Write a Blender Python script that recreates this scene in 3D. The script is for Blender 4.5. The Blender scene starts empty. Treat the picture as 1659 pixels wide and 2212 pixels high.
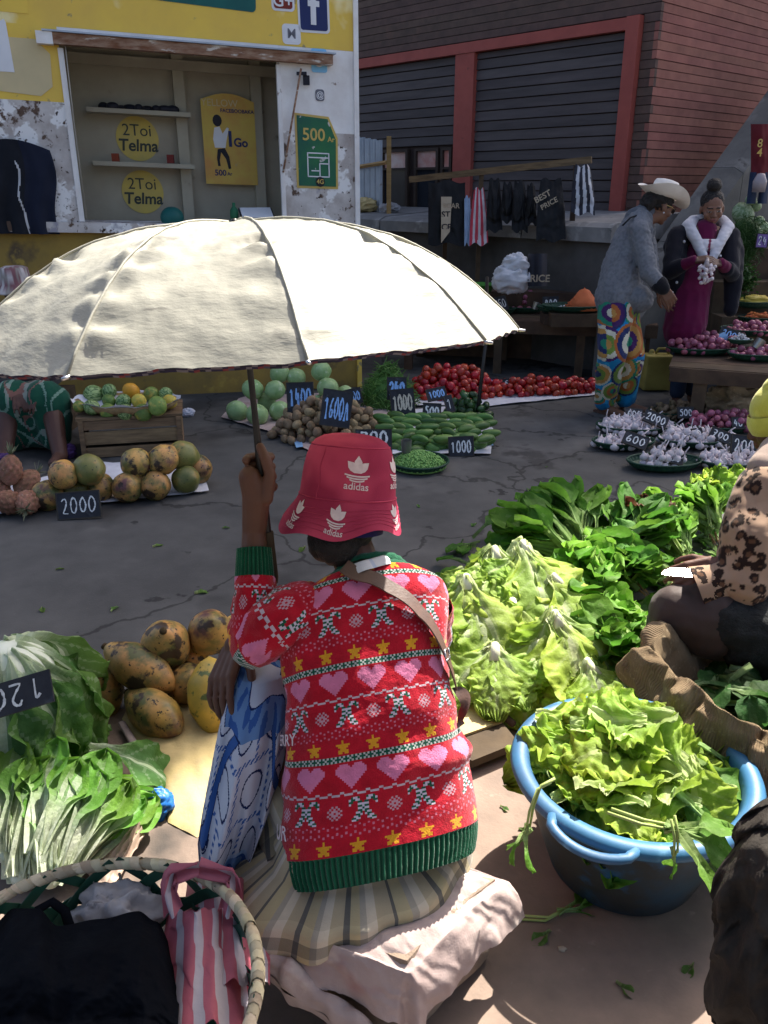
import bpy, bmesh, math, random
from mathutils import Vector, Matrix, noise
V = Vector
R = random.Random(11)
scene = bpy.context.scene
COL = scene.collection
# ------------------------------------------------------------------ camera
EYE = 1.55
FPX = 1789.0
PITCH = math.atan(706.0 / FPX)
CP, SP = math.cos(PITCH), math.sin(PITCH)
cam = bpy.data.cameras.new('camera')
camo = bpy.data.objects.new('camera', cam)
COL.objects.link(camo)
camo.location = (0, 0, EYE)
camo.rotation_euler = (math.radians(90) - PITCH, 0, 0)
cam.sensor_fit = 'VERTICAL'
cam.sensor_height = 24.0
cam.lens = 24.0 * FPX / 2212.0
cam.clip_start = 0.05
cam.clip_end = 400
scene.camera = camo
# ------------------------------------------------------------------ light
SHX, SHY = -0.45, -0.68            # where a metre-high stick throws its shadow
ELEV = math.atan2(1.0, math.hypot(SHX, SHY))
world = bpy.data.worlds.new('World')
scene.world = world
world.use_nodes = True
wn = world.node_tree
sky = wn.nodes.new('ShaderNodeTexSky')
sky.sky_type = 'NISHITA'
sky.sun_disc = False
sky.sun_elevation = ELEV
sky.sun_rotation = math.atan2(-SHX, -SHY)
sky.air_density = 0.8
sky.dust_density = 4.0
sky.ozone_density = 0.6
bg = wn.nodes['Background']
bg.inputs['Strength'].default_value = 0.10
wn.links.new(sky.outputs[0], bg.inputs['Color'])
sun = bpy.data.lights.new('sun', 'SUN')
sun.energy = 5.0
sun.angle = math.radians(0.53)
sun.color = (1.0, 0.94, 0.84)
suno = bpy.data.objects.new('sun', sun)
COL.objects.link(suno)
suno.rotation_euler = V((SHX, SHY, -1.0)).to_track_quat('-Z', 'Y').to_euler()
vs = scene.view_settings
vs.view_transform = 'Standard'
vs.look = 'None'
vs.gamma = 1.0
vs.exposure = 1.6
vs.use_curve_mapping = False
scene.cycles.max_bounces = 8
scene.cycles.transparent_max_bounces = 12
scene.cycles.use_denoising = True

# ------------------------------------------------------------------ surveying helpers
def ray(px, py):
    u = (px - 829.5) / FPX
    w = (1106 - py) / FPX
    return V((u, CP + w * SP, -SP + w * CP))

def pix(p):
    d = V(p) - V((0, 0, EYE)); a = d.y * CP - d.z * SP; b = d.y * SP + d.z * CP
    return 829.5 + FPX * d.x / a, 1106 - FPX * b / a

def gnd(px, py, z=0.0):
    d = ray(px, py)
    return V((0, 0, EYE)) + d * ((z - EYE) / d.z)

def at(px, py, t):
    return V((0, 0, EYE)) + ray(px, py) * t

def lerp(a, b, t):
    return a + (b - a) * t

def smooth(a, b, x):
    t = max(0.0, min(1.0, (x - a) / (b - a)))
    return t * t * (3 - 2 * t)

# ------------------------------------------------------------------ materials
MATS = {}

def mk(name, c1, c2=None, sc=6.0, det=5.0, rough=0.75, bump=0.2, bsc=60.0, spec=0.25, metal=0.0, attr=False,
       trans=0.0, lo=0.35, hi=0.65, rand=0.0, spots=(), coat=0.0, sheen=0.0, stretch=(1, 1, 1), wave=None, glass=0.0, bdist=0.004, emit=None, weave=None):
    m = bpy.data.materials.new(name)
    m.use_nodes = True
    nt = m.node_tree
    N, L = nt.nodes, nt.links
    b = N['Principled BSDF']
    b.inputs['Roughness'].default_value = rough
    b.inputs['Metallic'].default_value = metal
    b.inputs['Specular IOR Level'].default_value = spec
    b.inputs['Coat Weight'].default_value = coat
    b.inputs['Sheen Weight'].default_value = sheen
    b.inputs['Transmission Weight'].default_value = glass
    tc = N.new('ShaderNodeTexCoord')
    oi = N.new('ShaderNodeObjectInfo')
    vm = N.new('ShaderNodeVectorMath'); vm.operation = 'MULTIPLY_ADD'
    cx = N.new('ShaderNodeCombineXYZ')
    mm = N.new('ShaderNodeMath'); mm.operation = 'MULTIPLY'; mm.inputs[1].default_value = 17.0
    L.new(oi.outputs['Random'], mm.inputs[0])
    for i in range(3): L.new(mm.outputs[0], cx.inputs[i])
    vm.inputs[1].default_value = stretch
    L.new(tc.outputs['Object'], vm.inputs[0]); L.new(cx.outputs[0], vm.inputs[2])
    vec = vm.outputs[0]

    def nz(scale, detail=det, rgh=0.6):
        n = N.new('ShaderNodeTexNoise')
        n.inputs['Scale'].default_value = scale; n.inputs['Detail'].default_value = detail; n.inputs['Roughness'].default_value = rgh
        L.new(vec, n.inputs['Vector'])
        return n.outputs['Fac']

    def ramp(sock, a, bb):
        r = N.new('ShaderNodeMapRange'); r.inputs['From Min'].default_value = a; r.inputs['From Max'].default_value = bb
        L.new(sock, r.inputs['Value'])
        return r.outputs[0]

    def mix(fac, A, B, blend='MIX'):
        x = N.new('ShaderNodeMix'); x.data_type = 'RGBA'; x.blend_type = blend
        if isinstance(fac, (int, float)): x.inputs[0].default_value = fac
        else: L.new(fac, x.inputs[0])
        for s, v in ((x.inputs[6], A), (x.inputs[7], B)):
            if isinstance(v, tuple): s.default_value = v[:3] + (1,)
            else: L.new(v, s)
        return x.outputs[2]
    f = ramp(nz(sc), lo, hi)
    if attr:
        a = N.new('ShaderNodeAttribute'); a.attribute_name = 'Col'
        k = c2 if c2 else (0.82, 0.82, 0.82)
        col = mix(1.0, a.outputs['Color'], mix(f, c1, k), 'MULTIPLY')
    else:
        col = mix(f, c1, c2 if c2 else tuple(x * 0.8 for x in c1))
    for (sc_c, sc_s, th, soft) in spots:
        col = mix(ramp(nz(sc_s, 4.0), th, th + soft), col, sc_c)
    if rand:
        h = N.new('ShaderNodeHueSaturation')
        mr = N.new('ShaderNodeMapRange'); mr.inputs['To Min'].default_value = 1 - rand; mr.inputs['To Max'].default_value = 1 + rand
        L.new(oi.outputs['Random'], mr.inputs['Value']); L.new(mr.outputs[0], h.inputs['Value'])
        mr2 = N.new('ShaderNodeMapRange'); mr2.inputs['To Min'].default_value = 0.5 - rand * 0.06; mr2.inputs['To Max'].default_value = 0.5 + rand * 0.06
        w2 = N.new('ShaderNodeTexWhiteNoise'); w2.noise_dimensions = '1D'
        L.new(oi.outputs['Random'], w2.inputs['W']); L.new(w2.outputs['Value'], mr2.inputs['Value']); L.new(mr2.outputs[0], h.inputs['Hue'])
        L.new(col, h.inputs['Color']); col = h.outputs[0]
    L.new(col, b.inputs['Base Color'])
    hts = []
    if bump: hts.append((nz(bsc, 6.0), bump))
    if wave:
        wv = N.new('ShaderNodeTexWave'); wv.bands_direction = wave[0]; wv.inputs['Scale'].default_value = wave[1]; wv.inputs['Distortion'].default_value = wave[2]
        wv.inputs['Detail'].default_value = 2.0
        L.new(tc.outputs['Object'], wv.inputs['Vector'])
        hts.append((wv.outputs['Fac'], wave[3]))
    if weave:
        uv = N.new('ShaderNodeUVMap')
        for dr in ('X', 'Y'):
            wv = N.new('ShaderNodeTexWave'); wv.bands_direction = dr; wv.inputs['Scale'].default_value = weave[0]
            L.new(uv.outputs[0], wv.inputs['Vector']); hts.append((wv.outputs['Fac'], weave[1]))
    nrm = None
    for s, st in hts:
        bp = N.new('ShaderNodeBump'); bp.inputs['Strength'].default_value = st; bp.inputs['Distance'].default_value = bdist
        L.new(s, bp.inputs['Height'])
        if nrm: L.new(nrm, bp.inputs['Normal'])
        nrm = bp.outputs[0]
    if nrm: L.new(nrm, b.inputs['Normal'])
    if rough > 0.2:
        rr = N.new('ShaderNodeMapRange'); rr.inputs['To Min'].default_value = max(0.05, rough - 0.12); rr.inputs['To Max'].default_value = min(1, rough + 0.12)
        L.new(nz(sc * 2.3), rr.inputs['Value']); L.new(rr.outputs[0], b.inputs['Roughness'])
    if trans:
        t = N.new('ShaderNodeBsdfTranslucent'); ms = N.new('ShaderNodeMixShader'); ms.inputs[0].default_value = trans
        L.new(col, t.inputs['Color'])
        if nrm: L.new(nrm, t.inputs['Normal'])
        L.new(b.outputs[0], ms.inputs[1]); L.new(t.outputs[0], ms.inputs[2])
        L.new(ms.outputs[0], N['Material Output'].inputs['Surface'])
    if emit:
        b.inputs['Emission Color'].default_value = emit[0] + (1,); b.inputs['Emission Strength'].default_value = emit[1]
    MATS[name] = m
    return m

# ------------------------------------------------------------------ mesh builder
def wloc(o):
    p = V((0, 0, 0))
    while o is not None:
        p += o.location; o = o.parent
    return p

def frame(d, up=V((0, 0, 1))):
    z = V(d).normalized(); u = V(up)
    if abs(z.dot(u.normalized())) > 0.98: u = V((1, 0, 0)) if abs(z.x) < 0.9 else V((0, 1, 0))
    x = u.cross(z).normalized(); y = z.cross(x)
    return x, y, z

class MB:
    def __init__(s):
        s.v, s.f, s.c, s.m, s.u = [], [], [], [], []
        s.hascol = False
    def add(s, vs_, fs, col=None, mat=0, uv=None):
        o = len(s.v)
        s.v += [V(p) for p in vs_]
        for k, f in enumerate(fs):
            s.f.append(tuple(i + o for i in f)); s.m.append(mat)
            c = col[k] if isinstance(col, list) else col
            s.c.append(c)
            if c is not None: s.hascol = True
        if uv: s.u += uv
        return s
    def box(s, c, size, M=None, col=None, mat=0):
        c = V(c); hx, hy, hz = (x / 2 for x in size)
        pts = [V((x, y, z)) for z in (-hz, hz) for y in (-hy, hy) for x in (-hx, hx)]
        pts = [(M @ p if M else p) + c for p in pts]
        return s.add(pts, [(0, 2, 3, 1), (4, 5, 7, 6), (0, 1, 5, 4), (2, 6, 7, 3), (0, 4, 6, 2), (1, 3, 7, 5)], col, mat)
    def tube(s, path, rad, n=8, cap=True, col=None, mat=0, flat=1.0, up=V((0, 0, 1)), closed=False):
        path = [V(p) for p in path]; m = len(path)
        if not hasattr(rad, '__len__'): rad = [rad] * m
        vs_, fs = [], []
        px = None
        for i, p in enumerate(path):
            if closed: d = path[(i + 1) % m] - path[i - 1]
            else: d = path[min(i + 1, m - 1)] - path[max(i - 1, 0)]
            if d.length < 1e-9: d = V((0, 0, 1))
            x, y, z = frame(d, up if px is None else px)
            if px is not None:
                # keep the frame from twisting
                x2 = (pxx - z * pxx.dot(z))
                if x2.length > 1e-6: x = x2.normalized(); y = z.cross(x)
            px = y; pxx = x
            for k in range(n):
                a = 2 * math.pi * k / n
                vs_.append(p + x * math.cos(a) * rad[i] + y * math.sin(a) * rad[i] * flat)
        mm = m if closed else m - 1
        for i in range(mm):
            j = (i + 1) % m
            for k in range(n):
                l = (k + 1) % n
                fs.append((i * n + k, i * n + l, j * n + l, j * n + k))
        if cap and not closed:
            fs.append(tuple(range(n - 1, -1, -1))); fs.append(tuple((m - 1) * n + k for k in range(n)))
        return s.add(vs_, fs, col, mat)
    def lathe(s, prof, n=24, c=(0, 0, 0), M=None, col=None, mat=0, sx=1.0, sy=1.0, wob=None):
        c = V(c); vs_, fs = [], []
        for j, (r, z) in enumerate(prof):
            for k in range(n):
                a = 2 * math.pi * k / n
                rr = r * (wob(a, j) if wob else 1)
                p = V((rr * math.cos(a) * sx, rr * math.sin(a) * sy, z))
                vs_.append((M @ p if M else p) + c)
        for j in range(len(prof) - 1):
            for k in range(n):
                l = (k + 1) % n
                fs.append((j * n + k, j * n + l, (j + 1) * n + l, (j + 1) * n + k))
        if prof[0][0] > 1e-5: fs.append(tuple(range(n - 1, -1, -1)))
        if prof[-1][0] > 1e-5: fs.append(tuple((len(prof) - 1) * n + k for k in range(n)))
        return s.add(vs_, fs, col, mat)
    def ell(s, c, r, n=14, m=9, M=None, col=None, mat=0, bend=None):
        if not hasattr(r, '__len__'): r = (r, r, r)
        c = V(c); vs_, fs = [], []
        for j in range(m + 1):
            th = math.pi * j / m
            for k in range(n):
                a = 2 * math.pi * k / n
                q = V((math.sin(th) * math.cos(a), math.sin(th) * math.sin(a), -math.cos(th)))
                if bend: q = bend(q)
                p = V((q.x * r[0], q.y * r[1], q.z * r[2]))
                vs_.append((M @ p if M else p) + c)
        for j in range(m):
            for k in range(n):
                l = (k + 1) % n
                fs.append((j * n + k, j * n + l, (j + 1) * n + l, (j + 1) * n + k))
        return s.add(vs_, fs, col, mat)
    def cone(s, p0, r0, p1, r1, n=12, mid=None):
        """rounded limb segment, for remeshing"""
        p0, p1 = V(p0), V(p1)
        s.tube([p0, p1], [r0, r1], n, True)
        s.ell(p0, r0, n, 8); s.ell(p1, r1, n, 8)
        return s
    def limb(s, pts, n=12):
        for (a, ra), (b, rb) in zip(pts, pts[1:]): s.cone(a, ra, b, rb, n)
        return s
    def grid(s, nu, nv, fn, col=None, mat=0, wrapu=False):
        vs_, fs, cs, uv = [], [], [], []
        nuu = nu if wrapu else nu + 1
        for j in range(nv + 1):
            for i in range(nuu):
                vs_.append(fn(i / nu, j / nv)); uv.append((i / nu, j / nv))
        for j in range(nv):
            for i in range(nu):
                a = j * nuu + i; b = j * nuu + (i + 1) % nuu
                fs.append((a, b, b + nuu, a + nuu))
                if callable(col): cs.append(col((i + 0.5) / nu, (j + 0.5) / nv))
        return s.add(vs_, fs, cs if callable(col) else col, mat, uv)
    def prism(s, pts, z0, z1, fn=None, col=None, mat=0):
        """outline pts (2-D) extruded between z0 and z1; fn maps (x, y, z) to 3-D"""
        fn = fn or (lambda x, y, z: V((x, y, z)))
        n = len(pts)
        vs_ = [fn(x, y, z0) for x, y in pts] + [fn(x, y, z1) for x, y in pts]
        fs = [tuple(range(n - 1, -1, -1)), tuple(range(n, 2 * n))] + [(i, (i + 1) % n, n + (i + 1) % n, n + i) for i in range(n)]
        return s.add(vs_, fs, col, mat)
    def mesh(s, name, off=V((0, 0, 0)), sm=True):
        me = bpy.data.meshes.new(name)
        me.from_pydata([tuple(p - off) for p in s.v], [], s.f)
        if s.hascol:
            at_ = me.color_attributes.new('Col', 'FLOAT_COLOR', 'CORNER')
            buf = []
            for f, c in zip(s.f, s.c):
                c = c or (1, 1, 1)
                if hasattr(c[0], '__len__'):
                    for cc in c: buf += [cc[0], cc[1], cc[2], 1.0]
                else: buf += [c[0], c[1], c[2], 1.0] * len(f)
            at_.data.foreach_set('color', buf)
        if s.u and len(s.u) == len(s.v):
            ul = me.uv_layers.new(name='UVMap')
            buf = []
            for f in s.f:
                for i in f: buf += s.u[i]
            ul.data.foreach_set('uv', buf)
        me.polygons.foreach_set('material_index', s.m)
        if sm: me.polygons.foreach_set('use_smooth', [True] * len(s.f))
        me.update()
        return me
    def build(s, name, mat, parent=None, sm=True, auto=None):
        off = wloc(parent)
        me = s.mesh(name, off, sm)
        for m in (mat if isinstance(mat, (list, tuple)) else [mat]):
            me.materials.append(MATS[m] if isinstance(m, str) else m)
        if auto is not None: sharp(me, auto)
        o = bpy.data.objects.new(name, me)
        COL.objects.link(o)
        o.parent = parent
        return o

def sharp(me, deg):
    bm = bmesh.new(); bm.from_mesh(me)
    for e in bm.edges:
        if len(e.link_faces) == 2 and e.calc_face_angle(0) > math.radians(deg): e.smooth = False
    bm.to_mesh(me); bm.free()

def tag(o, label, cat, group=None):
    o['label'] = label; o['category'] = cat
    if group: o['group'] = group
    return o

def struct(o):
    o['kind'] = 'structure'
    return o

def thing(name, loc, label, cat, group=None):
    o = bpy.data.objects.new(name, None)
    o.empty_display_size = 0.05
    COL.objects.link(o); o.location = loc
    return tag(o, label, cat, group)

def inst(name, me, loc, rot=(0, 0, 0), sc=1.0, parent=None):
    o = bpy.data.objects.new(name, me)
    COL.objects.link(o)
    o.parent = parent
    o.location = V(loc) - wloc(parent); o.rotation_euler = rot
    o.scale = (sc, sc, sc) if not hasattr(sc, '__len__') else sc
    return o

def withmat(me, *ms):
    for m in ms: me.materials.append(MATS[m])
    return me

SIDE = bpy.data.scenes.new('workbench')      # empty side scene: modifiers evaluate there without touching the market

def evaluated(o):
    SIDE.collection.objects.link(o)
    SIDE.view_layers[0].update()
    dg = SIDE.view_layers[0].depsgraph
    return o.evaluated_get(dg)

def shrink(mb, vox, it=4, fac=0.5):
    """union of the builder's closed shells as one continuous skin"""
    me = mb.mesh('tmp', sm=True)
    o = bpy.data.objects.new('tmp', me)
    r = o.modifiers.new('r', 'REMESH'); r.mode = 'VOXEL'; r.voxel_size = vox
    if it:
        q = o.modifiers.new('s', 'SMOOTH'); q.iterations = it; q.factor = fac
    ev = evaluated(o); m2 = ev.to_mesh()
    out = MB()
    out.add([v.co.copy() for v in m2.vertices], [tuple(p.vertices) for p in m2.polygons])
    ev.to_mesh_clear()
    bpy.data.objects.remove(o); bpy.data.meshes.remove(me)
    return out

def paint(mb, fn):
    """colour every corner by a function of the point"""
    cache = [fn(p) for p in mb.v]
    mb.c = [tuple(cache[i] for i in f) for f in mb.f]
    mb.hascol = True
    return mb

# ------------------------------------------------------------------ lettering
def textmesh(txt, size=1.0, bold=0.0, shear=0.0):
    cu = bpy.data.curves.new('t', 'FONT'); cu.body = txt; cu.size = size; cu.align_x = 'CENTER'; cu.align_y = 'CENTER'
    cu.offset = bold * size; cu.shear = shear; cu.resolution_u = 4; cu.fill_mode = 'FRONT'
    o = bpy.data.objects.new('t', cu)
    ev = evaluated(o); me = ev.to_mesh()
    vs_ = [(v.co.x, v.co.y) for v in me.vertices]; fs = [tuple(p.vertices) for p in me.polygons]
    ev.to_mesh_clear(); bpy.data.objects.remove(o); bpy.data.curves.remove(cu)
    return vs_, fs

DIG = {'0': [[(.5, 1), (.15, .8), (.05, .5), (.2, .1), (.5, 0), (.8, .15), (.95, .5), (.8, .85), (.5, 1)]],
       '1': [[(.15, .75), (.5, 1), (.5, 0)]],
       '2': [[(.1, .75), (.3, .98), (.7, .98), (.85, .7), (.5, .35), (.1, 0), (.95, .03)]],
       '3': [[(.1, .95), (.8, .95), (.45, .58), (.85, .4), (.7, .05), (.1, .05)]],
       '4': [[(.4, 1), (.1, .4), (.9, .4)], [(.7, .75), (.68, 0)]],
       '5': [[(.9, 1), (.25, 1), (.2, .58), (.65, .62), (.9, .3), (.6, 0), (.1, .06)]],
       '6': [[(.75, 1), (.3, .7), (.1, .3), (.35, 0), (.75, .08), (.85, .35), (.5, .5), (.15, .3)]],
       '7': [[(.05, .95), (.95, .97), (.35, 0)], [(.25, .5), (.8, .52)]],
       '8': [[(.5, .52), (.15, .75), (.5, 1), (.85, .75), (.15, .25), (.5, 0), (.85, .25), (.5, .52)]],
       'A': [[(.1, 0), (.5, 1), (.9, 0)], [(.25, .4), (.75, .4)]],
       'L': [[(.2, 1), (.2, 0), (.8, 0)]], 'X': [[(.1, 1), (.9, 0)], [(.9, 1), (.1, 0)]],
       'K': [[(.15, 1), (.15, 0)], [(.85, 1), (.2, .5), (.9, 0)]], 'G': [[(.9, .85), (.5, 1), (.1, .6), (.2, .1), (.6, 0), (.9, .25), (.9, .45), (.6, .45)]]}

def chalk(mb, txt, w, h, th, fn, rnd):
    """hand-written strokes filling w x h (centred), mapped by fn(x, y)->V"""
    n = len(txt); cw = w / n
    for i, ch in enumerate(txt):
        if ch not in DIG: continue
        for st in DIG[ch]:
            pts = []
            P = [((i + 0.12 + x * 0.76) * cw - w / 2 + rnd.uniform(-.05, .05) * cw, (y - .5) * h + rnd.uniform(-.045, .045) * h) for x, y in st]
            for (a, b) in zip(P, P[1:]):
                for k in range(4): pts.append((lerp(a[0], b[0], k / 4), lerp(a[1], b[1], k / 4)))
            pts.append(P[-1])
            # round the corners a little
            for _ in range(2):
                pts = [pts[0]] + [((pts[k - 1][0] + 2 * pts[k][0] + pts[k + 1][0]) / 4, (pts[k - 1][1] + 2 * pts[k][1] + pts[k + 1][1]) / 4) for k in range(1, len(pts) - 1)] + [pts[-1]]
            vs_, fs = [], []
            for k, (x, y) in enumerate(pts):
                ax, ay = pts[max(0, k - 1)]; bx, by = pts[min(len(pts) - 1, k + 1)]
                dx, dy = bx - ax, by - ay; l = math.hypot(dx, dy) or 1
                t = th * rnd.uniform(.45, 1.05) / 2
                vs_ += [fn(x - dy / l * t, y + dx / l * t), fn(x + dy / l * t, y - dx / l * t)]
            for k in range(len(pts) - 1): fs.append((2 * k, 2 * k + 1, 2 * k + 3, 2 * k + 2))
            mb.add(vs_, fs)

def price_sign(base, w, h, yaw, tilt, txt, label, board='slate', ink='chalk', roll=0.0, sub=None, th=None, group=None):
    """a small painted board leaning back; base = middle of its lower edge"""
    base = V(base)
    M = Matrix.Rotation(yaw, 3, 'Z') @ Matrix.Rotation(-tilt, 3, 'X') @ Matrix.Rotation(roll, 3, 'Y')
    o = thing('price_sign', base, label, 'price sign', group)
    rd = random.Random(sum(ord(ch) * (i + 3) for i, ch in enumerate(label)) % 9999)
    m = MB(); ed = .006
    m.box(base + M @ V((0, .006, h / 2)), (w, .01, h), M)
    b = m.build('board', board, o, sm=False)
    m = MB()
    for sx in (-1, 1): m.box(base + M @ V((sx * (w / 2 + ed / 2), .006, h / 2)), (ed, .014, h + 2 * ed), M)
    for z in (-ed / 2, h + ed / 2): m.box(base + M @ V((0, .006, z)), (w, .014, ed), M)
    m.build('rim', 'slate_rim', o, sm=False)
    m = MB(); f = lambda dz: (lambda x, y: base + M @ V((x, -.0012, h / 2 + dz + y)))
    lines = [txt] if not sub else [txt, sub]
    if sub:
        chalk(m, txt, w * .86, h * .5, (th or .012), f(h * .2), rd); chalk(m, sub, w * .6, h * .26, (th or .012) * .8, f(-h * .28), rd)
    else: chalk(m, txt, w * .88, h * .62, (th or .012), f(0), rd)
    m.build('lettering', ink, o, sm=False)
    return o
# ================================================================== materials of the setting
mk('asphalt', (.088, .086, .083), (.058, .057, .056), sc=3, rough=.82, bump=.35, bsc=140, spec=.3, bdist=.003,
   spots=(((.125, .12, .115), 1.3, .54, .16), ((.026, .025, .025), 3.6, .655, .025), ((.045, .043, .042), 1.9, .62, .05), ((.12, .115, .11), 160, .66, .05), ((.036, .035, .035), 1.0, .58, .07), ((.018, .018, .018), 7, .70, .02)))
mk('earth_paving', (.27, .20, .16), (.18, .138, .114), sc=5, rough=.9, bump=.35, bsc=90, spec=.15, spots=(((.10, .08, .07), 7, .68, .06), ((.28, .22, .18), 30, .64, .1), ((.07, .06, .055), 2.2, .62, .1)))
mk('kiosk_white', (.82, .80, .78), (.68, .64, .61), sc=5, rough=.7, bump=.15, spots=(((.22, .15, .11), 9, .66, .05),))
mk('kiosk_worn', (.60, .56, .53), (.38, .33, .30), sc=6, rough=.8, bump=.35, bsc=30, spots=(((.78, .76, .74), 5, .53, .04), ((.11, .07, .05), 8, .585, .05), ((.06, .04, .03), 26, .62, .05), ((.30, .29, .33), 3.5, .6, .05)))
mk('kiosk_yellow', (.78, .53, .085), (.70, .46, .09), sc=3, rough=.6, bump=.08, spots=(((.86, .72, .36), 2.2, .60, .1), ((.34, .26, .12), 9, .66, .05)))
mk('paint_cream', (.62, .50, .28), (.55, .45, .26), sc=4, rough=.7)
mk('paint_teal', (.012, .115, .10), (.01, .09, .085), rough=.5, bump=.03)
mk('paint_navy', (.02, .03, .12), (.015, .025, .10), rough=.5, bump=.03)
mk('paint_white', (.72, .72, .74), (.66, .66, .68), rough=.6, bump=.03)
mk('paint_maroon', (.20, .03, .02), (.17, .025, .02), rough=.6, bump=.03)
mk('paint_sky', (.25, .55, .80), (.22, .5, .75), rough=.6, bump=.03)
mk('paint_grey', (.16, .16, .19), (.13, .13, .16), rough=.6, bump=.03)
mk('paint_green', (.03, .16, .06), (.02, .10, .07), sc=5, rough=.6, spots=(((.5, .48, .45), 12, .62, .03),))
mk('paint_gold', (.62, .43, .10), (.50, .35, .12), sc=8, rough=.6)
mk('paint_black', (.015, .015, .02), (.02, .02, .03), rough=.6, bump=.03)
mk('paint_flagred', (.30, .06, .03), rough=.6)
mk('kiosk_inner', (.40, .36, .27), (.33, .29, .22), sc=3, rough=.75, bump=.12, spots=(((.18, .15, .11), 6, .68, .08),))
mk('kiosk_dark', (.12, .10, .08), (.07, .06, .05), rough=.8)
mk('sticker_yellow', (.60, .45, .10), (.52, .40, .12), sc=10, rough=.6, bump=.05)
mk('sticker_ink', (.05, .06, .05), rough=.6)
mk('poster', (.58, .42, .09), (.55, .28, .08), sc=4, rough=.6, bump=.05, spots=(((.40, .36, .22), 7, .62, .1),))
mk('rust', (.34, .22, .15), (.17, .07, .035), sc=9, rough=.85, bump=.4, spots=(((.58, .52, .45), 6, .58, .06),), stretch=(1, 1, 4))
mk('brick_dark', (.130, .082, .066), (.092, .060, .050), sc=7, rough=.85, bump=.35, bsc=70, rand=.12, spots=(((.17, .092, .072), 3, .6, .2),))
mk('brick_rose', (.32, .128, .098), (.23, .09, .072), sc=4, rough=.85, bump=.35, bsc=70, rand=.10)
mk('mortar', (.060, .040, .034), rough=.9)
mk('red_paint', (.36, .085, .065), (.30, .07, .055), sc=5, rough=.65, bump=.15, spots=(((.20, .06, .05), 9, .68, .06),))
mk('shutter', (.095, .078, .076), (.066, .054, .054), sc=5, rough=.7, bump=.25, bsc=50, rand=.12, stretch=(.3, .3, 3))
mk('concrete', (.24, .23, .22), (.16, .155, .15), sc=4, rough=.9, bump=.4, bsc=40, spots=(((.34, .33, .32), 3, .58, .1), ((.07, .065, .06), 8, .68, .06)))
mk('concrete_mid', (.125, .12, .112), (.085, .082, .078), sc=4, rough=.9, bump=.4, bsc=40, spots=(((.16, .152, .144), 3, .58, .1), ((.06, .055, .05), 6, .64, .08)))
mk('concrete_dark', (.10, .095, .09), (.06, .056, .053), sc=3, rough=.92, bump=.4, bsc=40)
mk('wood_old', (.23, .15, .085), (.13, .085, .05), sc=6, rough=.85, bump=.4, bsc=30, stretch=(1, 1, 8), rand=.15)
mk('wood_dark', (.10, .065, .04), (.055, .036, .024), sc=6, rough=.85, bump=.4, bsc=30, rand=.2)
mk('wood_amber', (.40, .25, .10), (.30, .18, .07), sc=6, rough=.8, bump=.3, stretch=(1, 1, 6))
mk('tin_sheet', (.42, .46, .52), (.33, .37, .43), sc=5, rough=.45, metal=.4, bump=.15, spots=(((.28, .24, .20), 6, .68, .08),))
mk('window_frame', (.06, .04, .03), rough=.7)
mk('pane', (.03, .035, .045), rough=.08, spec=.8, bump=0)
mk('pane_bright', (.75, .62, .55), (.62, .25, .2), sc=3, rough=.2)
mk('slate', (.035, .038, .048), (.022, .024, .032), sc=20, rough=.75, bump=.1, spots=(((.075, .08, .095), 14, .58, .15),))
mk('slate_rim', (.05, .045, .04), rough=.8)
mk('chalk', (.80, .80, .78), (.55, .56, .58), sc=90, rough=.95, bump=.2)
mk('chalk_blue', (.30, .52, .86), (.24, .42, .75), sc=90, rough=.95)
mk('chalk_tan', (.62, .56, .46), (.5, .45, .38), sc=90, rough=.95)
mk('rope', (.40, .36, .30), rough=.9)

def add_cracks(m):
    nt = m.node_tree; N, L = nt.nodes, nt.links; b = N['Principled BSDF']
    tc = N.new('ShaderNodeTexCoord'); n1 = N.new('ShaderNodeTexNoise'); n1.inputs['Scale'].default_value = 2.6; n1.inputs['Detail'].default_value = 6
    L.new(tc.outputs['Object'], n1.inputs['Vector'])
    va = N.new('ShaderNodeVectorMath'); va.operation = 'MULTIPLY_ADD'; va.inputs[1].default_value = (.5, .5, .5)
    L.new(n1.outputs['Color'], va.inputs[0]); L.new(tc.outputs['Object'], va.inputs[2])
    vo = N.new('ShaderNodeTexVoronoi'); vo.feature = 'DISTANCE_TO_EDGE'; vo.inputs['Scale'].default_value = .85
    L.new(va.outputs[0], vo.inputs['Vector'])
    mr = N.new('ShaderNodeMapRange'); mr.inputs['From Min'].default_value = .004; mr.inputs['From Max'].default_value = .011; mr.inputs['To Min'].default_value = .42; mr.inputs['To Max'].default_value = 1
    L.new(vo.outputs['Distance'], mr.inputs['Value'])
    src = b.inputs['Base Color'].links[0].from_socket
    mx = N.new('ShaderNodeMix'); mx.data_type = 'RGBA'; mx.blend_type = 'MULTIPLY'; mx.inputs[0].default_value = 1.0
    L.new(src, mx.inputs[6]); L.new(mr.outputs[0], mx.inputs[7]); L.new(mx.outputs[2], b.inputs['Base Color'])
add_cracks(MATS['asphalt'])
# ================================================================== ground
def grid_ground():
    m = MB()
    m.grid(60, 60, lambda u, v: V((-30 + 60 * u, -20 + 60 * v, 0)))
    return struct(m.build('ground', 'asphalt'))
grid_ground()
def paving():
    m = MB()
    e = lambda x: 2.22 + .62 * smooth(-.2, 1.8, x) + .05 * noise.noise(V((x * 4, 1, 0))) + .02 * noise.noise(V((x * 17, 3, 0)))
    m.grid(90, 30, lambda u, v: V((-4 + 8 * u, lerp(-3, e(-4 + 8 * u), v), .004 + .004 * max(0, noise.noise(V((u * 60, v * 40, 0)))))))
    return struct(m.build('pavement', 'earth_paving'))
paving()

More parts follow.
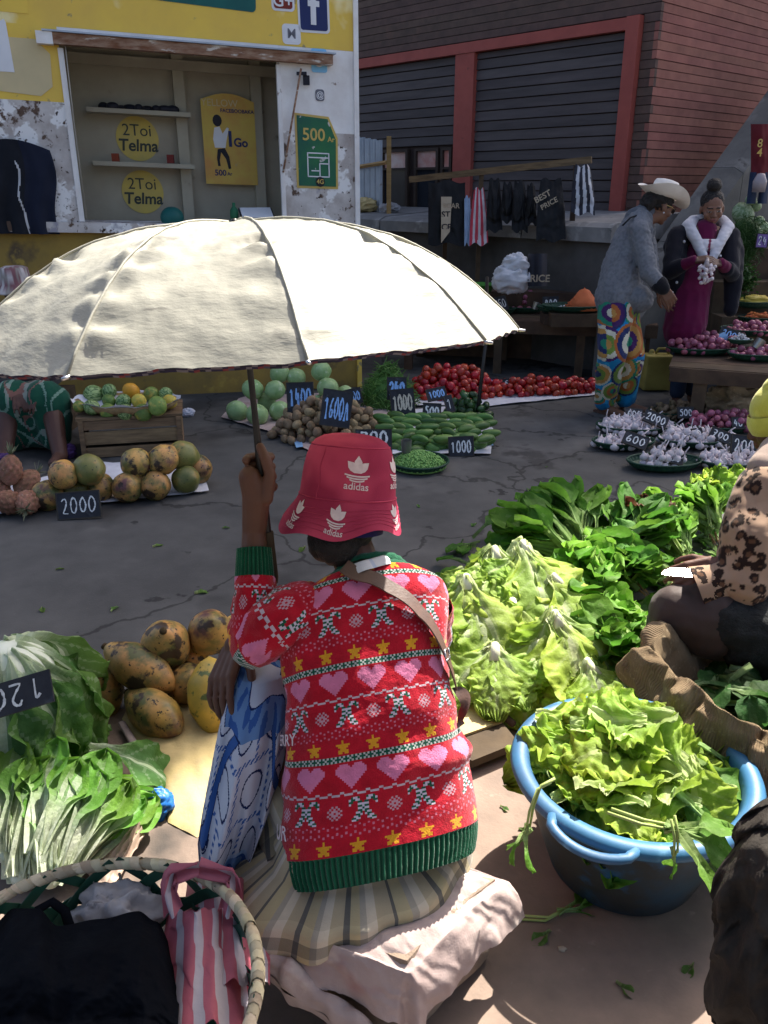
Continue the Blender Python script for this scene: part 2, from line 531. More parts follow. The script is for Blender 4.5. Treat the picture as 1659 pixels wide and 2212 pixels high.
# ================================================================== brick building
C0 = V((2.45, 8.44, 0)); DF = V((-.683, .731, 0)); DRT = V((.731, .683, 0))
NF = V((-DF.y, DF.x, 0)) * 1.0      # outward from the front wall, towards the street
NF = V((-.731, -.683, 0)); NR = V((.683, -.731, 0))
BH = 14.5
def fb(s, d, z): return C0 + DF * s + NF * d + V((0, 0, z))       # along the front wall, proud by d
def rb(s, d, z): return C0 + DRT * s + NR * d + V((0, 0, z))
def fbox(m, fn, s0, s1, d0, d1, z0, z1, **k):
    p = [fn(s, d, z) for z in (z0, z1) for d in (d0, d1) for s in (s0, s1)]
    return m.add(p, [(0, 2, 3, 1), (4, 5, 7, 6), (0, 1, 5, 4), (2, 6, 7, 3), (0, 4, 6, 2), (1, 3, 7, 5)], **k)
bld = thing('brick_building', C0, 'tall dark brick building with red framed shutters behind the market', 'building')
m = MB()
# core of the building, set back 3 cm behind the brick faces
core = [C0 + DF * 9 - NF * .03 - NR * .03, C0 - NF * .03 - NR * .03, C0 + DRT * 14 - NR * .03 - NF * .03, C0 + DRT * 14 + DF * 9]
m.prism([(p.x, p.y) for p in core], 0, BH)
w = m.build('wall', 'mortar', bld, sm=False)
CH = .0745
def courses(fn, segs, zlo, zhi, matname, wpart, step=CH, jt=.006):
    z = zlo; k = 0
    while z < zhi:
        for (s0, s1) in segs(z):
            mm = MB(); dd = R.uniform(-.003, .003)
            fbox(mm, fn, s0, s1, -.045, dd, z, z + step - jt)
            mm.build('brick_course', matname, wpart, sm=False)
        z += step; k += 1
# front wall: brick over the lintel and at the corner pier
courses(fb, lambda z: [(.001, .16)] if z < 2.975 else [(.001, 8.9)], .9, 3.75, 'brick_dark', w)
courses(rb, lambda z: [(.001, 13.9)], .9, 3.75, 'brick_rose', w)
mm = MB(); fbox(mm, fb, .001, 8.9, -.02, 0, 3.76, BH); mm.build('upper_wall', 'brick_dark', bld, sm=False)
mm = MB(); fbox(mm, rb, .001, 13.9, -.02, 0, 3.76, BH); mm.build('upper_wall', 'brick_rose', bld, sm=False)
mm = MB(); fbox(mm, fb, 0.2, 8.9, -.3, .06, 2.865, 2.965); mm.build('lintel', 'red_paint', bld, sm=False)
mm = MB(); fbox(mm, fb, .165, .30, -.3, .07, .9, 2.97); mm.build('jamb', 'red_paint', bld, sm=False)
mm = MB(); fbox(mm, fb, 2.13, 2.40, -.3, .05, .9, 2.863); mm.build('jamb', 'red_paint', bld, sm=False)
def slats(s0, s1, z0, z1, name):
    z = z0
    while z < z1 - .02:
        mm = MB(); h = min(.1, z1 - z)
        p = [fb(s, d, zz) for s in (s0, s1) for d, zz in ((-.028, z), (.004 + R.uniform(-.003, .003), z), (-.004, z + h - .011), (-.028, z + h - .011))]
        mm.add(p, [(0, 1, 2, 3), (7, 6, 5, 4), (0, 4, 5, 1), (1, 5, 6, 2), (2, 6, 7, 3), (3, 7, 4, 0)])
        mm.build('shutter_slat', 'shutter', bld, sm=False); z += .1
slats(.30, 2.13, .9, 2.864, 'a'); slats(2.40, 8.7, 1.98, 2.864, 'b')
# the window below the left shutter
wy = [(2.45, 2.62), (2.66, 3.05), (3.16, 3.62), (3.66, 4.2)]
for a, b in wy:
    win = MB(); 
    for q in ((a, a + .035, 1.2, 1.95), (b - .035, b, 1.2, 1.95), (a + .035, b - .035, 1.92, 1.95), (a + .035, b - .035, 1.72, 1.745), (a + .035, b - .035, 1.2, 1.24)):
        fbox(win, fb, q[0], q[1], -.028, .02, q[2], q[3])
    wo = win.build('window', 'window_frame', bld, sm=False)
    for (z0, z1) in ((1.745, 1.92), (1.24, 1.72)):
        pn = MB(); fbox(pn, fb, a + .035, b - .035, -.02, -.012, z0, z1)
        pn.build('pane', 'pane_bright' if (z0 > 1.5) else 'pane', wo, sm=False)
# concrete plinth with a coping in front of the front wall
pl = thing('plinth_wall', fb(1.5, .9, 0), 'low concrete plinth wall with a pale sloping coping', 'wall')
mm = MB(); fbox(mm, fb, -.45, 8.0, .03, 1.12, 0, 1.10); mm.build('wall_face', 'concrete_dark', pl, sm=False)
for k in range(9):
    mm = MB(); s0 = -.47 + k * .95; dz = R.uniform(-.01, .01)
    p = [fb(s, d, z) for s in (s0, s0 + .93) for d, z in ((.02, 1.1), (1.2, 1.1), (1.2, 1.21 + dz), (1.12, 1.245 + dz), (.02, 1.31 + dz))]
    mm.add(p, [(0, 1, 2, 3, 4), (9, 8, 7, 6, 5)] + [(i, 5 + i, 5 + (i + 1) % 5, (i + 1) % 5) for i in range(5)])
    mm.build('coping_stone', 'concrete', pl, sm=False)
# stair parapet climbing to the right in front of the rose brick face
rp = thing('stair_parapet', gnd(1420, 800), 'grey concrete stair parapet rising to the right against the brick wall', 'wall')
A = at(1395, 560, 7.15); B_ = at(1659, 195, 7.75); dirp = (B_ - A); hd = V((dirp.x, dirp.y, 0)).normalized(); nn = V((hd.y, -hd.x, 0))
for k, (t0, t1) in enumerate(((-.36, .098), (.102, .52), (.524, 1.0), (1.004, 1.6))):
    a, b = A + dirp * t0, A + dirp * t1
    mm = MB(); wd = .30
    p = []
    for q in (a, b):
        p += [V((q.x, q.y, 0)) , V((q.x, q.y, 0)) + nn * wd, q + nn * (wd + .0) - V((0, 0, .05)), q + nn * (wd * .7), q]
    mm.add(p, [(0, 1, 2, 3, 4), (9, 8, 7, 6, 5)] + [(i, 5 + i, 5 + (i + 1) % 5, (i + 1) % 5) for i in range(5)])
    mm.build('parapet_block', 'concrete_mid', rp, sm=False)

# ================================================================== kiosk
K0 = V((-.22, 6.73, 0)); DK = V((.951, .309, 0)); NK = V((.309, -.951, 0))
def kb(s, d, z): return K0 + DK * s + NK * d + V((0, 0, z - .03 * s))      # stands a little out of level
ks = thing('kiosk', K0, 'yellow and white painted market kiosk with an open serving hatch', 'kiosk')
OL, OR, OB, OT = -1.99, -.545, 1.255, 2.36
def kq(name, mat, s0, s1, d0, d1, z0, z1, par=None):
    mm = MB(); fbox(mm, kb, s0, s1, d0, d1, z0, z1); return mm.build(name, mat, par or ks, sm=False)
kw = kq('front_wall', 'kiosk_worn', -3.2, OL, -.08, 0, 1.18, 2.0)
kq('front_wall', 'kiosk_white', OR, .0, -.08, 0, 1.9, 2.44)
kq('front_wall', 'kiosk_worn', OR, .0, -.08, -.0015, 1.18, 1.9)
kq('front_wall', 'kiosk_yellow', -3.2, 0, -.08, 0, 2.441, 3.3)
kq('front_wall', 'kiosk_yellow', -3.2, OL, -.08, 0, 2.0, 2.441)
kq('front_wall', 'kiosk_white', OL, OR, -.08, -.001, OT, 2.441)
mk('kiosk_lower', (.34, .22, .05), (.22, .15, .05), sc=4, rough=.8, bump=.25, spots=(((.09, .065, .045), 3, .58, .12), ((.40, .27, .06), 6, .6, .1)))
kq('lower_wall', 'kiosk_lower', -3.2, 0, -.08, -.01, 0, 1.18)
kq('ledge', 'kiosk_worn', -3.2, -.0, -.5, .05, 1.183, 1.25)
kq('side_wall', 'kiosk_white', .0, .035, -2.2, .015, 1.0, 3.3)
kq('side_wall', 'kiosk_yellow', .0, .036, -2.2, .016, 0, 1.0)
kq('back_panel', 'kiosk_inner', -3.2, 0, -.66, -.62, 1.0, 3.3)
kq('roof', 'kiosk_dark', -3.2, 0, -2.2, -.08, 3.301, 3.34)
kq('hatch_ceiling', 'kiosk_dark', -3.2, 0, -.62, -.081, 2.5, 2.53)
# plaster cream patch low on the yellow, white band
mm = MB()
pts = [(-2.75, 2.07), (-2.14, 2.03), (-2.06, 2.09), (-2.05, 2.28), (-2.13, 2.36), (-2.75, 2.36)]
mm.prism(pts, 0.001, .004, lambda x, y, z: kb(x, z, y)); mm.build('painted_patch', 'paint_cream', ks, sm=False)
# rusty lintel beam and its flange
kq('hatch_beam', 'rust', -2.02, -.17, .002, .07, 2.335, 2.40)
kq('beam_flange', 'tin_sheet', -2.08, -.15, .0, .085, 2.402, 2.412)
kq('beam_end', 'kiosk_white', -2.12, -2.02, .0, .075, 2.33, 2.401)
# hatch stay and cord
mm = MB(); mm.tube([kb(-.40, .06, 2.30), kb(-.55, .02, 1.62)], .008, 6); mm.build('hatch_stay', 'rust', ks)
mm = MB(); mm.tube([kb(-1.95, .03, 2.33), kb(-1.955, .02, 1.9), kb(-1.95, .01, 1.27)], .004, 5); mm.build('cord', 'rope', ks)
mm = MB(); mm.box(kb(-.395, .05, 2.27), (.07, .03, .02)); mm.box(kb(-.36, .04, 2.23), (.045, .03, .06)); mm.build('stay_bracket', 'paint_black', ks, sm=False)
kq('opening_trim', 'kiosk_white', OL - .01, OL + .025, -.02, .012, OB, OT - .04)
kq('opening_trim', 'kiosk_white', OR - .02, OR + .01, -.02, .012, OB, OT - .04)
# inner framing: uprights, rail, shelves
def inn(s): return -.22 + (s + .22) * 1.105
for s in (-2.02, -1.10, -.70 + .12):
    kq('upright', 'kiosk_inner', inn(s) - .04, inn(s) + .04, -.62, -.55, 1.0, 2.499)
kq('rail', 'kiosk_inner', -2.6, -.1, -.549, -.53, 2.30, 2.37)
sh = kq('shelf', 'kiosk_inner', inn(-1.71), inn(-1.05), -.62, -.42, 1.985, 2.015)
sh2 = kq('shelf', 'kiosk_inner', inn(-1.71), inn(-1.05), -.62, -.42, 1.63, 1.66)
kq('door_panel', 'kiosk_inner', inn(-2.42), inn(-2.1), -.56, -.545, 1.0, 2.28)
def decal(mb, vs_, fs, fn): mb.add([fn(x, y) for x, y in vs_], fs)
def disc(cx, cy, r, n=40): return [(cx + r * math.cos(2 * math.pi * k / n), cy + r * math.sin(2 * math.pi * k / n)) for k in range(n)]
def ondeck(d): return lambda x, y: kb(x, d, y)
for cz in (1.83, 1.455):
    cxs = inn(-1.40)
    mm = MB(); mm.prism(disc(cxs, cz, .155), -.619, -.614, lambda x, y, z: kb(x, z, y)); st = mm.build('round_sticker', 'sticker_yellow', ks, sm=False)
    mm = MB()
    v_, f_ = textmesh('2Toi', .115); decal(mm, v_, f_, lambda x, y: kb(cxs + x, -.611, cz + .055 + y))
    v_, f_ = textmesh('Telma', .115, .022, .1); decal(mm, v_, f_, lambda x, y: kb(cxs + x, -.611, cz - .05 + y))
    mm.build('lettering', 'sticker_ink', st, sm=False)
# poster inside
mm = MB(); px0, px1, pz0, pz1 = inn(-.965), inn(-.60), 1.53, 2.17
arc = [(px0, pz0), (px1, pz0)] + [(lerp(px1, px0, k / 10), pz1 - .05 + .05 * math.sin(math.pi * k / 10)) for k in range(11)]
mm.prism(arc, -.549, -.545, lambda x, y, z: kb(x, z, y)); po = mm.build('poster', 'poster', ks, sm=False)
mm = MB()
for t, x, z, sz, bo in (('1', .205, 1.85, .15, .03), ('Go', .285, 1.83, .085, .03), ('500', .115, 1.61, .06, .02), ('Ar', .185, 1.605, .035, .02), ('FACEBOOBAKA', .27, 2.05, .036, .02)):
    v_, f_ = textmesh(t, sz, bo); decal(mm, v_, f_, lambda a, b: kb(px0 + x + a, -.541, z + b))
mm.build('lettering', 'paint_navy', po, sm=False)
mm = MB(); v_, f_ = textmesh('YELLOW', .07, .005); decal(mm, v_, f_, lambda a, b: kb(px0 + .14 + a, -.541, 2.1 + b)); mm.build('lettering', 'paint_cream', po, sm=False)
# dancing figure silhouette printed on the poster
mm = MB()
def blob(cx, cz, rx, rz): mm.prism([(px0 + cx + rx * math.cos(a * .5236), cz + rz * math.sin(a * .5236)) for a in range(12)], -.5445, -.5425, lambda x, y, z: kb(x, z, y))
blob(.115, 1.98, .035, .042)
def poly(pts): mm.prism([(px0 + x, z) for x, z in pts], -.5445, -.542, lambda x, y, z: kb(x, z, y))
poly([(.105, 1.78), (.16, 1.79), (.19, 1.73), (.20, 1.645), (.18, 1.64), (.165, 1.71), (.13, 1.76), (.115, 1.7), (.12, 1.66), (.10, 1.66), (.095, 1.72)])
mm.build('printed_figure', 'paint_black', po, sm=False)
mm = MB(); poly([(.085, 1.79), (.165, 1.79), (.18, 1.86), (.20, 1.93), (.185, 1.935), (.15, 1.89), (.13, 1.94), (.09, 1.93), (.075, 1.85)]); mm.build('printed_shirt', 'paint_white', po, sm=False)
# green wall sticker right of the hatch
def wallpoly(name, mat, pts, d0, d1, par=None):
    mm = MB(); mm.prism(pts, d0, d1, lambda x, y, z: kb(x, z, y)); return mm.build(name, mat, par or ks, sm=False)
def gsh(k): return [(-.435 - k, 1.53 - k), (-.145 + k, 1.53 - k), (-.14 + k, 1.86 + k * .6), (-.20 + k * .5, 1.995 + k), (-.435 - k, 2.01 + k)]
gs = wallpoly('wall_sticker', 'paint_gold', gsh(.012), .0005, .003)
wallpoly('sticker_field', 'paint_green', gsh(-.004), .003, .006, gs)
mm = MB()
v_, f_ = textmesh('500', .115, .015); decal(mm, v_, f_, lambda x, y: kb(-.31 + x, .0075, 1.88 + y))
v_, f_ = textmesh('Ar', .05, .015); decal(mm, v_, f_, lambda x, y: kb(-.18 + x, .0075, 1.855 + y))
mm.build('lettering', 'paint_gold', gs, sm=False)
mm = MB()
def line2(a, b, t=.004):
    mm.prism([(a[0] - t, a[1] - t), (b[0] + t, a[1] - t), (b[0] + t, b[1] + t), (a[0] - t, b[1] + t)], .006, .0075, lambda x, y, z: kb(x, z, y))
for a, b in (((-.36, 1.60), (-.2, 1.60)), ((-.36, 1.76), (-.2, 1.76)), ((-.36, 1.73), (-.2, 1.73)), ((-.36, 1.60), (-.36, 1.76)), ((-.2, 1.60), (-.2, 1.76)), ((-.27, 1.60), (-.27, 1.69)), ((-.27, 1.69), (-.2, 1.69)), ((-.33, 1.64), (-.28, 1.64))): line2(a, b)
mm.build('drawing', 'paint_white', gs, sm=False)
gd = wallpoly('dot', 'paint_black', disc(-.27, 1.565, .035, 20), .006, .008, gs)
mm = MB(); v_, f_ = textmesh('4G', .045, .015); decal(mm, v_, f_, lambda x, y: kb(-.27 + x, .0092, 1.565 + y)); mm.build('lettering', 'paint_gold', gs, sm=False)
# logos painted on the upper wall
def rr(cx, cz, w, h, r=.02, n=4, rot=0):
    out = []
    for sx, sz, a0 in ((1, -1, -90), (1, 1, 0), (-1, 1, 90), (-1, -1, 180)):
        for k in range(n + 1):
            a = math.radians(a0 + 90 * k / n)
            x, z = sx * (w / 2 - r) + r * math.cos(a), sz * (h / 2 - r) + r * math.sin(a)
            out.append((cx + x * math.cos(rot) - z * math.sin(rot), cz + x * math.sin(rot) + z * math.cos(rot)))
    return out
def badge(cx, cz, w, h, mat, txt, ink, size, border=True, dz=0.0, bold=.03, rot=.02):
    p = None
    if border: p = wallpoly('painted_badge', 'paint_white', rr(cx, cz, w + .03, h + .03, .025, rot=rot), .0005, .003)
    q = wallpoly('badge_field' if p else 'painted_badge', mat, rr(cx, cz, w, h, .018, rot=rot), .003, .005, p)
    mm = MB(); v_, f_ = textmesh(txt, size, bold); decal(mm, v_, f_, lambda x, y: kb(cx + x, .0065, cz + dz + y)); mm.build('lettering', ink, p or q, sm=False)
badge(-.285, 2.68, .195, .26, 'paint_navy', 'f', 'paint_white', .30, True, .0, .02)
badge(-.50, 2.75, .13, .17, 'paint_maroon', 'G+', 'paint_white', .11, True, -.04, .01)
badge(-.447, 2.515, .10, .095, 'paint_white', 'M', 'paint_grey', .085, True, 0, .01)
badge(-.255, 2.365, .115, .15, 'paint_sky', 'S', 'paint_white', .12, False, 0, .03)
badge(-.255, 2.145, .065, .075, 'paint_grey', '@', 'paint_white', .055, False, 0, .01)
wallpoly('painted_panel', 'paint_teal', rr(-1.18, 2.93, 1.0, .58, .03, rot=-.03), .0006, .003)
wallpoly('painted_patch', 'kiosk_yellow', [(-2.15, 2.5), (-2.13, 2.7), (-2.2, 2.8), (-3.1, 2.75), (-3.1, 2.5)], .0006, .003)
wallpoly('painted_house', 'paint_white', [(-2.75, 2.16), (-2.28, 2.16), (-2.285, 2.30), (-2.29, 2.44), (-2.30, 2.46), (-2.5, 2.34), (-2.75, 2.24)], .004, .007)
fl = wallpoly('painted_flag', 'paint_white', [(-2.47, 2.60), (-2.40, 2.53), (-2.33, 2.60), (-2.40, 2.67)], .004, .006)
wallpoly('flag_red', 'paint_flagred', [(-2.40, 2.60), (-2.335, 2.535), (-2.285, 2.575), (-2.345, 2.64)], .004, .006, fl)
wallpoly('flag_green', 'paint_teal', [(-2.40, 2.60), (-2.43, 2.56), (-2.37, 2.50), (-2.337, 2.534)], .004, .006, fl)
# things on the shelves and the counter
b_ = MB(); b_.box(kb(inn(-1.56), -.5, 1.69), (.05, .03, .055)); tag(b_.build('small_box', 'paint_flagred', sm=False), 'small red box at the left end of the kiosk lower shelf', 'box')
b_ = MB(); b_.box(kb(inn(-1.20), -.5, 1.695), (.05, .03, .06)); tag(b_.build('small_box', 'paint_maroon', sm=False), 'small red box at the right end of the kiosk lower shelf', 'box')
rc = MB()
for k in range(9): rc.ell(kb(inn(-1.6 + k * .055), -.5 + R.uniform(-.05, .05), 2.03), (R.uniform(.03, .06), .04, R.uniform(.015, .035)), 9, 6)
rc = shrink(rc, .008, 2); tag(rc.build('rag_heap', 'paint_black'), 'dark heap of crumpled rags on the kiosk upper shelf', 'rags')
# clipboard with paper, bottle and green bowl on the counter
cb = thing('clipboard', kb(-.72, -.1, 1.25), 'open notebook with white pages on the kiosk counter', 'notebook')
mm = MB(); M = Matrix.Rotation(.3, 3, 'Z') @ Matrix.Rotation(.45, 3, 'X'); mm.box(kb(-.74, -.1, 1.325), (.25, .17, .012), M); mm.build('cover', 'paint_black', cb, sm=False)
mm = MB(); mm.box(kb(-.74, -.1, 1.335), (.23, .15, .008), M); mm.build('page', 'paint_white', cb, sm=False)
bt = MB(); bt.lathe([(.001, 0), (.03, 0), (.032, .07), (.03, .1), (.012, .125), (.012, .15), (.001, .152)], 14, kb(-.90, -.15, 1.251)); tag(bt.build('bottle', 'paint_green'), 'small green bottle on the kiosk counter beside the notebook', 'bottle')
gb = MB(); gb.ell(kb(-1.36, -.1, 1.29), (.085, .085, .075), 18, 10); tag(gb.build('round_lid', 'paint_teal'), 'dark green dome shaped lid on the kiosk counter', 'lid')

# ================================================================== corrugated sheet fence between kiosk and building
fa, fbk = fb(3.25, .6, 0), fb(2.6, .8, 0)
fz = thing('corrugated_fence', V((fa.x, fa.y, 0)), 'grey corrugated iron fence panel with amber wooden post', 'fence')
dx = (fbk - fa); dx.z = 0; L_ = dx.length; dx.normalize(); nx = V((dx.y, -dx.x, 0))
for k in range(5):
    mm = MB(); s0, s1 = -.35 + k * .15, -.35 + k * .15 + .149
    n = 12
    mm.grid(n, 1, lambda u, v: V((fa.x, fa.y, 0)) + dx * lerp(s0, s1, u) + nx * (.018 * (1 if (u * 2) % 1 > .5 else -1) * min(1, abs(((u * 2) % .5) - .25) * 8)) + V((0, 0, lerp(1.2, 2.08 - .08 * k * .2, v))))
    mm.build('metal_sheet', 'tin_sheet', fz)
mm = MB(); p0 = V((fa.x, fa.y, 0)) + dx * (L_ + .0) + nx * .04
mm.box(p0 + V((0, 0, 1.62)), (.05, .05, .84)); mm.build('post', 'wood_amber', fz, sm=False)
mm = MB(); mm.tube([V((fa.x, fa.y, 1.74)) - dx * .3 + nx * .05, p0 + V((0, 0, 1.78)) + nx * .03], .022, 4); mm.build('rail', 'wood_amber', fz, sm=False)

# ================================================================== added unseen tarpaulin roof, keeps sky light off the foreground
mk('tarp_blue', (.02, .05, .11), (.015, .035, .08), sc=3, rough=.6, bump=.3, bsc=9)
aw = thing('sky_blocker', (0, -1.2, 0), 'dark blue tarpaulin stall roof on poles on the near side of the street', 'awning')
mm = MB(); mm.grid(40, 24, lambda u, v: V((-3.2 + 6.4 * u, -3.4 + 3.75 * v, 2.32 + .22 * v - .10 * math.sin(math.pi * ((u * 4) % 1)) + .02 * noise.noise(V((u * 9, v * 6, 0)))))); mm.build('tarpaulin', 'tarp_blue', aw)
for x in (-3.1, -1.55, 1.55, 3.1):
    mm = MB(); mm.tube([V((x, -3.3, 0)), V((x, -3.3, 2.33))], .03, 8); mm.build('pole', 'wood_dark', aw)
for x in (-3.1, 3.1):
    mm = MB(); mm.tube([V((x, .3, 0)), V((x, .3, 2.52))], .03, 8); mm.build('pole', 'wood_dark', aw)
# ================================================================== shared materials for people and cloth
mk('skin', (1, 1, 1), (.86, .82, .80), sc=14, rough=.55, bump=.12, bsc=160, spec=.35, attr=True)
mk('hair', (.012, .010, .009), (.025, .02, .018), sc=40, rough=.55, bump=.8, bsc=180, bdist=.01)
mk('knit', (1, 1, 1), (.80, .78, .78), sc=25, rough=.95, bump=.5, bsc=300, spec=.08, attr=True, sheen=.25)
mk('cloth', (1, 1, 1), (.80, .80, .82), sc=9, rough=.9, bump=.25, bsc=300, spec=.1, attr=True, sheen=.1)
mk('print', (1, 1, 1), (.93, .93, .95), sc=12, rough=.85, bump=.15, bsc=350, spec=.12, attr=True, trans=.12)
mk('hat_red', (.50, .060, .115), (.30, .026, .065), sc=7, det=2, rough=.8, bump=.2, bsc=400, spec=.12, lo=.4, hi=.62)
mk('hat_white', (.72, .60, .60), (.6, .48, .5), sc=60, rough=.85)
mk('leather', (.115, .062, .045), (.08, .045, .034), sc=30, rough=.5, bump=.2, bsc=200, spec=.4)
mk('steel', (.6, .6, .6), rough=.3, metal=1.0, bump=.02)
mk('blade', (.85, .85, .87), rough=.28, metal=1.0, bump=0)
mk('dark_metal', (.03, .028, .027), (.05, .045, .04), rough=.4, metal=.6, bump=.05)
mk('canopy', (.50, .485, .40), (.40, .39, .325), sc=7, rough=.55, bump=.22, bsc=16, spec=.4, trans=.26, stretch=(1, 1, 3), bdist=.012,
   spots=(((.33, .315, .26), 3.1, .60, .12), ((.27, .26, .22), 9, .66, .06), ((.55, .535, .46), 5, .62, .1)))
mk('canopy_trim', (1, 1, 1), rough=.8, attr=True, trans=.2)
mk('sackcloth', (.45, .36, .335), (.35, .27, .255), sc=7, rough=.9, bump=.25, bsc=260, spec=.12, wave=('DIAGONAL', 11, 9.0, .45), spots=(((.50, .42, .38), 9, .58, .08), ((.34, .20, .20), 4, .64, .1), ((.30, .24, .22), 24, .66, .08)))
mk('stone', (.30, .225, .17), (.20, .15, .115), sc=9, rough=.95, bump=.8, bsc=26, bdist=.01, spots=(((.40, .31, .24), 16, .6, .1), ((.12, .09, .07), 20, .66, .06)))

def facecol(base, lip=(.16, .05, .045)):
    def fn(p):      # p in head space: x right, y forward, z up (metres)
        x, y, z = p
        c = base
        if y > .055:
            for sx in (-1, 1):
                ex, ez = x - sx * .031, z - .006
                d = math.hypot(ex / .0135, ez / .0058)
                if d < 1: c = (.30, .27, .25) if math.hypot(ex, ez) > .0062 else (.012, .008, .006)
                elif d < 1.3: c = tuple(k * .62 for k in base)
                bx, bz = x - sx * .032, z - .030 + abs(x - sx * .02) * .12
                if abs(bx) < .022 and abs(bz) < .0048: c = (.012, .01, .009)
            if abs(x) < .024 - abs(z + .052) * .6 and -.062 < z < -.042: c = lip if abs(z + .052) > .0018 else tuple(k * .4 for k in lip)
            if abs(x) < .012 and abs(z + .026) < .003 and y > .09: c = tuple(k * .6 for k in base)
        return c
    return fn

def head_shells(mb, c, M, s=1.0):
    T = lambda x, y, z: V(c) + M @ V((x * s, y * s, z * s))
    E = lambda p, r, n=14, mm=10: mb.ell(T(*p), tuple(k * s for k in r), n, mm, M)
    E((0, -.012, .035), (.074, .094, .082), 18, 12); E((0, .028, -.04), (.053, .062, .062), 16, 10); E((0, .02, 0), (.066, .070, .055), 16, 10)
    E((0, .066, -.083), (.022, .018, .018)); E((0, .073, .028), (.045, .016, .014))
    for sx in (-1, 1):
        E((sx * .041, .055, -.022), (.024, .028, .026)); E((sx * .031, .073, .008), (.0165, .013, .0115)); E((sx * .076, -.008, -.004), (.010, .020, .030))
        E((sx * .0115, .094, -.025), (.0095, .011, .008))
    mb.cone(T(0, .084, .012), .008 * s, T(0, .101, -.021), .0115 * s)
    E((0, .086, -.047), (.021, .012, .007)); E((0, .084, -.058), (.018, .012, .008))

def hand_shells(mb, wrist, d, nrm, curl=(.3, .35, .4, .45), thumb=.6, s=1.0, side=1, spread=.08):
    """wrist -> fingers along d; nrm points out of the back of the hand; side=+1 puts the thumb on d x nrm"""
    d = V(d).normalized(); nrm = (V(nrm) - d * V(nrm).dot(d)).normalized(); x = d.cross(nrm) * side
    W = V(wrist)
    for k in range(4):
        o = (1.5 - k) * .0195 * s
        mb.cone(W + d * .01 * s + x * o * .75, .0135 * s, W + d * .085 * s + x * o, .0125 * s, 10)
    L0 = (.043, .048, .044, .034)
    for k in range(4):
        o = (1.5 - k) * .0205 * s; p = W + d * .088 * s + x * o; ang = 0.0; q = (d + x * (1.5 - k) * spread).normalized()
        for j, (fl, rr_) in enumerate(((1.0, .0095), (.68, .0088), (.52, .0080))):
            ang += curl[k] * (1.0 if j else .8)
            dd = q * math.cos(ang) - nrm * math.sin(ang)
            p2 = p + dd * L0[k] * fl * s
            mb.cone(p, rr_ * s, p2, rr_ * .92 * s, 9); p = p2
    p = W + d * .022 * s + x * .026 * s - nrm * .006 * s
    dd = (x * .75 + d * .75 - nrm * thumb).normalized(); p2 = p + dd * .042 * s; mb.cone(p, .0135 * s, p2, .011 * s, 10)
    dd2 = (x * .25 + d * .95 - nrm * thumb).normalized(); p3 = p2 + dd2 * .032 * s; mb.cone(p2, .011 * s, p3, .0098 * s, 10)
    p4 = p3 + (d * .9 - nrm * thumb * 1.1).normalized() * .022 * s; mb.cone(p3, .0098 * s, p4, .0085 * s, 10)

# ================================================================== umbrella
AX = V((-.06, .115, 1)).normalized(); UX, UY, _ = frame(AX, V((0, -1, 0)))
UC = V((-.275, 1.665, 1.252)); UR = .545; UH = .232; NP = 10
ux = V((1, 0, 0)); ux = (ux - AX * ux.dot(AX)).normalized(); uy = AX.cross(ux)
um = thing('umbrella', V((UC.x, UC.y, .9)), 'large open cream cloth umbrella held up by the woman in the red sweater', 'umbrella')
def canopy_pt(a, r, lift=0.0):
    seg = 2 * math.pi / NP
    b = (a / seg) % 1.0                    # 0..1 between two ribs
    ch = math.cos(seg / 2) / math.cos((b - .5) * seg)
    rr = r * UR * lerp(1, ch, smooth(.15, 1, r))
    sag = math.sin(math.pi * b)
    z = UH * (1 - abs(r) ** 2.9) - .010 * sag * math.sin(math.pi * min(1, r)) ** 1.0
    # cloth pinched at the rib joints and rippled beside the ribs
    db = min(b, 1 - b)
    rip = math.exp(-(db / .17) ** 2) * (1 - math.exp(-(db / .035) ** 2)) * smooth(.5, .62, r) * (1 - smooth(.94, 1, r))
    q = V((math.cos(a) * r * 6, math.sin(a) * r * 6, 2.0))
    z += .0095 * rip * math.sin(r * 62 + 3 * noise.noise(q)) * (0.35 + .9 * max(0, noise.noise(q * .8 + V((4, 0, 0))) + .45))
    z -= .014 * math.exp(-((r - .60) / .025) ** 2) * math.exp(-(max(0, db - .015) / .07) ** 2) * (1 if db > .012 else 0)
    z += .0035 * noise.noise(V((math.cos(a) * r * 14, math.sin(a) * r * 14, 5.0))) * smooth(.2, .5, r)
    z += .0016 * noise.noise(V((math.cos(a) * r * 45, math.sin(a) * r * 45, 9.0)))
    return UC + ux * (rr * math.cos(a)) + uy * (rr * math.sin(a)) + AX * (z + lift)
A0 = -math.pi / 2 - math.pi / NP
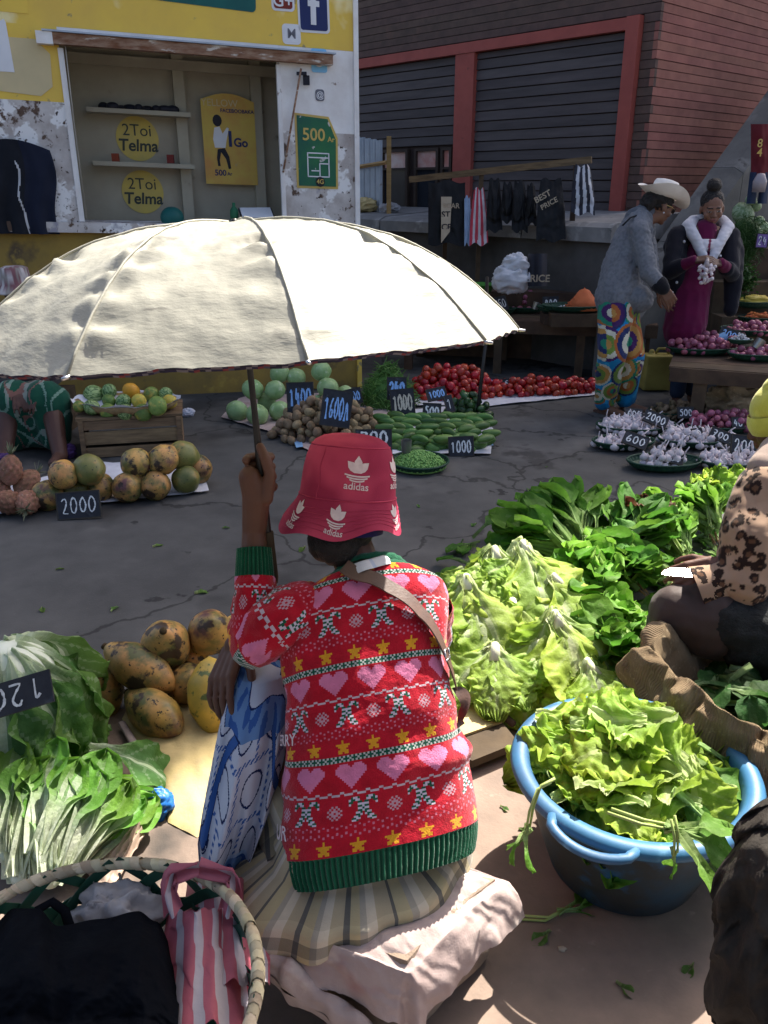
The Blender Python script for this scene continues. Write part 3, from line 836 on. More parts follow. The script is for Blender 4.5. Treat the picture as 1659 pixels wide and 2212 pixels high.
for k in range(NP):
    m = MB(); a0 = A0 + k * 2 * math.pi / NP
    off = -A0
    def fn(u, v, a0=a0):
        a = a0 + u * 2 * math.pi / NP * 1.0
        return canopy_pt(a + off + 1e-6 if False else (a - A0) + 0.0, v) if False else _cp(a, v)
    def _cp(a, v):
        # canopy_pt measures ribs from zero: turn the pattern so that a rib pair faces the street
        p = canopy_pt(a - A0, max(v, .012))
        d = p - UC; h = d.dot(AX); d -= AX * h
        ca, sa = math.cos(A0), math.sin(A0); X, Y = d.dot(ux), d.dot(uy)
        return UC + ux * (X * ca - Y * sa) + uy * (X * sa + Y * ca) + AX * h
    m.grid(44, 74, lambda u, v: _cp(a0 + u * 2 * math.pi / NP, v))
    m.build('canopy_panel', 'canopy', um)
    # hem strip showing the printed lining
    m = MB()
    cols = [(.03, .025, .06), (.16, .15, .18), (.03, .025, .06), (.18, .04, .05), (.08, .075, .11), (.02, .02, .04)]
    m.grid(40, 2, lambda u, v: _cp(a0 + u * 2 * math.pi / NP, 1.0) - AX * (.0065 * v) - (_cp(a0 + u * 2 * math.pi / NP, 1.0) - UC).normalized() * .006 * v,
           col=lambda u, v: cols[int(u * 40 + (1 if v > .5 else 0) + (noise.noise(V((u * 9, k, 0))) * 3)) % 6])
    m.build('hem', 'canopy_trim', um)
    # seam cord along the rib, rib bow below, tip
    a = a0
    m = MB(); m.tube([_cp(a, r / 22) + AX * .0015 for r in range(1, 23)], .0022, 5); m.build('seam', 'canopy', um)
    m = MB(); m.tube([_cp(a, r / 16) - AX * (.009 if r < 16 else .004) for r in range(1, 17)], .0026, 6)
    rbo = m.build('rib', 'dark_metal', um)
    m = MB(); hub = UC + AX * .02; m.tube([hub, _cp(a, .55) - AX * .012], .0025, 5); m.build('stretcher', 'dark_metal', rbo)
    m = MB(); tip = _cp(a, 1.0); od = (tip - UC).normalized(); m.tube([tip - od * .012, tip + od * .012 - AX * .003], [.004, .0028], 7); m.build('tip', 'steel', rbo)
SH_B = at(588, 1245, 1.80); SH_T = UC + AX * (UH + .0)
m = MB(); m.tube([lerp(SH_B, SH_T, k / 8) for k in range(9)], [.0085] * 3 + [.0085, .0065, .0065, .0065, .0065, .0065], 10); m.build('shaft', 'dark_metal', um)
m = MB(); m.tube([SH_B - (SH_T - SH_B).normalized() * .015, SH_B, lerp(SH_B, SH_T, .14)], [.011, .0135, .0125], 12); m.build('handle', 'wood_dark', um)
m = MB(); m.tube([UC + AX * (UH - .004), UC + AX * (UH + .008)], [.010, .005], 10); m.build('ferrule', 'dark_metal', um)
m = MB(); m.tube([UC + AX * .008, UC + AX * .035], .016, 12); m.build('runner', 'dark_metal', um)

# ================================================================== the woman in the red sweater
def onb(px, py, t): return at(px, py, t)
SEC = [(840, 1900, 1.575, .196, .130), (838, 1845, 1.585, .207, .140), (834, 1770, 1.60, .203, .140), (822, 1640, 1.615, .186, .126), (810, 1540, 1.625, .176, .118),
       (800, 1440, 1.645, .174, .112), (793, 1340, 1.675, .186, .115), (790, 1280, 1.695, .188, .110), (790, 1240, 1.715, .172, .098), (793, 1215, 1.735, .125, .080), (796, 1205, 1.755, .068, .058)]
bp = [at(a, b, t) for a, b, t, _, _ in SEC]
YAW = math.radians(11)
TX = V((math.cos(YAW), math.sin(YAW), .085)).normalized()
arc = [0.0]
for a, b in zip(bp, bp[1:]): arc.append(arc[-1] + (b - a).length)
TL = arc[-1]
def sect(l):
    for i in range(len(arc) - 1):
        if l <= arc[i + 1] or i == len(arc) - 2:
            f = max(0, min(1, (l - arc[i]) / (arc[i + 1] - arc[i])))
            # Catmull-Rom
            g = lambda A: (lambda p0, p1, p2, p3: p1 + (p2 - p0) * (f / 2) + (p0 * 2 - p1 * 5 + p2 * 4 - p3) * (f * f / 2) + (p1 * 3 - p0 - p2 * 3 + p3) * (f ** 3 / 2))(A[max(i - 1, 0)], A[i], A[i + 1], A[min(i + 2, len(A) - 1)])
            P = g(bp); hw = g([s[3] for s in SEC]); ry = g([s[4] for s in SEC])
            T = (bp[min(i + 1, len(bp) - 1)] - bp[i]).normalized().lerp((bp[min(i + 2, len(bp) - 1)] - bp[min(i + 1, len(bp) - 2)]).normalized(), f) if i < len(bp) - 2 else (bp[i + 1] - bp[i]).normalized()
            return P, hw, ry, T
def torso(a, l, off=0.0):
    """a: angle from the middle of the back (+ to her right), l: metres up from the hem"""
    P, hw, ry, T = sect(l)
    F = TX.cross(T) * -1.0
    if F.y < 0: F = -F
    F = F.normalized()
    c = P + F * ry
    ca, sa = math.cos(a), math.sin(a)
    e = .82
    X = math.copysign(abs(sa) ** e, sa) * (hw + off); Y = math.copysign(abs(ca) ** e, ca) * (ry + off)
    return c + TX * X - F * Y
ST = .0038
_ang = [0.0]; _acc = [0.0]
for _k in range(1, 401):
    _a = math.pi * _k / 400
    _acc.append(_acc[-1] + (torso(_a, .35) - torso(math.pi * (_k - 1) / 400, .35)).length); _ang.append(_a)
def arc_angle(u):
    """0..1 round the body -> angle, evenly spaced along the cloth"""
    x = abs(u - .5) * 2 * _acc[-1]; lo_, hi_ = 0, 400
    while hi_ - lo_ > 1:
        md = (lo_ + hi_) // 2
        if _acc[md] <= x: lo_ = md
        else: hi_ = md
    f = (x - _acc[lo_]) / max(1e-9, _acc[hi_] - _acc[lo_])
    return math.copysign(lerp(_ang[lo_], _ang[hi_], f), u - .5)
CANE = [" GWWG   GWWG ", "WGGWW   WWGGW", "GG  GG GG  GG", "W   WWWWW   W", "    GGWGG    ", "    WWGWW    ", "    GGWGG    ", "   WWG GWW   ", "   GGW WGG   ", "  WWG   GWW  ", " GGWW   WWGG ", " WWG     GWW "]
FLK = ["  F F  ", " F F F ", "F FFF F", " FF FF ", "F FFF F", " F F F ", "  F F  "]
STAR = ["   Y   ", "   Y   ", "YYYYYYY", " YYYYY ", "  YYY  ", " YYYYY ", " YY YY "]
HEART = ["  PPPP   PPPP  ", " PPPPPP PPPPPP ", "PPPPPPPPPPPPPPP", "PPPPPPPPPPPPPPP", "PPPPPPPPPPPPPPP", " PPPPPPPPPPPPP ", "  PPPPPPPPPPP  ", "   PPPPPPPPP   ", "    PPPPPPP    ", "     PPPPP     ", "      PPP      ", "       P       "]
KC = {'F': (.52, .30, .36), 'W': (.62, .56, .66), 'G': (.008, .10, .055), 'Y': (.72, .34, .02), 'P': (.68, .20, .36)}
RED = (.46, .006, .022); GRN = (.006, .095, .045)
def bmpx(b, x, y):
    if 0 <= y < len(b) and 0 <= x < len(b[0]):
        return KC.get(b[y][x])
def knitcol(i, j, ph=0):
    """stitch colour: i column, j row above the rib"""
    k = j // 47; r = j % 47; i = i + ph + k * 5
    c = None
    if r < 8: c = bmpx(STAR, (i % 15) - 3, 7 - r)
    elif r < 14:
        q = (r - 9)
        if (i + (0 if q in (0, 3) else 2) + q // 3 * 2) % 4 == 0 and q in (0, 1, 3, 4): c = (.60, .16, .24)
    elif 15 <= r < 27:
        x = i % 27
        c = bmpx(CANE, x, 26 - r) or bmpx(FLK, x - 17, 23 - r)
    elif r in (28, 29):
        if (i + r * 2) % 6 < (4 if r == 28 else 2): c = (.56, .44, .50)
    elif 31 <= r < 43: c = bmpx(HEART, (i % 20) - 2, 42 - r)
    elif r in (44, 45, 46):
        c = (.006, .085, .05)
        if (i + r) % 2 == 0 and (r != 45 or i % 4 < 2): c = (.50, .52, .50)
    if c is None:
        n_ = noise.noise(V((i * .15, j * .15, 0)))
        c = tuple(x * (1 + .15 * n_) for x in RED)
    return c
wo = thing('person', V((.0, 1.42, .26)), 'woman seen from behind in red patterned sweater and red bucket hat, holding the umbrella', 'person')
SK = (.115, .052, .032)
# --- body under the clothes: one continuous skin
sh_l, el_l, wr_l = at(632, 1315, 1.735), at(550, 1378, 1.73), at(549, 1150, 1.765)
sh_r, el_r, wr_r = at(905, 1320, 1.80), at(880, 1470, 2.0), at(508, 1395, 1.86)
HC = at(737, 1085, 1.83)                      # middle of the head
HM = Matrix.Rotation(math.radians(14), 3, 'Z') @ Matrix.Rotation(math.radians(-12), 3, 'X') @ Matrix.Rotation(math.radians(7), 3, 'Y')
b = MB()
mid = [torso(0, l).lerp(torso(math.pi, l), .5) for l in (.05, .2, .4, .52, .62)]
b.limb([(mid[0], .10), (mid[1], .10), (mid[2], .095), (mid[3], .09)]); b.cone(mid[3], .08, mid[4], .05)
b.cone(mid[4], .048, HC + HM @ V((0, -.02, -.05)), .05)
b.cone(mid[3], .06, sh_l, .045); b.cone(mid[3], .06, sh_r, .045)
b.limb([(sh_l, .042), (el_l, .036), (wr_l, .026)]); b.limb([(sh_r, .042), (el_r, .036), (wr_r, .025)])
knee_l, ank_l = at(572, 1470, 1.93), gnd(500, 1840, .06)
knee_r, ank_r = at(850, 1480, 2.15), gnd(820, 1650, .06)
hip_l, hip_r = mid[0] - TX * .09, mid[0] + TX * .09
b.limb([(hip_l, .085), (knee_l, .055), (ank_l, .036)]); b.limb([(hip_r, .085), (knee_r, .055), (ank_r, .036)])
b.cone(ank_l, .034, ank_l + V((-.03, .13, -.035)), .026); b.cone(ank_r, .034, ank_r + V((0, .13, -.035)), .026)
head_shells(b, HC, HM, .95)
# fist closed on the shaft
ax = (SH_T - SH_B).normalized()
gp = at(548, 1012, 1.755); sfac = (gp - SH_B).dot(ax); gp = SH_B + ax * sfac
hx = V((1, 0, 0)); hx = (hx - ax * hx.dot(ax)).normalized(); hy = ax.cross(hx)        # hy away from the camera
hand0 = gp + ax * -.055 - hx * .014 - hy * .012
b.cone(wr_l, .026, hand0, .030); b.cone(hand0, .029, gp - hx * .022 - hy * .016 + ax * -.01, .024)
for k in range(4):
    o = gp + ax * (.026 - k * .0215)
    prev = None
    for ang, rad in ((205, .029), (160, .028), (110, .026), (62, .025), (20, .024), (-15, .023)):
        a = math.radians(ang); p = o + hx * math.cos(a) * rad + hy * math.sin(a) * rad
        if prev: b.cone(prev, .0095, p, .0086, 9)
        prev = p
th0 = hand0 + hx * .022 - hy * .012
b.limb([(th0, .016), (gp + hx * .022 - hy * .020 + ax * -.005, .0125), (gp + hx * .014 - hy * .018 + ax * .03, .0112), (gp + hx * .006 - hy * .012 + ax * .052, .0095)])
# right hand lying over the knee
hd = (at(474, 1480, 1.80) - wr_r).normalized()
hand_shells(b, wr_r, hd, V((-.55, -.45, .6)), (.35, .4, .45, .5), .4, .98, -1)
b = shrink(b, .0031, 2, .5)
HMI = HM.inverted()
fc = facecol(SK)
def bodycol(p):
    q = HMI @ (p - HC) / .95
    if abs(q.x) < .08 and -.1 < q.z < .1 and abs(q.y) < .13: return fc(q)
    # nails on the fist and paler palms
    return SK
paint(b, bodycol); b.build('body', 'skin', wo)
# --- sweater
RIB = .060
nrow = int((TL - RIB) / ST); nu = 2 * int(_acc[-1] / ST)
def tors_fn(u, l):
    a = arc_angle(u)
    off = 0.0
    if l < RIB: off = .0022 * math.sin((u - .5) * 2 * math.pi * 100) * (1 if l > .004 else .5) - .003
    # slack cloth: folds across the small of the back and at the hips
    off += .0085 * noise.noise(V((a * 2.2 + l * 5, l * 15 - a * 1.5, 3))) * smooth(.05, .15, l) * (1 - smooth(.5, .62, l))
    off += .010 * math.exp(-((l - .19) / .02) ** 2) * (.3 + max(0, a)) + .008 * math.exp(-((l - .30) / .03) ** 2) * max(0, math.sin(a * 1.0))
    off += .0012 * noise.noise(V((a * 22, l * 120, 0)))
    return torso(a, l, off)
m = MB(); sw = MB()
sw.grid(nu, nrow, lambda u, v: tors_fn(u, RIB + v * (TL - RIB)), col=lambda u, v: knitcol(int(u * nu), int(v * nrow)) if v * nrow < nrow - 8 else GRN, wrapu=True)
swo = sw.build('sweater', 'knit', wo)
m.grid(800, 12, lambda u, v: tors_fn(u, v * RIB), col=lambda u, v: tuple(c * (.55 + .55 * (.5 + .5 * math.sin((u - .5) * 2 * math.pi * 100))) for c in GRN), wrapu=True)
m.build('hem_rib', 'knit', swo)
def sleeve(path, rads, name, ph, cuff=.10, n=104):
    P = [V(p) for p in path]
    # resample
    pts, rs = [], []
    L = [0]
    for a, c in zip(P, P[1:]): L.append(L[-1] + (c - a).length)
    tot = L[-1]; ns = int(tot / ST)
    def ev(l):
        for i in range(len(L) - 1):
            if l <= L[i + 1] or i == len(L) - 2:
                f = max(0, min(1, (l - L[i]) / (L[i + 1] - L[i])))
                g = lambda A: (lambda p0, p1, p2, p3: p1 + (p2 - p0) * (f / 2) + (p0 * 2 - p1 * 5 + p2 * 4 - p3) * (f * f / 2) + (p1 * 3 - p0 - p2 * 3 + p3) * (f ** 3 / 2))(A[max(i - 1, 0)], A[i], A[i + 1], A[min(i + 2, len(A) - 1)])
                return g(P), g(rads)
    for k in range(ns + 1):
        p, r = ev(tot * k / ns); pts.append(p); rs.append(r)
    s_ = MB(); s_.tube(pts, rs, n, False)
    for i in range(ns + 1):
        for k in range(n):
            v = s_.v[i * n + k]; d = (v - pts[i]).normalized()
            q = .006 * noise.noise(v * 22) + .0035 * noise.noise(v * 60)
            if tot - tot * i / ns < cuff: q = .0028 * math.sin(k * 2 * math.pi * 28 / n) - .002
            s_.v[i * n + k] = v + d * q
    cs = []
    for i in range(ns):
        for k in range(n):
            if tot - tot * i / ns < cuff: cs.append(tuple(c * (.55 + .55 * (.5 + .5 * math.sin(k * 2 * math.pi * 28 / n))) for c in GRN))
            else: cs.append(knitcol(k, i, ph))
    s_.c = cs; s_.hascol = True
    return s_.build(name, 'knit', swo)
sleeve([at(690, 1300, 1.76), sh_l + V((.02, 0, 0)), at(592, 1350, 1.715), el_l + V((-.002, 0, -.012)), at(546, 1335, 1.735), at(550, 1255, 1.75), at(549, 1185, 1.762)],
       [.040, .060, .062, .052, .046, .042, .037], 'sleeve', 3, .062)
sleeve([at(915, 1310, 1.80), at(915, 1380, 1.87), el_r, at(700, 1430, 1.95), at(545, 1392, 1.905)], [.062, .060, .052, .045, .038], 'sleeve', 9, .06)
for t_, l_, a_ in (('MERRY', .285, -1.30), ('UR', .108, -1.22)):
    m = MB(); v_, f_ = textmesh(t_, .036, .012); m.add([torso(a_ + x / .150, l_ + y, .0125) for x, y in v_], f_); m.build('lettering', 'hat_white', swo, sm=False)
# neckband and blouse collar
m = MB()
m.grid(90, 5, lambda u, v: torso((u - .5) * 2 * math.pi, TL - .004, .006 + .006 * math.sin(math.pi * v) + .001 * math.sin(u * 400)) + (bp[-1] - bp[-2]).normalized() * (v * .026 - .012), col=lambda u, v: GRN, wrapu=True); m.build('neckband', 'knit', swo)
nk = mid[4]
m = MB(); na = (HC + HM @ V((0, -.02, -.06)) - nk).normalized(); fx, fy, fz_ = frame(na)
m.grid(60, 8, lambda u, v: nk + na * (.01 + .05 * math.sin(v * 2.6)) + (fx * math.cos(u * 6.283) + fy * math.sin(u * 6.283)) * (.060 + .022 * v + .003 * math.sin(u * 44)), col=lambda u, v: (.62, .62, .64) if (int(u * 60) % 7) else (.45, .5, .62), wrapu=True); m.build('blouse_collar', 'cloth', wo)
# shoulder strap across the back
m = MB()
def strap_path(f):
    a = lerp(-.22, 1.36, f ** .9); l = lerp(TL - .035, .335, f)
    return a, l
for side in (0,):
    vs_, fs = [], []
    n = 60
    for k in range(n + 1):
        a, l = strap_path(k / n); a2, l2 = strap_path(min(1, k / n + .01)); a1, l1 = strap_path(max(0, k / n - .01))
        dp = (torso(a2, l2) - torso(a1, l1)).normalized(); p = torso(a, l, .0105)
        nrm = (p - (torso(0, l).lerp(torso(math.pi, l), .5))).normalized(); x = dp.cross(nrm).normalized()
        for w_, h_ in ((-.0155, 0), (.0155, 0), (.0155, .0035), (-.0155, .0035)): vs_.append(p + x * w_ + nrm * h_)
    for k in range(n):
        for i in range(4): fs.append((k * 4 + i, k * 4 + (i + 1) % 4, k * 4 + 4 + (i + 1) % 4, k * 4 + 4 + i))
    m.add(vs_, fs)
st_o = m.build('bag_strap', 'leather', wo, auto=40)
m = MB(); a, l = strap_path(.72); p = torso(a, l, .016); q = torso(a + .05, l - .02, .016); dp = (q - p).normalized(); nrm = (p - mid[2]).normalized(); x = dp.cross(nrm).normalized()
for s0, s1 in ((-.02, -.016), (.016, .02)): m.tube([p + x * s0, p + x * s0 + dp * .02], .002, 6)
m.tube([p - x * .02, p + x * .02], .002, 6); m.tube([p - x * .02 + dp * .02, p + x * .02 + dp * .02], .002, 6); m.build('strap_buckle', 'steel', st_o)
m = MB()
t0, t1 = torso(1.36, .335, .012), torso(1.40, .25, .02)
m.grid(6, 26, lambda u, v: t0.lerp(t1, v) + V((.012 * math.sin(v * 5), -.004, -.01 * v)) + TX * ((u - .5) * (.018 + .006 * math.sin(v * 6))) + V((0, (u - .5) * .02 * math.sin(v * 7), 0))); m.build('strap_end', 'leather', st_o)
# hair, bun, headband
m = MB(); T = lambda x, y, z: HC + HM @ V((x, y, z))
m.ell(T(0, -.012, .025), (.078, .088, .075), 20, 14, HM); m.ell(T(0, -.06, -.05), (.066, .055, .05), 16, 10, HM); m.ell(T(-.02, -.088, -.085), (.046, .04, .042), 14, 10, HM); m.ell(T(-.045, -.05, -.075), (.035, .04, .05), 14, 10, HM)
m = shrink(m, .006, 2)
for i, v in enumerate(m.v): m.v[i] = v + (v - HC).normalized() * .004 * noise.noise(v * 70)
ho = m.build('hair', 'hair', wo)
m = MB(); m.grid(40, 3, lambda u, v: T(0, -.035, -.045) + HM @ V((.088 * math.cos(lerp(3.4, 6.1, u)), .092 * math.sin(lerp(3.4, 6.1, u)), .022 * (v - .5))), col=lambda u, v: (.015, .012, .07)); m.build('headband', 'cloth', wo)
# bucket hat
HT = HC + HM @ V((.012, -.01, .0))
HP = [(.0005, .1545), (.035, .1525), (.060, .147), (.078, .137), (.089, .122), (.0955, .102), (.100, .078), (.1030, .05), (.1052, .022), (.1065, .016), (.115, -.008), (.123, -.034), (.129, -.052), (.130, -.055), (.128, -.055), (.113, -.012), (.103, .014)]
def hatp(ph, s, lift=0.0):
    """ph: angle (0 towards the camera), s: height along the profile"""
    for (r0, z0), (r1, z1) in zip(HP, HP[1:]):
        if z1 <= s <= z0:
            f = (z0 - s) / (z0 - z1 + 1e-9); r = lerp(r0, r1, f); break
    else: r = HP[-4][0]
    r *= 1 + .025 * math.sin(3 * ph + 1) * smooth(.02, -.05, s) + .012 * noise.noise(V((math.cos(ph) * 2, math.sin(ph) * 2, s * 18)))
    fl_ = smooth(.018, -.05, s); r *= 1 + fl_ * (.11 * max(0, -math.sin(ph + .3)) - .03 * max(0, math.sin(ph)))
    dz = (.010 * math.sin(2 * ph + .6) + .008 * math.sin(5 * ph)) * fl_
    return HT + HM @ V((math.sin(ph) * (r + lift), -math.cos(ph) * (r + lift), s + dz))
m = MB()
zs = [.1545, .1535, .1515, .147, .142, .137, .130, .122, .112, .102, .09, .078, .065, .05, .036, .022, .016, .004, -.008, -.02, -.034, -.044, -.052, -.055]
m.grid(96, len(zs) - 1, lambda u, v: hatp(u * 2 * math.pi, zs[int(round(v * (len(zs) - 1)))]), wrapu=True)
hat = m.build('bucket_hat', 'hat_red', wo)
for s in (.128, .018):
    m = MB(); m.tube([hatp(k * 2 * math.pi / 90, s, .0006) for k in range(90)], .0016, 5, closed=True); m.build('seam', 'hat_red', hat)
m = MB(); m.tube([hatp(-.85 + .02 * math.sin(k), lerp(.128, .016, k / 12), .0004) for k in range(13)], .0012, 5); m.build('seam', 'hat_red', hat)
for k in range(5):
    m = MB(); s = -.002 - k * .0095; m.tube([hatp(q * 2 * math.pi / 90, s, .0004) for q in range(90)], .0007, 4, closed=True); m.build('stitching', 'hat_red', hat)
def petal(ang, L, W):
    pts = [(0, 1), (.55, .66), (.62, .42), (.45, .12), (0, -.15), (-.45, .12), (-.62, .42), (-.55, .66)]
    return [((x * W) * math.cos(ang) + (y * L) * math.sin(ang), -(x * W) * math.sin(ang) + (y * L) * math.cos(ang)) for x, y in pts]
def trefoil(ph, s, sz, rad, par, tilt=0.0, clip=None):
    mm = MB()
    def mp(x, y, k): return hatp(ph + (x * math.cos(tilt) - y * math.sin(tilt)) / rad, s + x * math.sin(tilt) + y * math.cos(tilt), .0012 + k * .0002)
    for k, (an, L, W) in enumerate(((0, .60, .26), (-.82, .56, .24), (.82, .56, .24))):
        pts = [(x * sz, y * sz) for x, y in petal(an, L, W)]
        pts = [(x, max(y, -.02 * sz)) for x, y in pts]
        c = (sum(p[0] for p in pts) / 8, sum(p[1] for p in pts) / 8)
        mm.add([mp(x, y, k) for x, y in pts] + [mp(c[0], c[1], k)], [(i, (i + 1) % 8, 8) for i in range(8)])
    for k, (y0, w0) in enumerate(((-.06, .46), (-.15, .38), (-.24, .27))):
        for q in range(6):
            x0, x1 = lerp(-w0, w0, q / 6), lerp(-w0, w0, (q + 1) / 6)
            ya, yb = y0 - .05 * (1 - (x0 / w0) ** 2), y0 - .05 * (1 - (x1 / w0) ** 2)
            mm.add([mp(x0 * sz, ya * sz, 3), mp(x1 * sz, yb * sz, 3), mp(x1 * sz, (yb - .055) * sz, 3), mp(x0 * sz, (ya - .055) * sz, 3)], [(0, 1, 2, 3)])
    mm.build('logo', 'hat_white', par, sm=False)
    mm = MB(); v_, f_ = textmesh('adidas', .36 * sz, .012); mm.add([mp(x, y - .50 * sz, 3) for x, y in v_], f_); mm.build('lettering', 'hat_white', par, sm=False)
trefoil(.0 - .03, .078, .058, .101, hat, -.06)
trefoil(1.08, .078, .058, .101, hat, -.05)
trefoil(-.38, -.016, .046, .127, hat, -.16)
trefoil(.92, -.014, .044, .127, hat, .25)
trefoil(-1.25, -.014, .044, .127, hat, -.3)

# --- plaid skirt spread over the seat
PL = [((.38, .32, .21), .30), ((.12, .115, .10), .12), ((.40, .34, .20), .25), ((.33, .30, .24), .13), ((.50, .44, .34), .20)]
def plaid(u, v):
    f = (u * 15) % 1; acc = 0; c = PL[-1][0]
    for col, w_ in PL:
        acc += w_
        if f < acc: c = col; break
    g = (v * 2.1) % 1
    if g < .22: c = tuple(x * .55 + .02 for x in c)
    elif g > .8: c = tuple(min(1, x * 1.15) for x in c)
    return c
m = MB()
SKC = mid[0] + V((-.03, -.0, -.02))
def skirt(u, v):
    a = (u - .5) * 2 * math.pi
    fold = .005 * math.sin(a * 11 + 2 * math.sin(a * 3)) + .022 * noise.noise(V((math.cos(a) * 2.2, math.sin(a) * 2.2, v * 2)))
    prof = [(.120, .11), (.165, .030), (.236, -.02), (.250, -.065), (.236, -.105), (.17, -.125)]
    f = v * 5; i = min(4, int(f)); f -= i
    r, z = lerp(prof[i][0], prof[i + 1][0], f), lerp(prof[i][1], prof[i + 1][1], f)
    rr_ = r + fold * smooth(0, .4, v)
    el_ = 1.0 + .10 * max(0, -math.sin(a)) ** 2
    return SKC + TX * (math.sin(a) * rr_ * el_) + V((-.02, -math.cos(a) * (rr_ - .045), z + .006 * math.sin(a * 7 + 1) * v))
m.grid(220, 30, skirt, col=plaid, wrapu=True); m.build('plaid_skirt', 'cloth', wo)
# skirt over the left thigh
m = MB()
def thigh(u, v):
    a = u * 2 * math.pi; p = lerp(hip_l + V((-.035, .05, -.03)), knee_l + V((.02, -.06, -.13)), v * .8); fx, fy, _z = frame(knee_l - hip_l)
    r = lerp(.125, .085, v) * (1 + .07 * math.sin(a * 7 + v * 6))
    return p + fx * math.cos(a) * r + fy * math.sin(a) * r * 1.1
m.grid(60, 20, thigh, col=lambda u, v: plaid(u * .6, v * .5), wrapu=True); m.build('skirt_thigh', 'cloth', wo)
# --- blue printed wrap hanging from the knee
ROWS = [(1408, 520, 612, 1.80), (1425, 505, 634, 1.77), (1480, 488, 640, 1.735), (1560, 468, 634, 1.70), (1640, 452, 622, 1.69), (1720, 436, 604, 1.685), (1790, 426, 575, 1.69), (1840, 432, 545, 1.70), (1876, 468, 500, 1.72)]
def wrapc(u, v):
    """cloth print: u across the visible front 0..1, v down"""
    x, y = u * 3.2, v * 4.4
    W = (.56, .58, .66); B = (.045, .12, .36); Md = (.15, .27, .50); DK_ = (.012, .025, .10)
    if v > .80 + .05 * math.sin(u * 7):
        e = v - .80 - .05 * math.sin(u * 7)
        if e < .018: return (.40, .52, .70)
        n_ = noise.noise(V((x * 2.2, y * 2.2, 7)))
        if abs(n_) < .035: return DK_
        return Md if n_ > .15 else B
    n_ = noise.noise(V((x * 1.5, y * 1.5, 1)))
    if v < .34:
        k = noise.noise(V((x * 1.4 + 3, y * 1.2, 4)))
        if abs(k - .05) < .022: return DK_
        if k > .05: return Md if noise.noise(V((x * 6, y * 3, 2))) > -.1 else B
        return W
    # winding blue ribbon
    rbn = math.sin(x * 1.9 + 1.5 * math.sin(y * .9)) - (y - 2.1) * .9
    if abs(rbn) < .16: return B if abs(rbn) < .125 else DK_
    # rings and dotted lines
    gx, gy = (x * 1.35 + .5 * int(y * 1.1) % 2) % 1 - .5, (y * 1.1) % 1 - .5
    d = math.hypot(gx, gy * 1.05)
    if abs(d - .30) < .022: return DK_
    if abs(gx) > .455 or abs(gy) > .46:
        s_ = (x * 9 + y * 9) % 1
        if s_ < .55: return B
    return W
m = MB()
def wrap(u, v):
    f = v * (len(ROWS) - 1); i = min(len(ROWS) - 2, int(f)); f -= i
    g = lambda k: lerp(ROWS[i][k], ROWS[i + 1][k], f)
    py, xl, xr, t = g(0), g(1), g(2), g(3)
    a = (u - .25) * 2 * math.pi            # u=.25 faces the camera
    c = at((xl + xr) / 2, py, t + .10); hw_ = (xr - xl) / 2 / FPX * t
    fold = 1 + (.30 * math.sin(a * 5 + 2.2 * v + 1.5 * math.sin(v * 3)) + .16 * math.sin(a * 11 - v * 3)) * smooth(.08, .6, v) + .10 * noise.noise(V((math.cos(a) * 3, v * 5, math.sin(a) * 3)))
    return c + V((math.sin(a) * hw_ * (1 + .04 * math.sin(a * 5)), -math.cos(a) * .10 * fold * (1 if v > .1 else .6), .012 * math.sin(a * 6) * v))
m.grid(300, 260, wrap, col=lambda u, v: wrapc((u % 1) * 2, v), wrapu=True)
m.build('blue_wrap', 'print', wo)

# ================================================================== her seat: a stone block with an empty sack over it
p1, p2, p3 = gnd(884, 2075, .235), gnd(1098, 1880, .235), gnd(575, 1985, .235)
p4 = p2 + p3 - p1
m = MB()
def sub_block(P, z0, z1, amp, n=14):
    mm = MB(); c = (P[0] + P[2]) / 2
    quad = lambda s, t: (P[0] * (1 - s) + P[1] * s) * (1 - t) + (P[3] * (1 - s) + P[2] * s) * t
    for face in range(6):
        def fn(u, v, face=face):
            if face == 0: q = quad(u, v); z = z1
            elif face == 1: q = quad(u, 0); z = lerp(z0, z1, v)
            elif face == 2: q = quad(1, u); z = lerp(z0, z1, v)
            elif face == 3: q = quad(1 - u, 1); z = lerp(z0, z1, v)
            elif face == 4: q = quad(0, 1 - u); z = lerp(z0, z1, v)
            else: q = quad(1 - u, v); z = z0
            w_ = V((q.x, q.y, z)); k = .93 + .07 * (4 * (u * (1 - u))) ** .3 * (4 * (v * (1 - v))) ** .3
            w_ = V((c.x, c.y, (z0 + z1) / 2)) + (w_ - V((c.x, c.y, (z0 + z1) / 2))) * k
            return w_ + V((noise.noise(w_ * 14), noise.noise(w_ * 14 + V((5, 0, 0))), noise.noise(w_ * 14 + V((0, 5, 0))) * .4)) * amp
        mm.grid(n, n, fn)
    return mm
q = [p1, p2, p4, p3]
cc = (p1 + p4) / 2
tag(sub_block([cc + (x - cc) * .94 for x in q], .0, .225, .012).build('stone_block', 'stone'), 'rough brown stone block under the sack the woman sits on', 'stone')
m = MB()
e1, e2 = (p2 - p1), (p3 - p1)
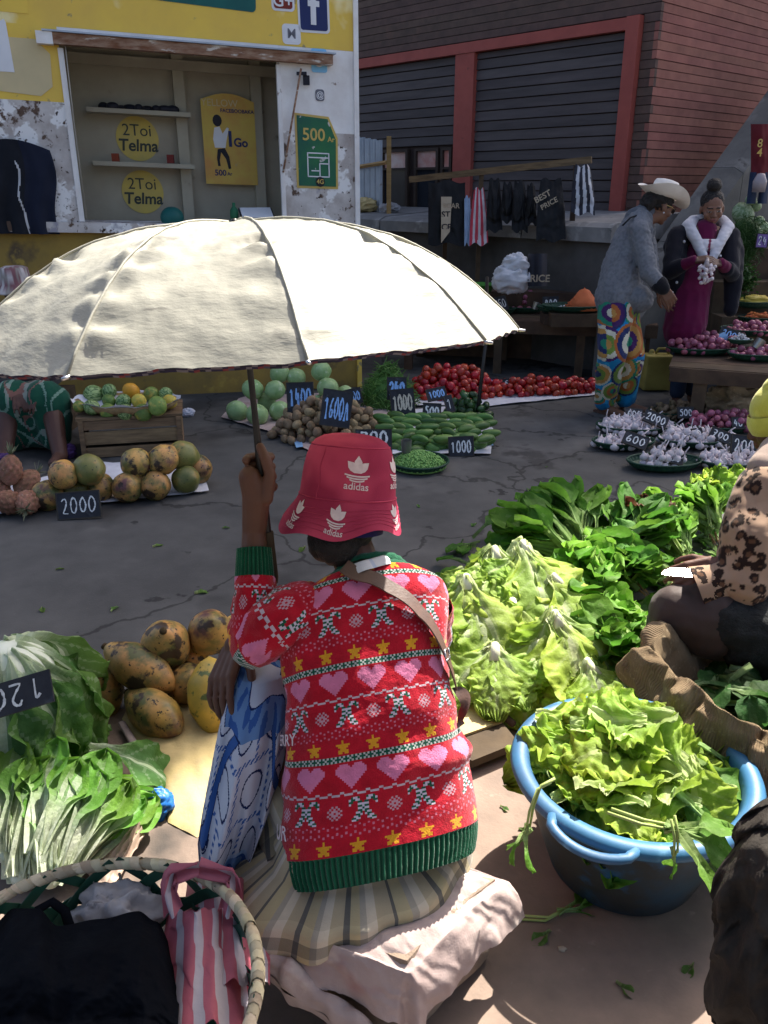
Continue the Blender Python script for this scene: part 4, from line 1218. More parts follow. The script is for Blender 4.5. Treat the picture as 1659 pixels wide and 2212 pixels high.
def sackfn(u, v):
    s, t = -.40 + 1.50 * u, -.42 + 1.52 * v
    cs, ct = max(0, min(1, s)), max(0, min(1, t))
    base = p1 + e1 * cs + e2 * ct
    ds, dt = s - cs, t - ct                      # how far the cloth runs over the edge
    over = abs(ds) * e1.length + abs(dt) * e2.length
    drop = min(over * over / (over + .035) * (.95 + .10 * math.sin((u * 3 + v * 4) * 1.6)), .228)
    ed_ = min(cs, 1 - cs) * e1.length, min(ct, 1 - ct) * e2.length
    drop += .022 * math.exp(-(min(ed_) / .035) ** 2) + .016 * math.exp(-((ed_[0] + ed_[1]) / .08) ** 2)
    out = e1.normalized() * math.copysign(min(abs(ds) * e1.length, 1) * .30, ds) + e2.normalized() * math.copysign(min(abs(dt) * e2.length, 1) * .34, dt)
    w_ = V((base.x, base.y, .243 - drop)) + out
    n_ = noise.noise(V((u * 5, v * 5, 2))); n2 = 1.3 * (.4 - abs(noise.noise(V(((u + v) * 9, (u - v) * 26, 5))))) + .5 * (.4 - abs(noise.noise(V(((u - v) * 20, (u + v) * 50, 8)))))
    w_ += V((n_ * .009, n_ * -.009, n_ * .008 + n2 * .0036)) * (0.5 + min(1, over * 7))
    w_ += (e1.normalized() + e2.normalized()) * -.012 * math.sin((s - t) * 11 + 3 * n_) * min(1, over * 5)
    # the sitter presses the middle down
    w_.z -= .032 * math.exp(-((cs - .5) ** 2 + (ct - .6) ** 2) * 6) * (1 if over == 0 else 0)
    w_.z = max(w_.z, .012 + .01 * abs(n_))
    return w_
m.grid(90, 90, sackfn)
tag(m.build('empty_sack', 'sackcloth'), 'pale pinkish woven sack draped over the stone seat', 'sack')
# folded second sack between stone and basket
m = MB()
def roll2(u, v):
    p = lerp(at(590, 2045, 1.58), at(800, 2150, 1.50), u) ; a = v * 2 * math.pi
    r = .035 * (1 + .25 * math.sin(u * 9)) * (1 - .3 * abs(u - .5))
    return V((p.x, p.y, max(.02, .15 - .09 * u))) + V((-.4, -.5, 0)) * (math.cos(a) * r) + V((0, 0, 1)) * (math.sin(a) * r * 1.3) + V((noise.noise(V((u * 6, v * 4, 0))), 0, noise.noise(V((u * 6, v * 4, 9))))) * .012
m.grid(40, 24, roll2, wrapu=False); tag(m.build('rolled_sack', 'sackcloth'), 'rolled dirty pink sack sticking out below the seat beside the basket', 'sack')
# ================================================================== produce materials
mk('leaf', (1, 1, 1), (.72, .76, .62), sc=24, rough=.6, bump=.5, bsc=80, spec=.2, attr=True, trans=.42, rand=.24, bdist=.006)
mk('papaya_skin', (.48, .25, .075), (.19, .15, .045), sc=16, rough=.45, bump=.15, bsc=60, spec=.4, lo=.38, hi=.62, rand=.22,
   spots=(((.50, .30, .07), 11, .53, .14), ((.10, .11, .035), 9, .54, .09), ((.12, .05, .045), 7, .58, .1), ((.045, .028, .018), 15, .56, .06), ((.025, .016, .011), 60, .62, .03)))
mk('papaya_yellow', (.60, .40, .06), (.40, .30, .06), sc=16, rough=.45, bump=.12, spec=.4, rand=.1, spots=(((.10, .13, .04), 20, .57, .06), ((.04, .03, .015), 60, .64, .03)))
mk('papaya_stem', (.06, .04, .02), rough=.9)
mk('yellow_sack', (.60, .47, .22), (.47, .36, .17), sc=6, rough=.85, bump=.6, bsc=40, spots=(((.16, .13, .09), 8, .66, .1), ((.28, .25, .2), 3, .6, .2)))
mk('blue_plastic', (.02, .17, .55), (.015, .12, .42), sc=8, rough=.4, bump=.2, spec=.4, trans=.2)
mk('tan_plastic', (.50, .38, .30), (.40, .29, .23), sc=8, rough=.5, bump=.3, trans=.15)
mk('clear_plastic', (.62, .52, .26), (.66, .60, .45), sc=8, rough=.4, bump=.3, trans=.25)
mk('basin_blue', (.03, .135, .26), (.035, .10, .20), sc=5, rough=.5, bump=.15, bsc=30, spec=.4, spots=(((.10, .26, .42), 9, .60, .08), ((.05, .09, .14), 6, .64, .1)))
mk('basin_shade', (.018, .05, .085), (.03, .035, .035), sc=6, rough=.6, bump=.2, bsc=40, spec=.3, lo=.40, hi=.58, spots=(((.02, .09, .19), 7, .60, .1),))  # dark outer wall: shadow on the basin put into its colour
mk('burlap', (.36, .265, .165), (.25, .18, .11), sc=14, rough=.95, bump=.7, bsc=34, spec=.03, bdist=.012, weave=(110, .6), lo=.3, hi=.7, spots=(((.20, .14, .09), 7, .58, .1), ((.44, .34, .22), 60, .58, .08)))
mk('dark_tarp', (.040, .035, .030), (.020, .017, .015), sc=6, rough=.75, bump=.3, bsc=40, spec=.12, bdist=.02, spots=(((.075, .068, .06), 7, .63, .06),))
mk('black_cloth', (.0035, .004, .006), (.006, .007, .010), sc=5, rough=.9, bump=.6, bsc=18, bdist=.012, spec=.05)
mk('rim_coil', (.52, .43, .28), (.40, .31, .19), sc=14, rough=.75, bump=.4, bsc=50, spots=(((.12, .085, .05), 20, .62, .05),))
mk('cane_green', (.016, .085, .05), (.010, .055, .035), sc=9, rough=.45, bump=.2, spec=.4)
mk('bag_stripe', (1, 1, 1), (.85, .8, .82), sc=14, rough=.55, bump=.3, bsc=50, spec=.3, attr=True, trans=.18)
mk('grey_sack', (.40, .39, .40), (.30, .29, .30), sc=9, rough=.85, bump=.4, spots=(((.15, .14, .14), 16, .62, .06),))
mk('dry_root', (.30, .18, .08), (.2, .11, .05), rough=.9)

def mixc(a, b, t):
    t = max(0, min(1, t)); return tuple(x + (y - x) * t for x, y in zip(a, b))

def leaf_mesh(name, L=.2, W=.1, ruf=.012, fr=5, curl=1.0, cup=.25, rib=(.62, .68, .45), mid_=(.20, .36, .05), edge=(.30, .46, .06), stem=.15, ribw=.12, nu=12, nv=20, sd=0, lobes=0.0, tip=.9, mat='leaf', thick=.006, bw=None, rs=None):
    bw = bw or ribw * 1.7
    rd = random.Random(sd); ph = [rd.uniform(0, 6.28) for _ in range(6)]
    def width(v):
        if v < stem: return lerp(bw * .8, bw, v / stem) if stem > 0 else ribw
        q = (v - stem) / (1 - stem)
        w_ = math.sin(min(1.0, q ** .75 * tip + .02) * math.pi) ** .62 if q < 1 else 0
        return max(lerp(bw, 1, smooth(0, .45, q)) * (w_ if q > .35 else max(w_, smooth(.35, 0, q))), .02)
    def fn(u, v):
        x = (u - .5) * 2
        w_ = width(v) * W
        w_ *= 1 + lobes * math.sin(v * fr * 5.1 + ph[3] + (0 if x > 0 else 2)) * abs(x) ** 3
        ed = abs(x) ** 2.4
        s_ = smooth(stem, stem + .3, v) if rs is None else .12 + .88 * smooth(rs, rs + .35, v)
        sd2 = sd + (0 if x > 0 else 37)
        am = .35 + 1.1 * abs(noise.noise(V((v * 4.1, sd2, 3))))
        rz = ruf * ed * s_ * (am * math.sin(v * fr * 5.2 + ph[0] + (0 if x > 0 else 1.7) + 3.5 * noise.noise(V((v * 3.3, sd2, 0)))) + 1.1 * noise.noise(V((x * 3 + sd, v * fr * 1.6, ph[2]))) + .7 * noise.noise(V((x * 5 + sd, v * fr * 4.2, ph[5]))))
        end = smooth(.8, 1, v)
        rz += ruf * 1.1 * end * math.sin(x * fr * 3.3 + ph[4])
        z = cup * W * x * x * (1 - .3 * v) + rz + .40 * ruf * noise.noise(V((x * 4.5, v * 11, sd))) + .25 * W * noise.noise(V((x * 1.3, v * 2.2, sd + 5)))
        z -= thick * math.exp(-(x / .14) ** 2) * (1 - v)
        ang = curl * v
        yy = L * (math.sin(ang) / curl if abs(curl) > .01 else v); zz = -L * ((1 - math.cos(ang)) / curl if abs(curl) > .01 else 0)
        return V((x * w_ + .15 * rz, yy + z * math.sin(ang), zz + z * math.cos(ang)))
    def col(u, v):
        x = abs(u - .5) * 2
        r_ = math.exp(-(x / (ribw * (1.15 - v * .8) + .02)) ** 2) * (1 - smooth(.55, 1, v))
        # side veins
        vein = .5 + .5 * math.sin((v - x * .22) * 40)
        r_ = max(r_, smooth(.88, 1, vein) * .28 * (1 - v * .5), (1 - smooth(stem * .6, stem + .22, v)))
        c = mixc(mid_, edge, x ** 2 * .8 + .4 * smooth(.6, 1, v))
        return mixc(c, rib, r_)
    m = MB(); m.grid(nu, nv, fn, col=col)
    me = m.mesh(name); withmat(me, mat)
    return me

def orient(d, up):
    """euler turning +Y to d with +Z near up"""
    y = V(d).normalized(); z = V(up) - y * V(up).dot(y)
    if z.length < 1e-4: z = V((0, 0, 1)) if abs(y.z) < .9 else V((1, 0, 0)); z = z - y * z.dot(y)
    z.normalize(); x = y.cross(z)
    return Matrix((x, y, z)).transposed().to_euler()

LET = [leaf_mesh('lettuce_leaf', .36, .125, .0175, 7, .6, -.10, (.68, .74, .46), (.33, .48, .085), (.43, .58, .09), .05, .12, 26, 80, k, .05, .965, bw=.26, rs=.25) for k in range(5)]
LET += [leaf_mesh('lettuce_leaf', .23, .100, .020, 7, .75, .12, (.58, .67, .34), (.27, .44, .06), (.42, .57, .08), .06, .12, 24, 70, 10 + k, .05, .96, rs=.12) for k in range(5)]
SPN = [leaf_mesh('spinach_leaf', .17, .036, .007, 2, .7, .3, (.36, .50, .22), (.085, .22, .03), (.12, .28, .035), .42, .09, 8, 14, 20 + k, .05, .95) for k in range(4)]
CRS = [leaf_mesh('green_leaf', .12, .032, .009, 3, .6, .2, (.40, .54, .22), (.14, .33, .035), (.20, .42, .05), .35, .08, 8, 12, 30 + k, .12, .93) for k in range(4)]
NAP = [leaf_mesh('cabbage_leaf', .44, .125, .020, 4, 1.35, .12, (.62, .70, .54), (.09, .20, .06), (.14, .27, .055), .20, .13, 22, 36, 40 + k, .12, .86, thick=.012) for k in range(4)]
BOK = [leaf_mesh('bok_choy_leaf', .27, .062, .008, 2, .55, .35, (.74, .78, .66), (.14, .31, .05), (.17, .36, .05), .46, .34, 10, 18, 50 + k, .04, .93, thick=.014, bw=.40) for k in range(4)]

# ---------------------------------------------------------------- lettuce heads, stacked root-up
mk('lettuce_root', (.74, .75, .56), (.62, .62, .42), rough=.6)
def lettuce(top, h, az, label, seed):
    """a cut head lying with its stalk up; its leaves sweep down mostly towards az"""
    rd = random.Random(seed); top = V(top)
    o = thing('lettuce', V((top.x, top.y, max(0, top.z - h))), label, 'lettuce', 'lettuce heads heaped stalk-up on the cloth')
    ad = V((math.cos(az), math.sin(az), 0))
    m = MB(); m.tube([top + ad * .004 - V((0, 0, .004)), top + ad * .006 - V((0, 0, .005)), top + ad * .05 - V((0, 0, .045))], [.010, .013, .022], 12); m.build('stalk', 'lettuce_root', o)
    n = 18
    for k in range(n):
        layer = k % 3; sp_ = (1.25, .75, 2.3)[layer]
        a = az + rd.uniform(-sp_, sp_); e = (.62, .36, .92)[layer] + rd.uniform(-.14, .16)
        d = V((math.cos(a) * math.cos(e), math.sin(a) * math.cos(e), -math.sin(e))); up = V((math.cos(a) * math.sin(e), math.sin(a) * math.sin(e), math.cos(e))) + V((rd.uniform(-.25, .25), rd.uniform(-.25, .25), 0))
        s_ = h / .27 * rd.uniform(.78, 1.08)
        inst('leaf', LET[rd.randrange(5)] if layer < 2 else LET[rd.randrange(10)], top + V((math.cos(a), math.sin(a), 0)) * .008 - V((0, 0, .004 + .012 * (2 - layer))), orient(d, up), (s_ * rd.uniform(.85, 1.15), s_, s_), o)
    for k in range(8):
        a = az + rd.uniform(-1.7, 1.7); e = rd.uniform(.5, 1.0); d = V((math.cos(a) * math.cos(e), math.sin(a) * math.cos(e), -math.sin(e)))
        p = top + d * (h * rd.uniform(.35, .8)) + V((0, 0, rd.uniform(.0, .015))); dd = d + V((rd.uniform(-.6, .6), rd.uniform(-.6, .6), rd.uniform(0, .5)))
        inst('leaf', LET[5 + rd.randrange(5)], p, orient(dd, V((math.cos(a) * .4 + rd.uniform(-.4, .4), math.sin(a) * .4 + rd.uniform(-.4, .4), 1))), h / .27 * rd.uniform(.5, .85), o)
LL = [((1066, 1178), .34, .26, -1.3, 'lettuce head with tall white stalk at the back of the heap'),
      ((1124, 1166), .36, .30, -.9, 'highest lettuce head of the heap, long pale leaves folded over'),
      ((1006, 1238), .30, .28, -1.5, 'big pale lettuce head right beside the woman in the red sweater'),
      ((1195, 1316), .27, .29, -1.2, 'broad pale lettuce head in the middle of the heap'),
      ((1070, 1386), .21, .21, -1.7, 'small darker lettuce head at the front left of the heap'),
      ((1166, 1380), .19, .20, -1.5, 'small lettuce head with notched leaves at the front of the heap'),
      ((1262, 1420), .19, .22, -.9, 'lettuce head at the front right of the heap near the burlap sack'),
      ((1190, 1238), .29, .27, -.7, 'lettuce head behind the broad pale one, ruffled edges'),
      ((1105, 1290), .24, .24, -1.4, 'lettuce head half hidden in the middle left of the heap')]
for k, ((px, py), z, h, az, lb) in enumerate(LL): lettuce(gnd(px, py, z), h, az, lb, 100 + k)


# ---------------------------------------------------------------- bunches of leafy greens
mk('dark_fill', (.02, .045, .012), (.012, .03, .008), rough=.9, bump=.6)
def bunch(c, d, n, meshes, sc, label, seed, spread=.5, lift=.35, group='bunches of greens', cat='greens', name='greens_bunch', root=True):
    rd = random.Random(seed); c = V(c); d = V(d).normalized()
    o = thing(name, c, label, cat, group)
    x = V((-d.y, d.x, 0)).normalized()
    for k in range(n):
        f = (d + x * rd.uniform(-spread, spread) + V((0, 0, rd.uniform(-.1, lift * 1.6)))).normalized()
        up = V((0, 0, 1)) + x * rd.uniform(-.9, .9) + V((rd.uniform(-.5, .5), rd.uniform(-.5, .5), 0))
        s_ = sc * rd.uniform(.75, 1.2)
        inst('leaf', meshes[rd.randrange(len(meshes))], c + x * rd.uniform(-.035, .035) + d * rd.uniform(-.02, .06) + V((0, 0, rd.uniform(0, .07))), orient(f, up), s_, o)
    if root:
        m = MB()
        for k in range(7):
            p = c + x * rd.uniform(-.02, .02) + V((0, 0, rd.uniform(0, .03))); q = p - d * rd.uniform(.03, .07) + x * rd.uniform(-.02, .02)
            m.tube([p, lerp(p, q, .5) + V((0, 0, rd.uniform(-.01, .01))), q - V((0, 0, .012))], [.0035, .0025, .001], 5)
        m.build('roots', 'dry_root', o)['kind'] = 'stuff'
    return o
GB = [((1265, 1195), .17, (-.2, .9), 44, SPN, 1.25, 'tall dark spinach bunch at the back beside the pale lettuce'),
      ((1225, 1215), .16, (-.7, .5), 34, SPN, 1.15, 'spinach bunch leaning to the left behind the lettuce heap'),
      ((1320, 1205), .16, (.6, .5), 36, SPN, 1.15, 'spinach bunch leaning right at the back of the greens'),
      ((1480, 1215), .12, (-.3, .8), 40, CRS, 1.3, 'bright cress bunch in front of the kneeling person in the leopard coat'),
      ((1540, 1160), .12, (-.2, .8), 38, CRS, 1.3, 'bright green bunch at the back right in the sun'),
      ((1440, 1170), .12, (-.5, .7), 34, CRS, 1.2, 'light green bunch beside the red-brown lettuce'),
      ((1370, 1270), .12, (-.8, .3), 38, CRS, 1.35, 'yellow-green bunch under the knife blade'),
      ((1440, 1265), .10, (-.8, .2), 40, SPN, 1.0, 'dark bunch just below the knife in the greens pile'),
      ((1340, 1330), .09, (-.8, -.2), 40, SPN, 1.1, 'dark green bunch left of the brown skirted knee'),
      ((1395, 1370), .08, (-.8, -.3), 36, CRS, 1.2, 'bunch with brown roots beside the brown knee'),
      ((1380, 1430), .07, (-.7, -.4), 36, SPN, 1.0, 'dark bunch between the lettuce and the burlap sack'),
      ((1300, 1270), .14, (-.4, -.4), 34, CRS, 1.3, 'green bunch in the middle between spinach and lettuce'),
      ((1600, 1120), .10, (-.2, .6), 26, LET[5:], .7, 'pale lettuce bunch half hidden behind the leopard coat'),
      ((1330, 1250), .12, (.1, -.7), 34, SPN, .9, 'bunch showing its bare roots in the middle of the greens')]
for k, ((px, py), z, (dx_, dy_), n, ms, sc, lb) in enumerate(GB): bunch(gnd(px, py, z * .8), (dx_, dy_, .35), int(n * 1.25), ms, sc * 1.3, lb, 300 + k, .75, .6)
RL = [leaf_mesh('red_leaf', .15, .07, .02, 6, .8, .1, (.35, .36, .16), (.13, .07, .025), (.10, .035, .02), .1, .12, 16, 22, 60 + k, .05, .95) for k in range(2)]
bunch(gnd(1405, 1185, .12), (-.2, .6, .8), 26, RL, .95, 'red-brown curly lettuce among the green bunches', 330, .8, .5, None, 'lettuce', 'red_lettuce', False)
# low filler under the piles: trodden leaves nobody could count
m = MB(); rd = random.Random(77)
src = [me for me in CRS + SPN]
for k in range(420):
    g = gnd(rd.uniform(1010, 1600), rd.uniform(1150, 1490)); g.z = .012 + rd.random() * .05
    if not (1.0 < g.y): continue
    px_, = (0,)
    me = src[rd.randrange(len(src))]; M4 = Matrix.Translation(g) @ orient(V((rd.uniform(-1, 1), rd.uniform(-1, 1), rd.uniform(-.1, .4))), V((rd.uniform(-.6, .6), rd.uniform(-.6, .6), 1))).to_matrix().to_4x4() @ Matrix.Scale(rd.uniform(.9, 1.4), 4)
    if g.y > 3.35 + .45 * g.x - .0 : continue
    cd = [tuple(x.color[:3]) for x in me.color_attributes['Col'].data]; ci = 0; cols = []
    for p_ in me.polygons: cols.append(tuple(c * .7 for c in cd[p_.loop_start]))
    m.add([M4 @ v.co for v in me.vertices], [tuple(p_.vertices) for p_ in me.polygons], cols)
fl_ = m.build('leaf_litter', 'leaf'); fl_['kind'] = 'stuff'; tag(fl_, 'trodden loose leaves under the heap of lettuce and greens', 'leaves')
# stalks of chard lying in front
CH_ = [leaf_mesh('chard_leaf', .34, .045, .012, 4, .25, .5, (.60, .72, .42), (.16, .32, .05), (.14, .30, .04), .55, .34, 10, 20, 70 + k, .1, .93, thick=.012) for k in range(3)]
for k, ((ax_, ay_), (bx, by), lb) in enumerate((((1250, 1500), (1105, 1462), 'pale thick chard stalks lying left in front of the lettuce'), ((1290, 1492), (1165, 1440), 'second bundle of pale chard stalks beside the basin rim'))):
    a_, b_ = gnd(ax_, ay_, .05), gnd(bx, by, .07); o = thing('chard_bunch', V((b_.x, b_.y, 0)), lb, 'chard', 'chard bunches by the basin'); rd = random.Random(k)
    for q in range(7):
        inst('leaf', CH_[q % 3], b_ + V((rd.uniform(-.03, .03), rd.uniform(-.03, .03), rd.uniform(-.02, .03))), orient(a_ - b_ + V((rd.uniform(-.06, .06), rd.uniform(-.06, .06), rd.uniform(-.02, .05))), V((rd.uniform(-.6, .6), rd.uniform(-.5, .2), 1))), rd.uniform(.8, 1.0), o)

def crumple(c, r, seed, amp=.35, n=48, mm=32, fr=1.5, M=None):
    m = MB(); rd = random.Random(seed); off = V((rd.uniform(0, 50), rd.uniform(0, 50), 0))
    m.ell((0, 0, 0), (1, 1, 1), n, mm)
    for i, v in enumerate(m.v):
        k = abs(noise.noise(v * fr + off)) * 1.6 + .7 * abs(noise.noise(V((v.x, v.y, v.z * 2)) * fr * 2.2 + off)) + .22 * abs(noise.noise(v * fr * 4.5 + off)) - .45
        q = v * (1 - amp * k * 1.25); q = V((q.x * r[0], q.y * r[1], q.z * r[2]))
        m.v[i] = V(c) + (M @ q if M else q)
    return m
tag(crumple(gnd(1255, 1487, .05) , (.055, .09, .05), 1, .6).build('plastic_bag', 'clear_plastic'), 'crumpled yellowish clear plastic bag beside the chard', 'plastic bag')
mk('net_red', (.40, .12, .10), rough=.8, bump=.8, bsc=200)
tag(crumple(gnd(1352, 1500, .03), (.05, .035, .03), 2, .7).build('mesh_bag', 'net_red'), 'small crumpled red net bag behind the basin', 'net bag')
# sticks and board beside the woman
m = MB(); m.tube([gnd(1010, 1475, .06), gnd(1060, 1520, .07), gnd(1110, 1565, .05)], [.012, .013, .011], 8); tag(m.build('stick', 'wood_dark'), 'dark wooden stick lying beside the lettuce heap', 'stick')
m = MB(); m.tube([gnd(1062, 1500, .04), gnd(1115, 1545, .03)], [.014, .012], 8); tag(m.build('stick', 'wood_old'), 'shorter brown stick next to the dark stick', 'stick')
bd = [gnd(1000, 1540, .06), gnd(1075, 1545, .06), gnd(1120, 1600, .06), gnd(1020, 1640, .06), gnd(960, 1600, .06)]
m = MB(); m.prism([(p.x, p.y) for p in bd], .03, .055); tag(m.build('wooden_board', 'wood_dark', sm=False), 'flat dark board on the ground right of the red sweater', 'board')
yb = [gnd(1005, 1500, .06), gnd(1060, 1530, .06), gnd(1085, 1560, .06), gnd(1000, 1590, .06), gnd(960, 1560, .06)]
m = MB(); m.prism([(p.x, p.y) for p in yb], .056, .064); tag(m.build('cardboard', 'yellow_sack', sm=False), 'yellow sheet of card lying on the dark board', 'card')
tag(crumple(gnd(1010, 1490, .04), (.05, .04, .05), 7, .5).build('blue_bag', 'blue_plastic'), 'dark blue plastic bag tucked between lettuce and stick', 'plastic bag')

# ---------------------------------------------------------------- blue basin with loose salad leaves
BC = V((.585, 1.585, 0))
bs = thing('basin', BC, 'large round blue plastic basin full of lettuce leaves', 'basin')
m = MB()
def wob(a, j): return 1 + .006 * math.sin(3 * a + 1)
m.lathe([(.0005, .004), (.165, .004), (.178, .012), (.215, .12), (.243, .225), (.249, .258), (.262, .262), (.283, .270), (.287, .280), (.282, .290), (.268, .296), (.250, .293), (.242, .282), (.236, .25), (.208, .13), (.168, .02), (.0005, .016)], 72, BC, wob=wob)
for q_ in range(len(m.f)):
    if q_ < 72 * 5: m.m[q_] = 1  # outside below the rim takes the painted shade
m.build('bowl', ['basin_blue', 'basin_shade'], bs)
ha = math.radians(236)
m = MB()
for s_ in (0,):
    hp = []
    for k in range(13):
        f = k / 12; a = ha + lerp(-.34, .34, f); r = .274 + .038 * math.sin(math.pi * f) ** .35
        hp.append(BC + V((math.cos(a) * r, math.sin(a) * r, .286 - .012 * math.sin(math.pi * f))))
    m.tube(hp, .012, 10, flat=.7)
m.build('handle', 'basin_blue', bs)
rd = random.Random(5)
for k in range(70):
    a = rd.uniform(0, 6.283); r = math.sqrt(rd.random()) * .175
    c = BC + V((math.cos(a) * r - .025, math.sin(a) * r + .03, .225 + .14 * (1 - r / .22) + rd.uniform(-.02, .05)))
    d = V((rd.uniform(-1, 1), rd.uniform(-1, 1), rd.uniform(-.25, .3)))
    o = inst('lettuce_leaf', LET[5 + rd.randrange(5)], c - d.normalized() * .09, orient(d, V((rd.uniform(-.5, .5), rd.uniform(-.7, .2), 1))), rd.uniform(.75, 1.08))
    tag(o, 'loose pale green lettuce leaf heaped in the blue basin', 'lettuce leaf', 'loose lettuce leaves in the basin')
for k in range(34):
    a = rd.uniform(-2.6, 1.2); r = rd.uniform(.10, .235)
    c = BC + V((math.cos(a) * r, math.sin(a) * r, .20 + rd.uniform(0, .09)))
    d = V((math.cos(a + rd.uniform(-.9, .9)), math.sin(a + rd.uniform(-.9, .9)), rd.uniform(-.3, .3)))
    o = inst('spinach_leaf', SPN[rd.randrange(4)], c - d.normalized() * .07, orient(d, V((rd.uniform(-.6, .6), rd.uniform(-.6, .3), 1))), rd.uniform(.7, 1.15))
    tag(o, 'loose dark spinach leaf near the rim of the blue basin', 'spinach leaf', 'loose spinach leaves in the basin')
# wilted sprigs hanging over the rim
def sprig(p0, pts, n, label, meshes, sc, seed):
    rd = random.Random(seed); p0 = V(p0); o = thing('leaf_sprig', p0, label, 'sprig')
    P = [p0 + V(q) for q in pts]
    for s_ in range(2):
        m = MB(); m.tube([p + V((.008 * s_, .006 * s_, .004 * s_)) for p in P], [.003] * (len(P) - 1) + [.0022], 6); m.build('stem', 'stem_green', o)
    for k in range(n):
        d = (P[-1] - P[-2]).normalized() + V((rd.uniform(-.6, .6), rd.uniform(-.6, .6), rd.uniform(-.3, .3)))
        inst('leaf', meshes[rd.randrange(len(meshes))], P[-1] - d.normalized() * .02, orient(d, V((rd.uniform(-1, 1), rd.uniform(-1, 1), 1))), sc * rd.uniform(.8, 1.1), o)
mk('stem_green', (.38, .45, .16), (.28, .36, .10), rough=.55, bump=.1)
sprig(at(1190, 1690, 1.62), [(.0, 0, .0), (-.03, -.02, .0), (-.045, -.035, -.04), (-.05, -.04, -.09)], 3, 'wilted sprig hanging over the left rim of the basin', SPN, .7, 1)
sprig(at(1385, 1780, 1.58), [(-.06, .02, .01), (.0, 0, .0), (.06, -.01, -.005)], 4, 'leafy sprig with brown root lying across the front rim', SPN, 1.0, 2)
sprig(at(1450, 1770, 1.56), [(0, 0, 0), (.005, -.015, -.03), (.008, -.02, -.07)], 2, 'thin sprig drooping outside the front of the basin', SPN, .45, 3)
sprig(gnd(1110, 1985, .01), [(0, 0, 0), (.07, -.005, .0), (.12, .02, .005)], 3, 'wilted green sprig lying on the ground by the stone seat', SPN, .75, 5)
# ---------------------------------------------------------------- burlap sack with its mouth rolled open
SC_ = V((1.035, 1.90, 0))
bu = thing('burlap_sack', SC_, 'open brown burlap sack of dark greens behind the basin', 'sack')
def burl(u, v):
    a = u * 2 * math.pi
    prof = [(.24, .0), (.265, .08), (.275, .17), (.272, .255), (.282, .315), (.305, .338), (.335, .315), (.352, .262), (.356, .215), (.350, .213), (.342, .258), (.322, .298), (.300, .312), (.272, .27), (.25, .21), (.2, .12)]
    f = v * (len(prof) - 1); i = min(len(prof) - 2, int(f)); f -= i
    r, z = lerp(prof[i][0], prof[i + 1][0], f), lerp(prof[i][1], prof[i + 1][1], f)
    lip = smooth(.28, .5, v)
    w_ = 1 + .06 * math.sin(3 * a + 1.3) + (.03 + .05 * lip) * math.sin(7 * a + v * 3) + .05 * lip * noise.noise(V((math.cos(a) * 4, math.sin(a) * 4, 2)))
    cr_ = math.exp(-(math.sin(4.5 * a + .8 * math.sin(3 * a) + 2.2 * (v - .5)) / .20) ** 2)
    w_ -= .085 * cr_ * smooth(.12, .4, v)
    z2 = z * (1 + .16 * math.sin(2 * a + .4) + .05 * math.sin(9 * a) + .20 * math.exp(-((a - 2.45) / .35) ** 2) - .10 * cr_ * smooth(.2, .45, v))
    p = V((math.cos(a) * r * w_, math.sin(a) * r * w_, z2))
    n_ = noise.noise(p * 11); n2 = noise.noise(p * 28 + V((3, 0, 0)))
    return SC_ + p * (1 + .07 * n_ + .03 * n2 + .05 * abs(noise.noise(V((math.cos(a) * 5, math.sin(a) * 5, v * 9)))) - .035 * abs(noise.noise(p * 19 + V((7, 0, 0)))))
m = MB(); m.grid(260, 100, burl, wrapu=True); m.build('sack_wall', 'burlap', bu)
rd = random.Random(8)
DKL = [leaf_mesh('dark_leaf', .2, .07, .012, 3, .7, .2, (.20, .28, .14), (.03, .085, .02), (.04, .11, .025), .25, .09, 10, 16, 80 + k, .1, .9) for k in range(3)]
for k in range(44):
    a = rd.uniform(0, 6.283); r = math.sqrt(rd.random()) * .2
    c = SC_ + V((math.cos(a) * r, math.sin(a) * r, .17 + rd.uniform(0, .10)))
    d = V((rd.uniform(-1, 1), rd.uniform(-1, .6), rd.uniform(-.2, .4)))
    tag(inst('dark_leaf', DKL[k % 3], c - d.normalized() * .08, orient(d, V((rd.uniform(-.5, .5), rd.uniform(-.5, .5), 1))), rd.uniform(.75, 1.1)), 'dark green leaf packed in the open burlap sack', 'leaf', 'dark leaves in the burlap sack')
# ---------------------------------------------------------------- dark tarpaulin bundle at the right edge
m = MB()
for (px, py, t, rx, rz_) in ((1650, 2120, 1.35, .085, .16), (1665, 1950, 1.36, .085, .14), (1690, 1850, 1.37, .07, .09), (1720, 2050, 1.38, .11, .2)):
    p = at(px, py, t); m.ell(p, (rx, .09, rz_), 18, 12)
g_ = at(1650, 2200, 1.32); m.ell(V((g_.x, g_.y, .1)), (.12, .10, .14), 18, 12)
m = shrink(m, .007, 3)
for i, v in enumerate(m.v):
    k = abs(noise.noise(V((v.x * 20 + v.z * 4, v.y * 20, v.z * 5)))) * .06 + abs(noise.noise(V((v.x * 40, v.y * 40 + v.z * 12, v.z * 16)))) * .026 + .002 * abs(noise.noise(v * 90))
    d = (v - V((.80, 1.25, v.z))).normalized(); m.v[i] = v + d * (.02 - k)
tb = m.build('tarpaulin_bundle', 'dark_tarp'); tag(tb, 'dark crumpled tarpaulin bundle standing at the right edge', 'tarpaulin')

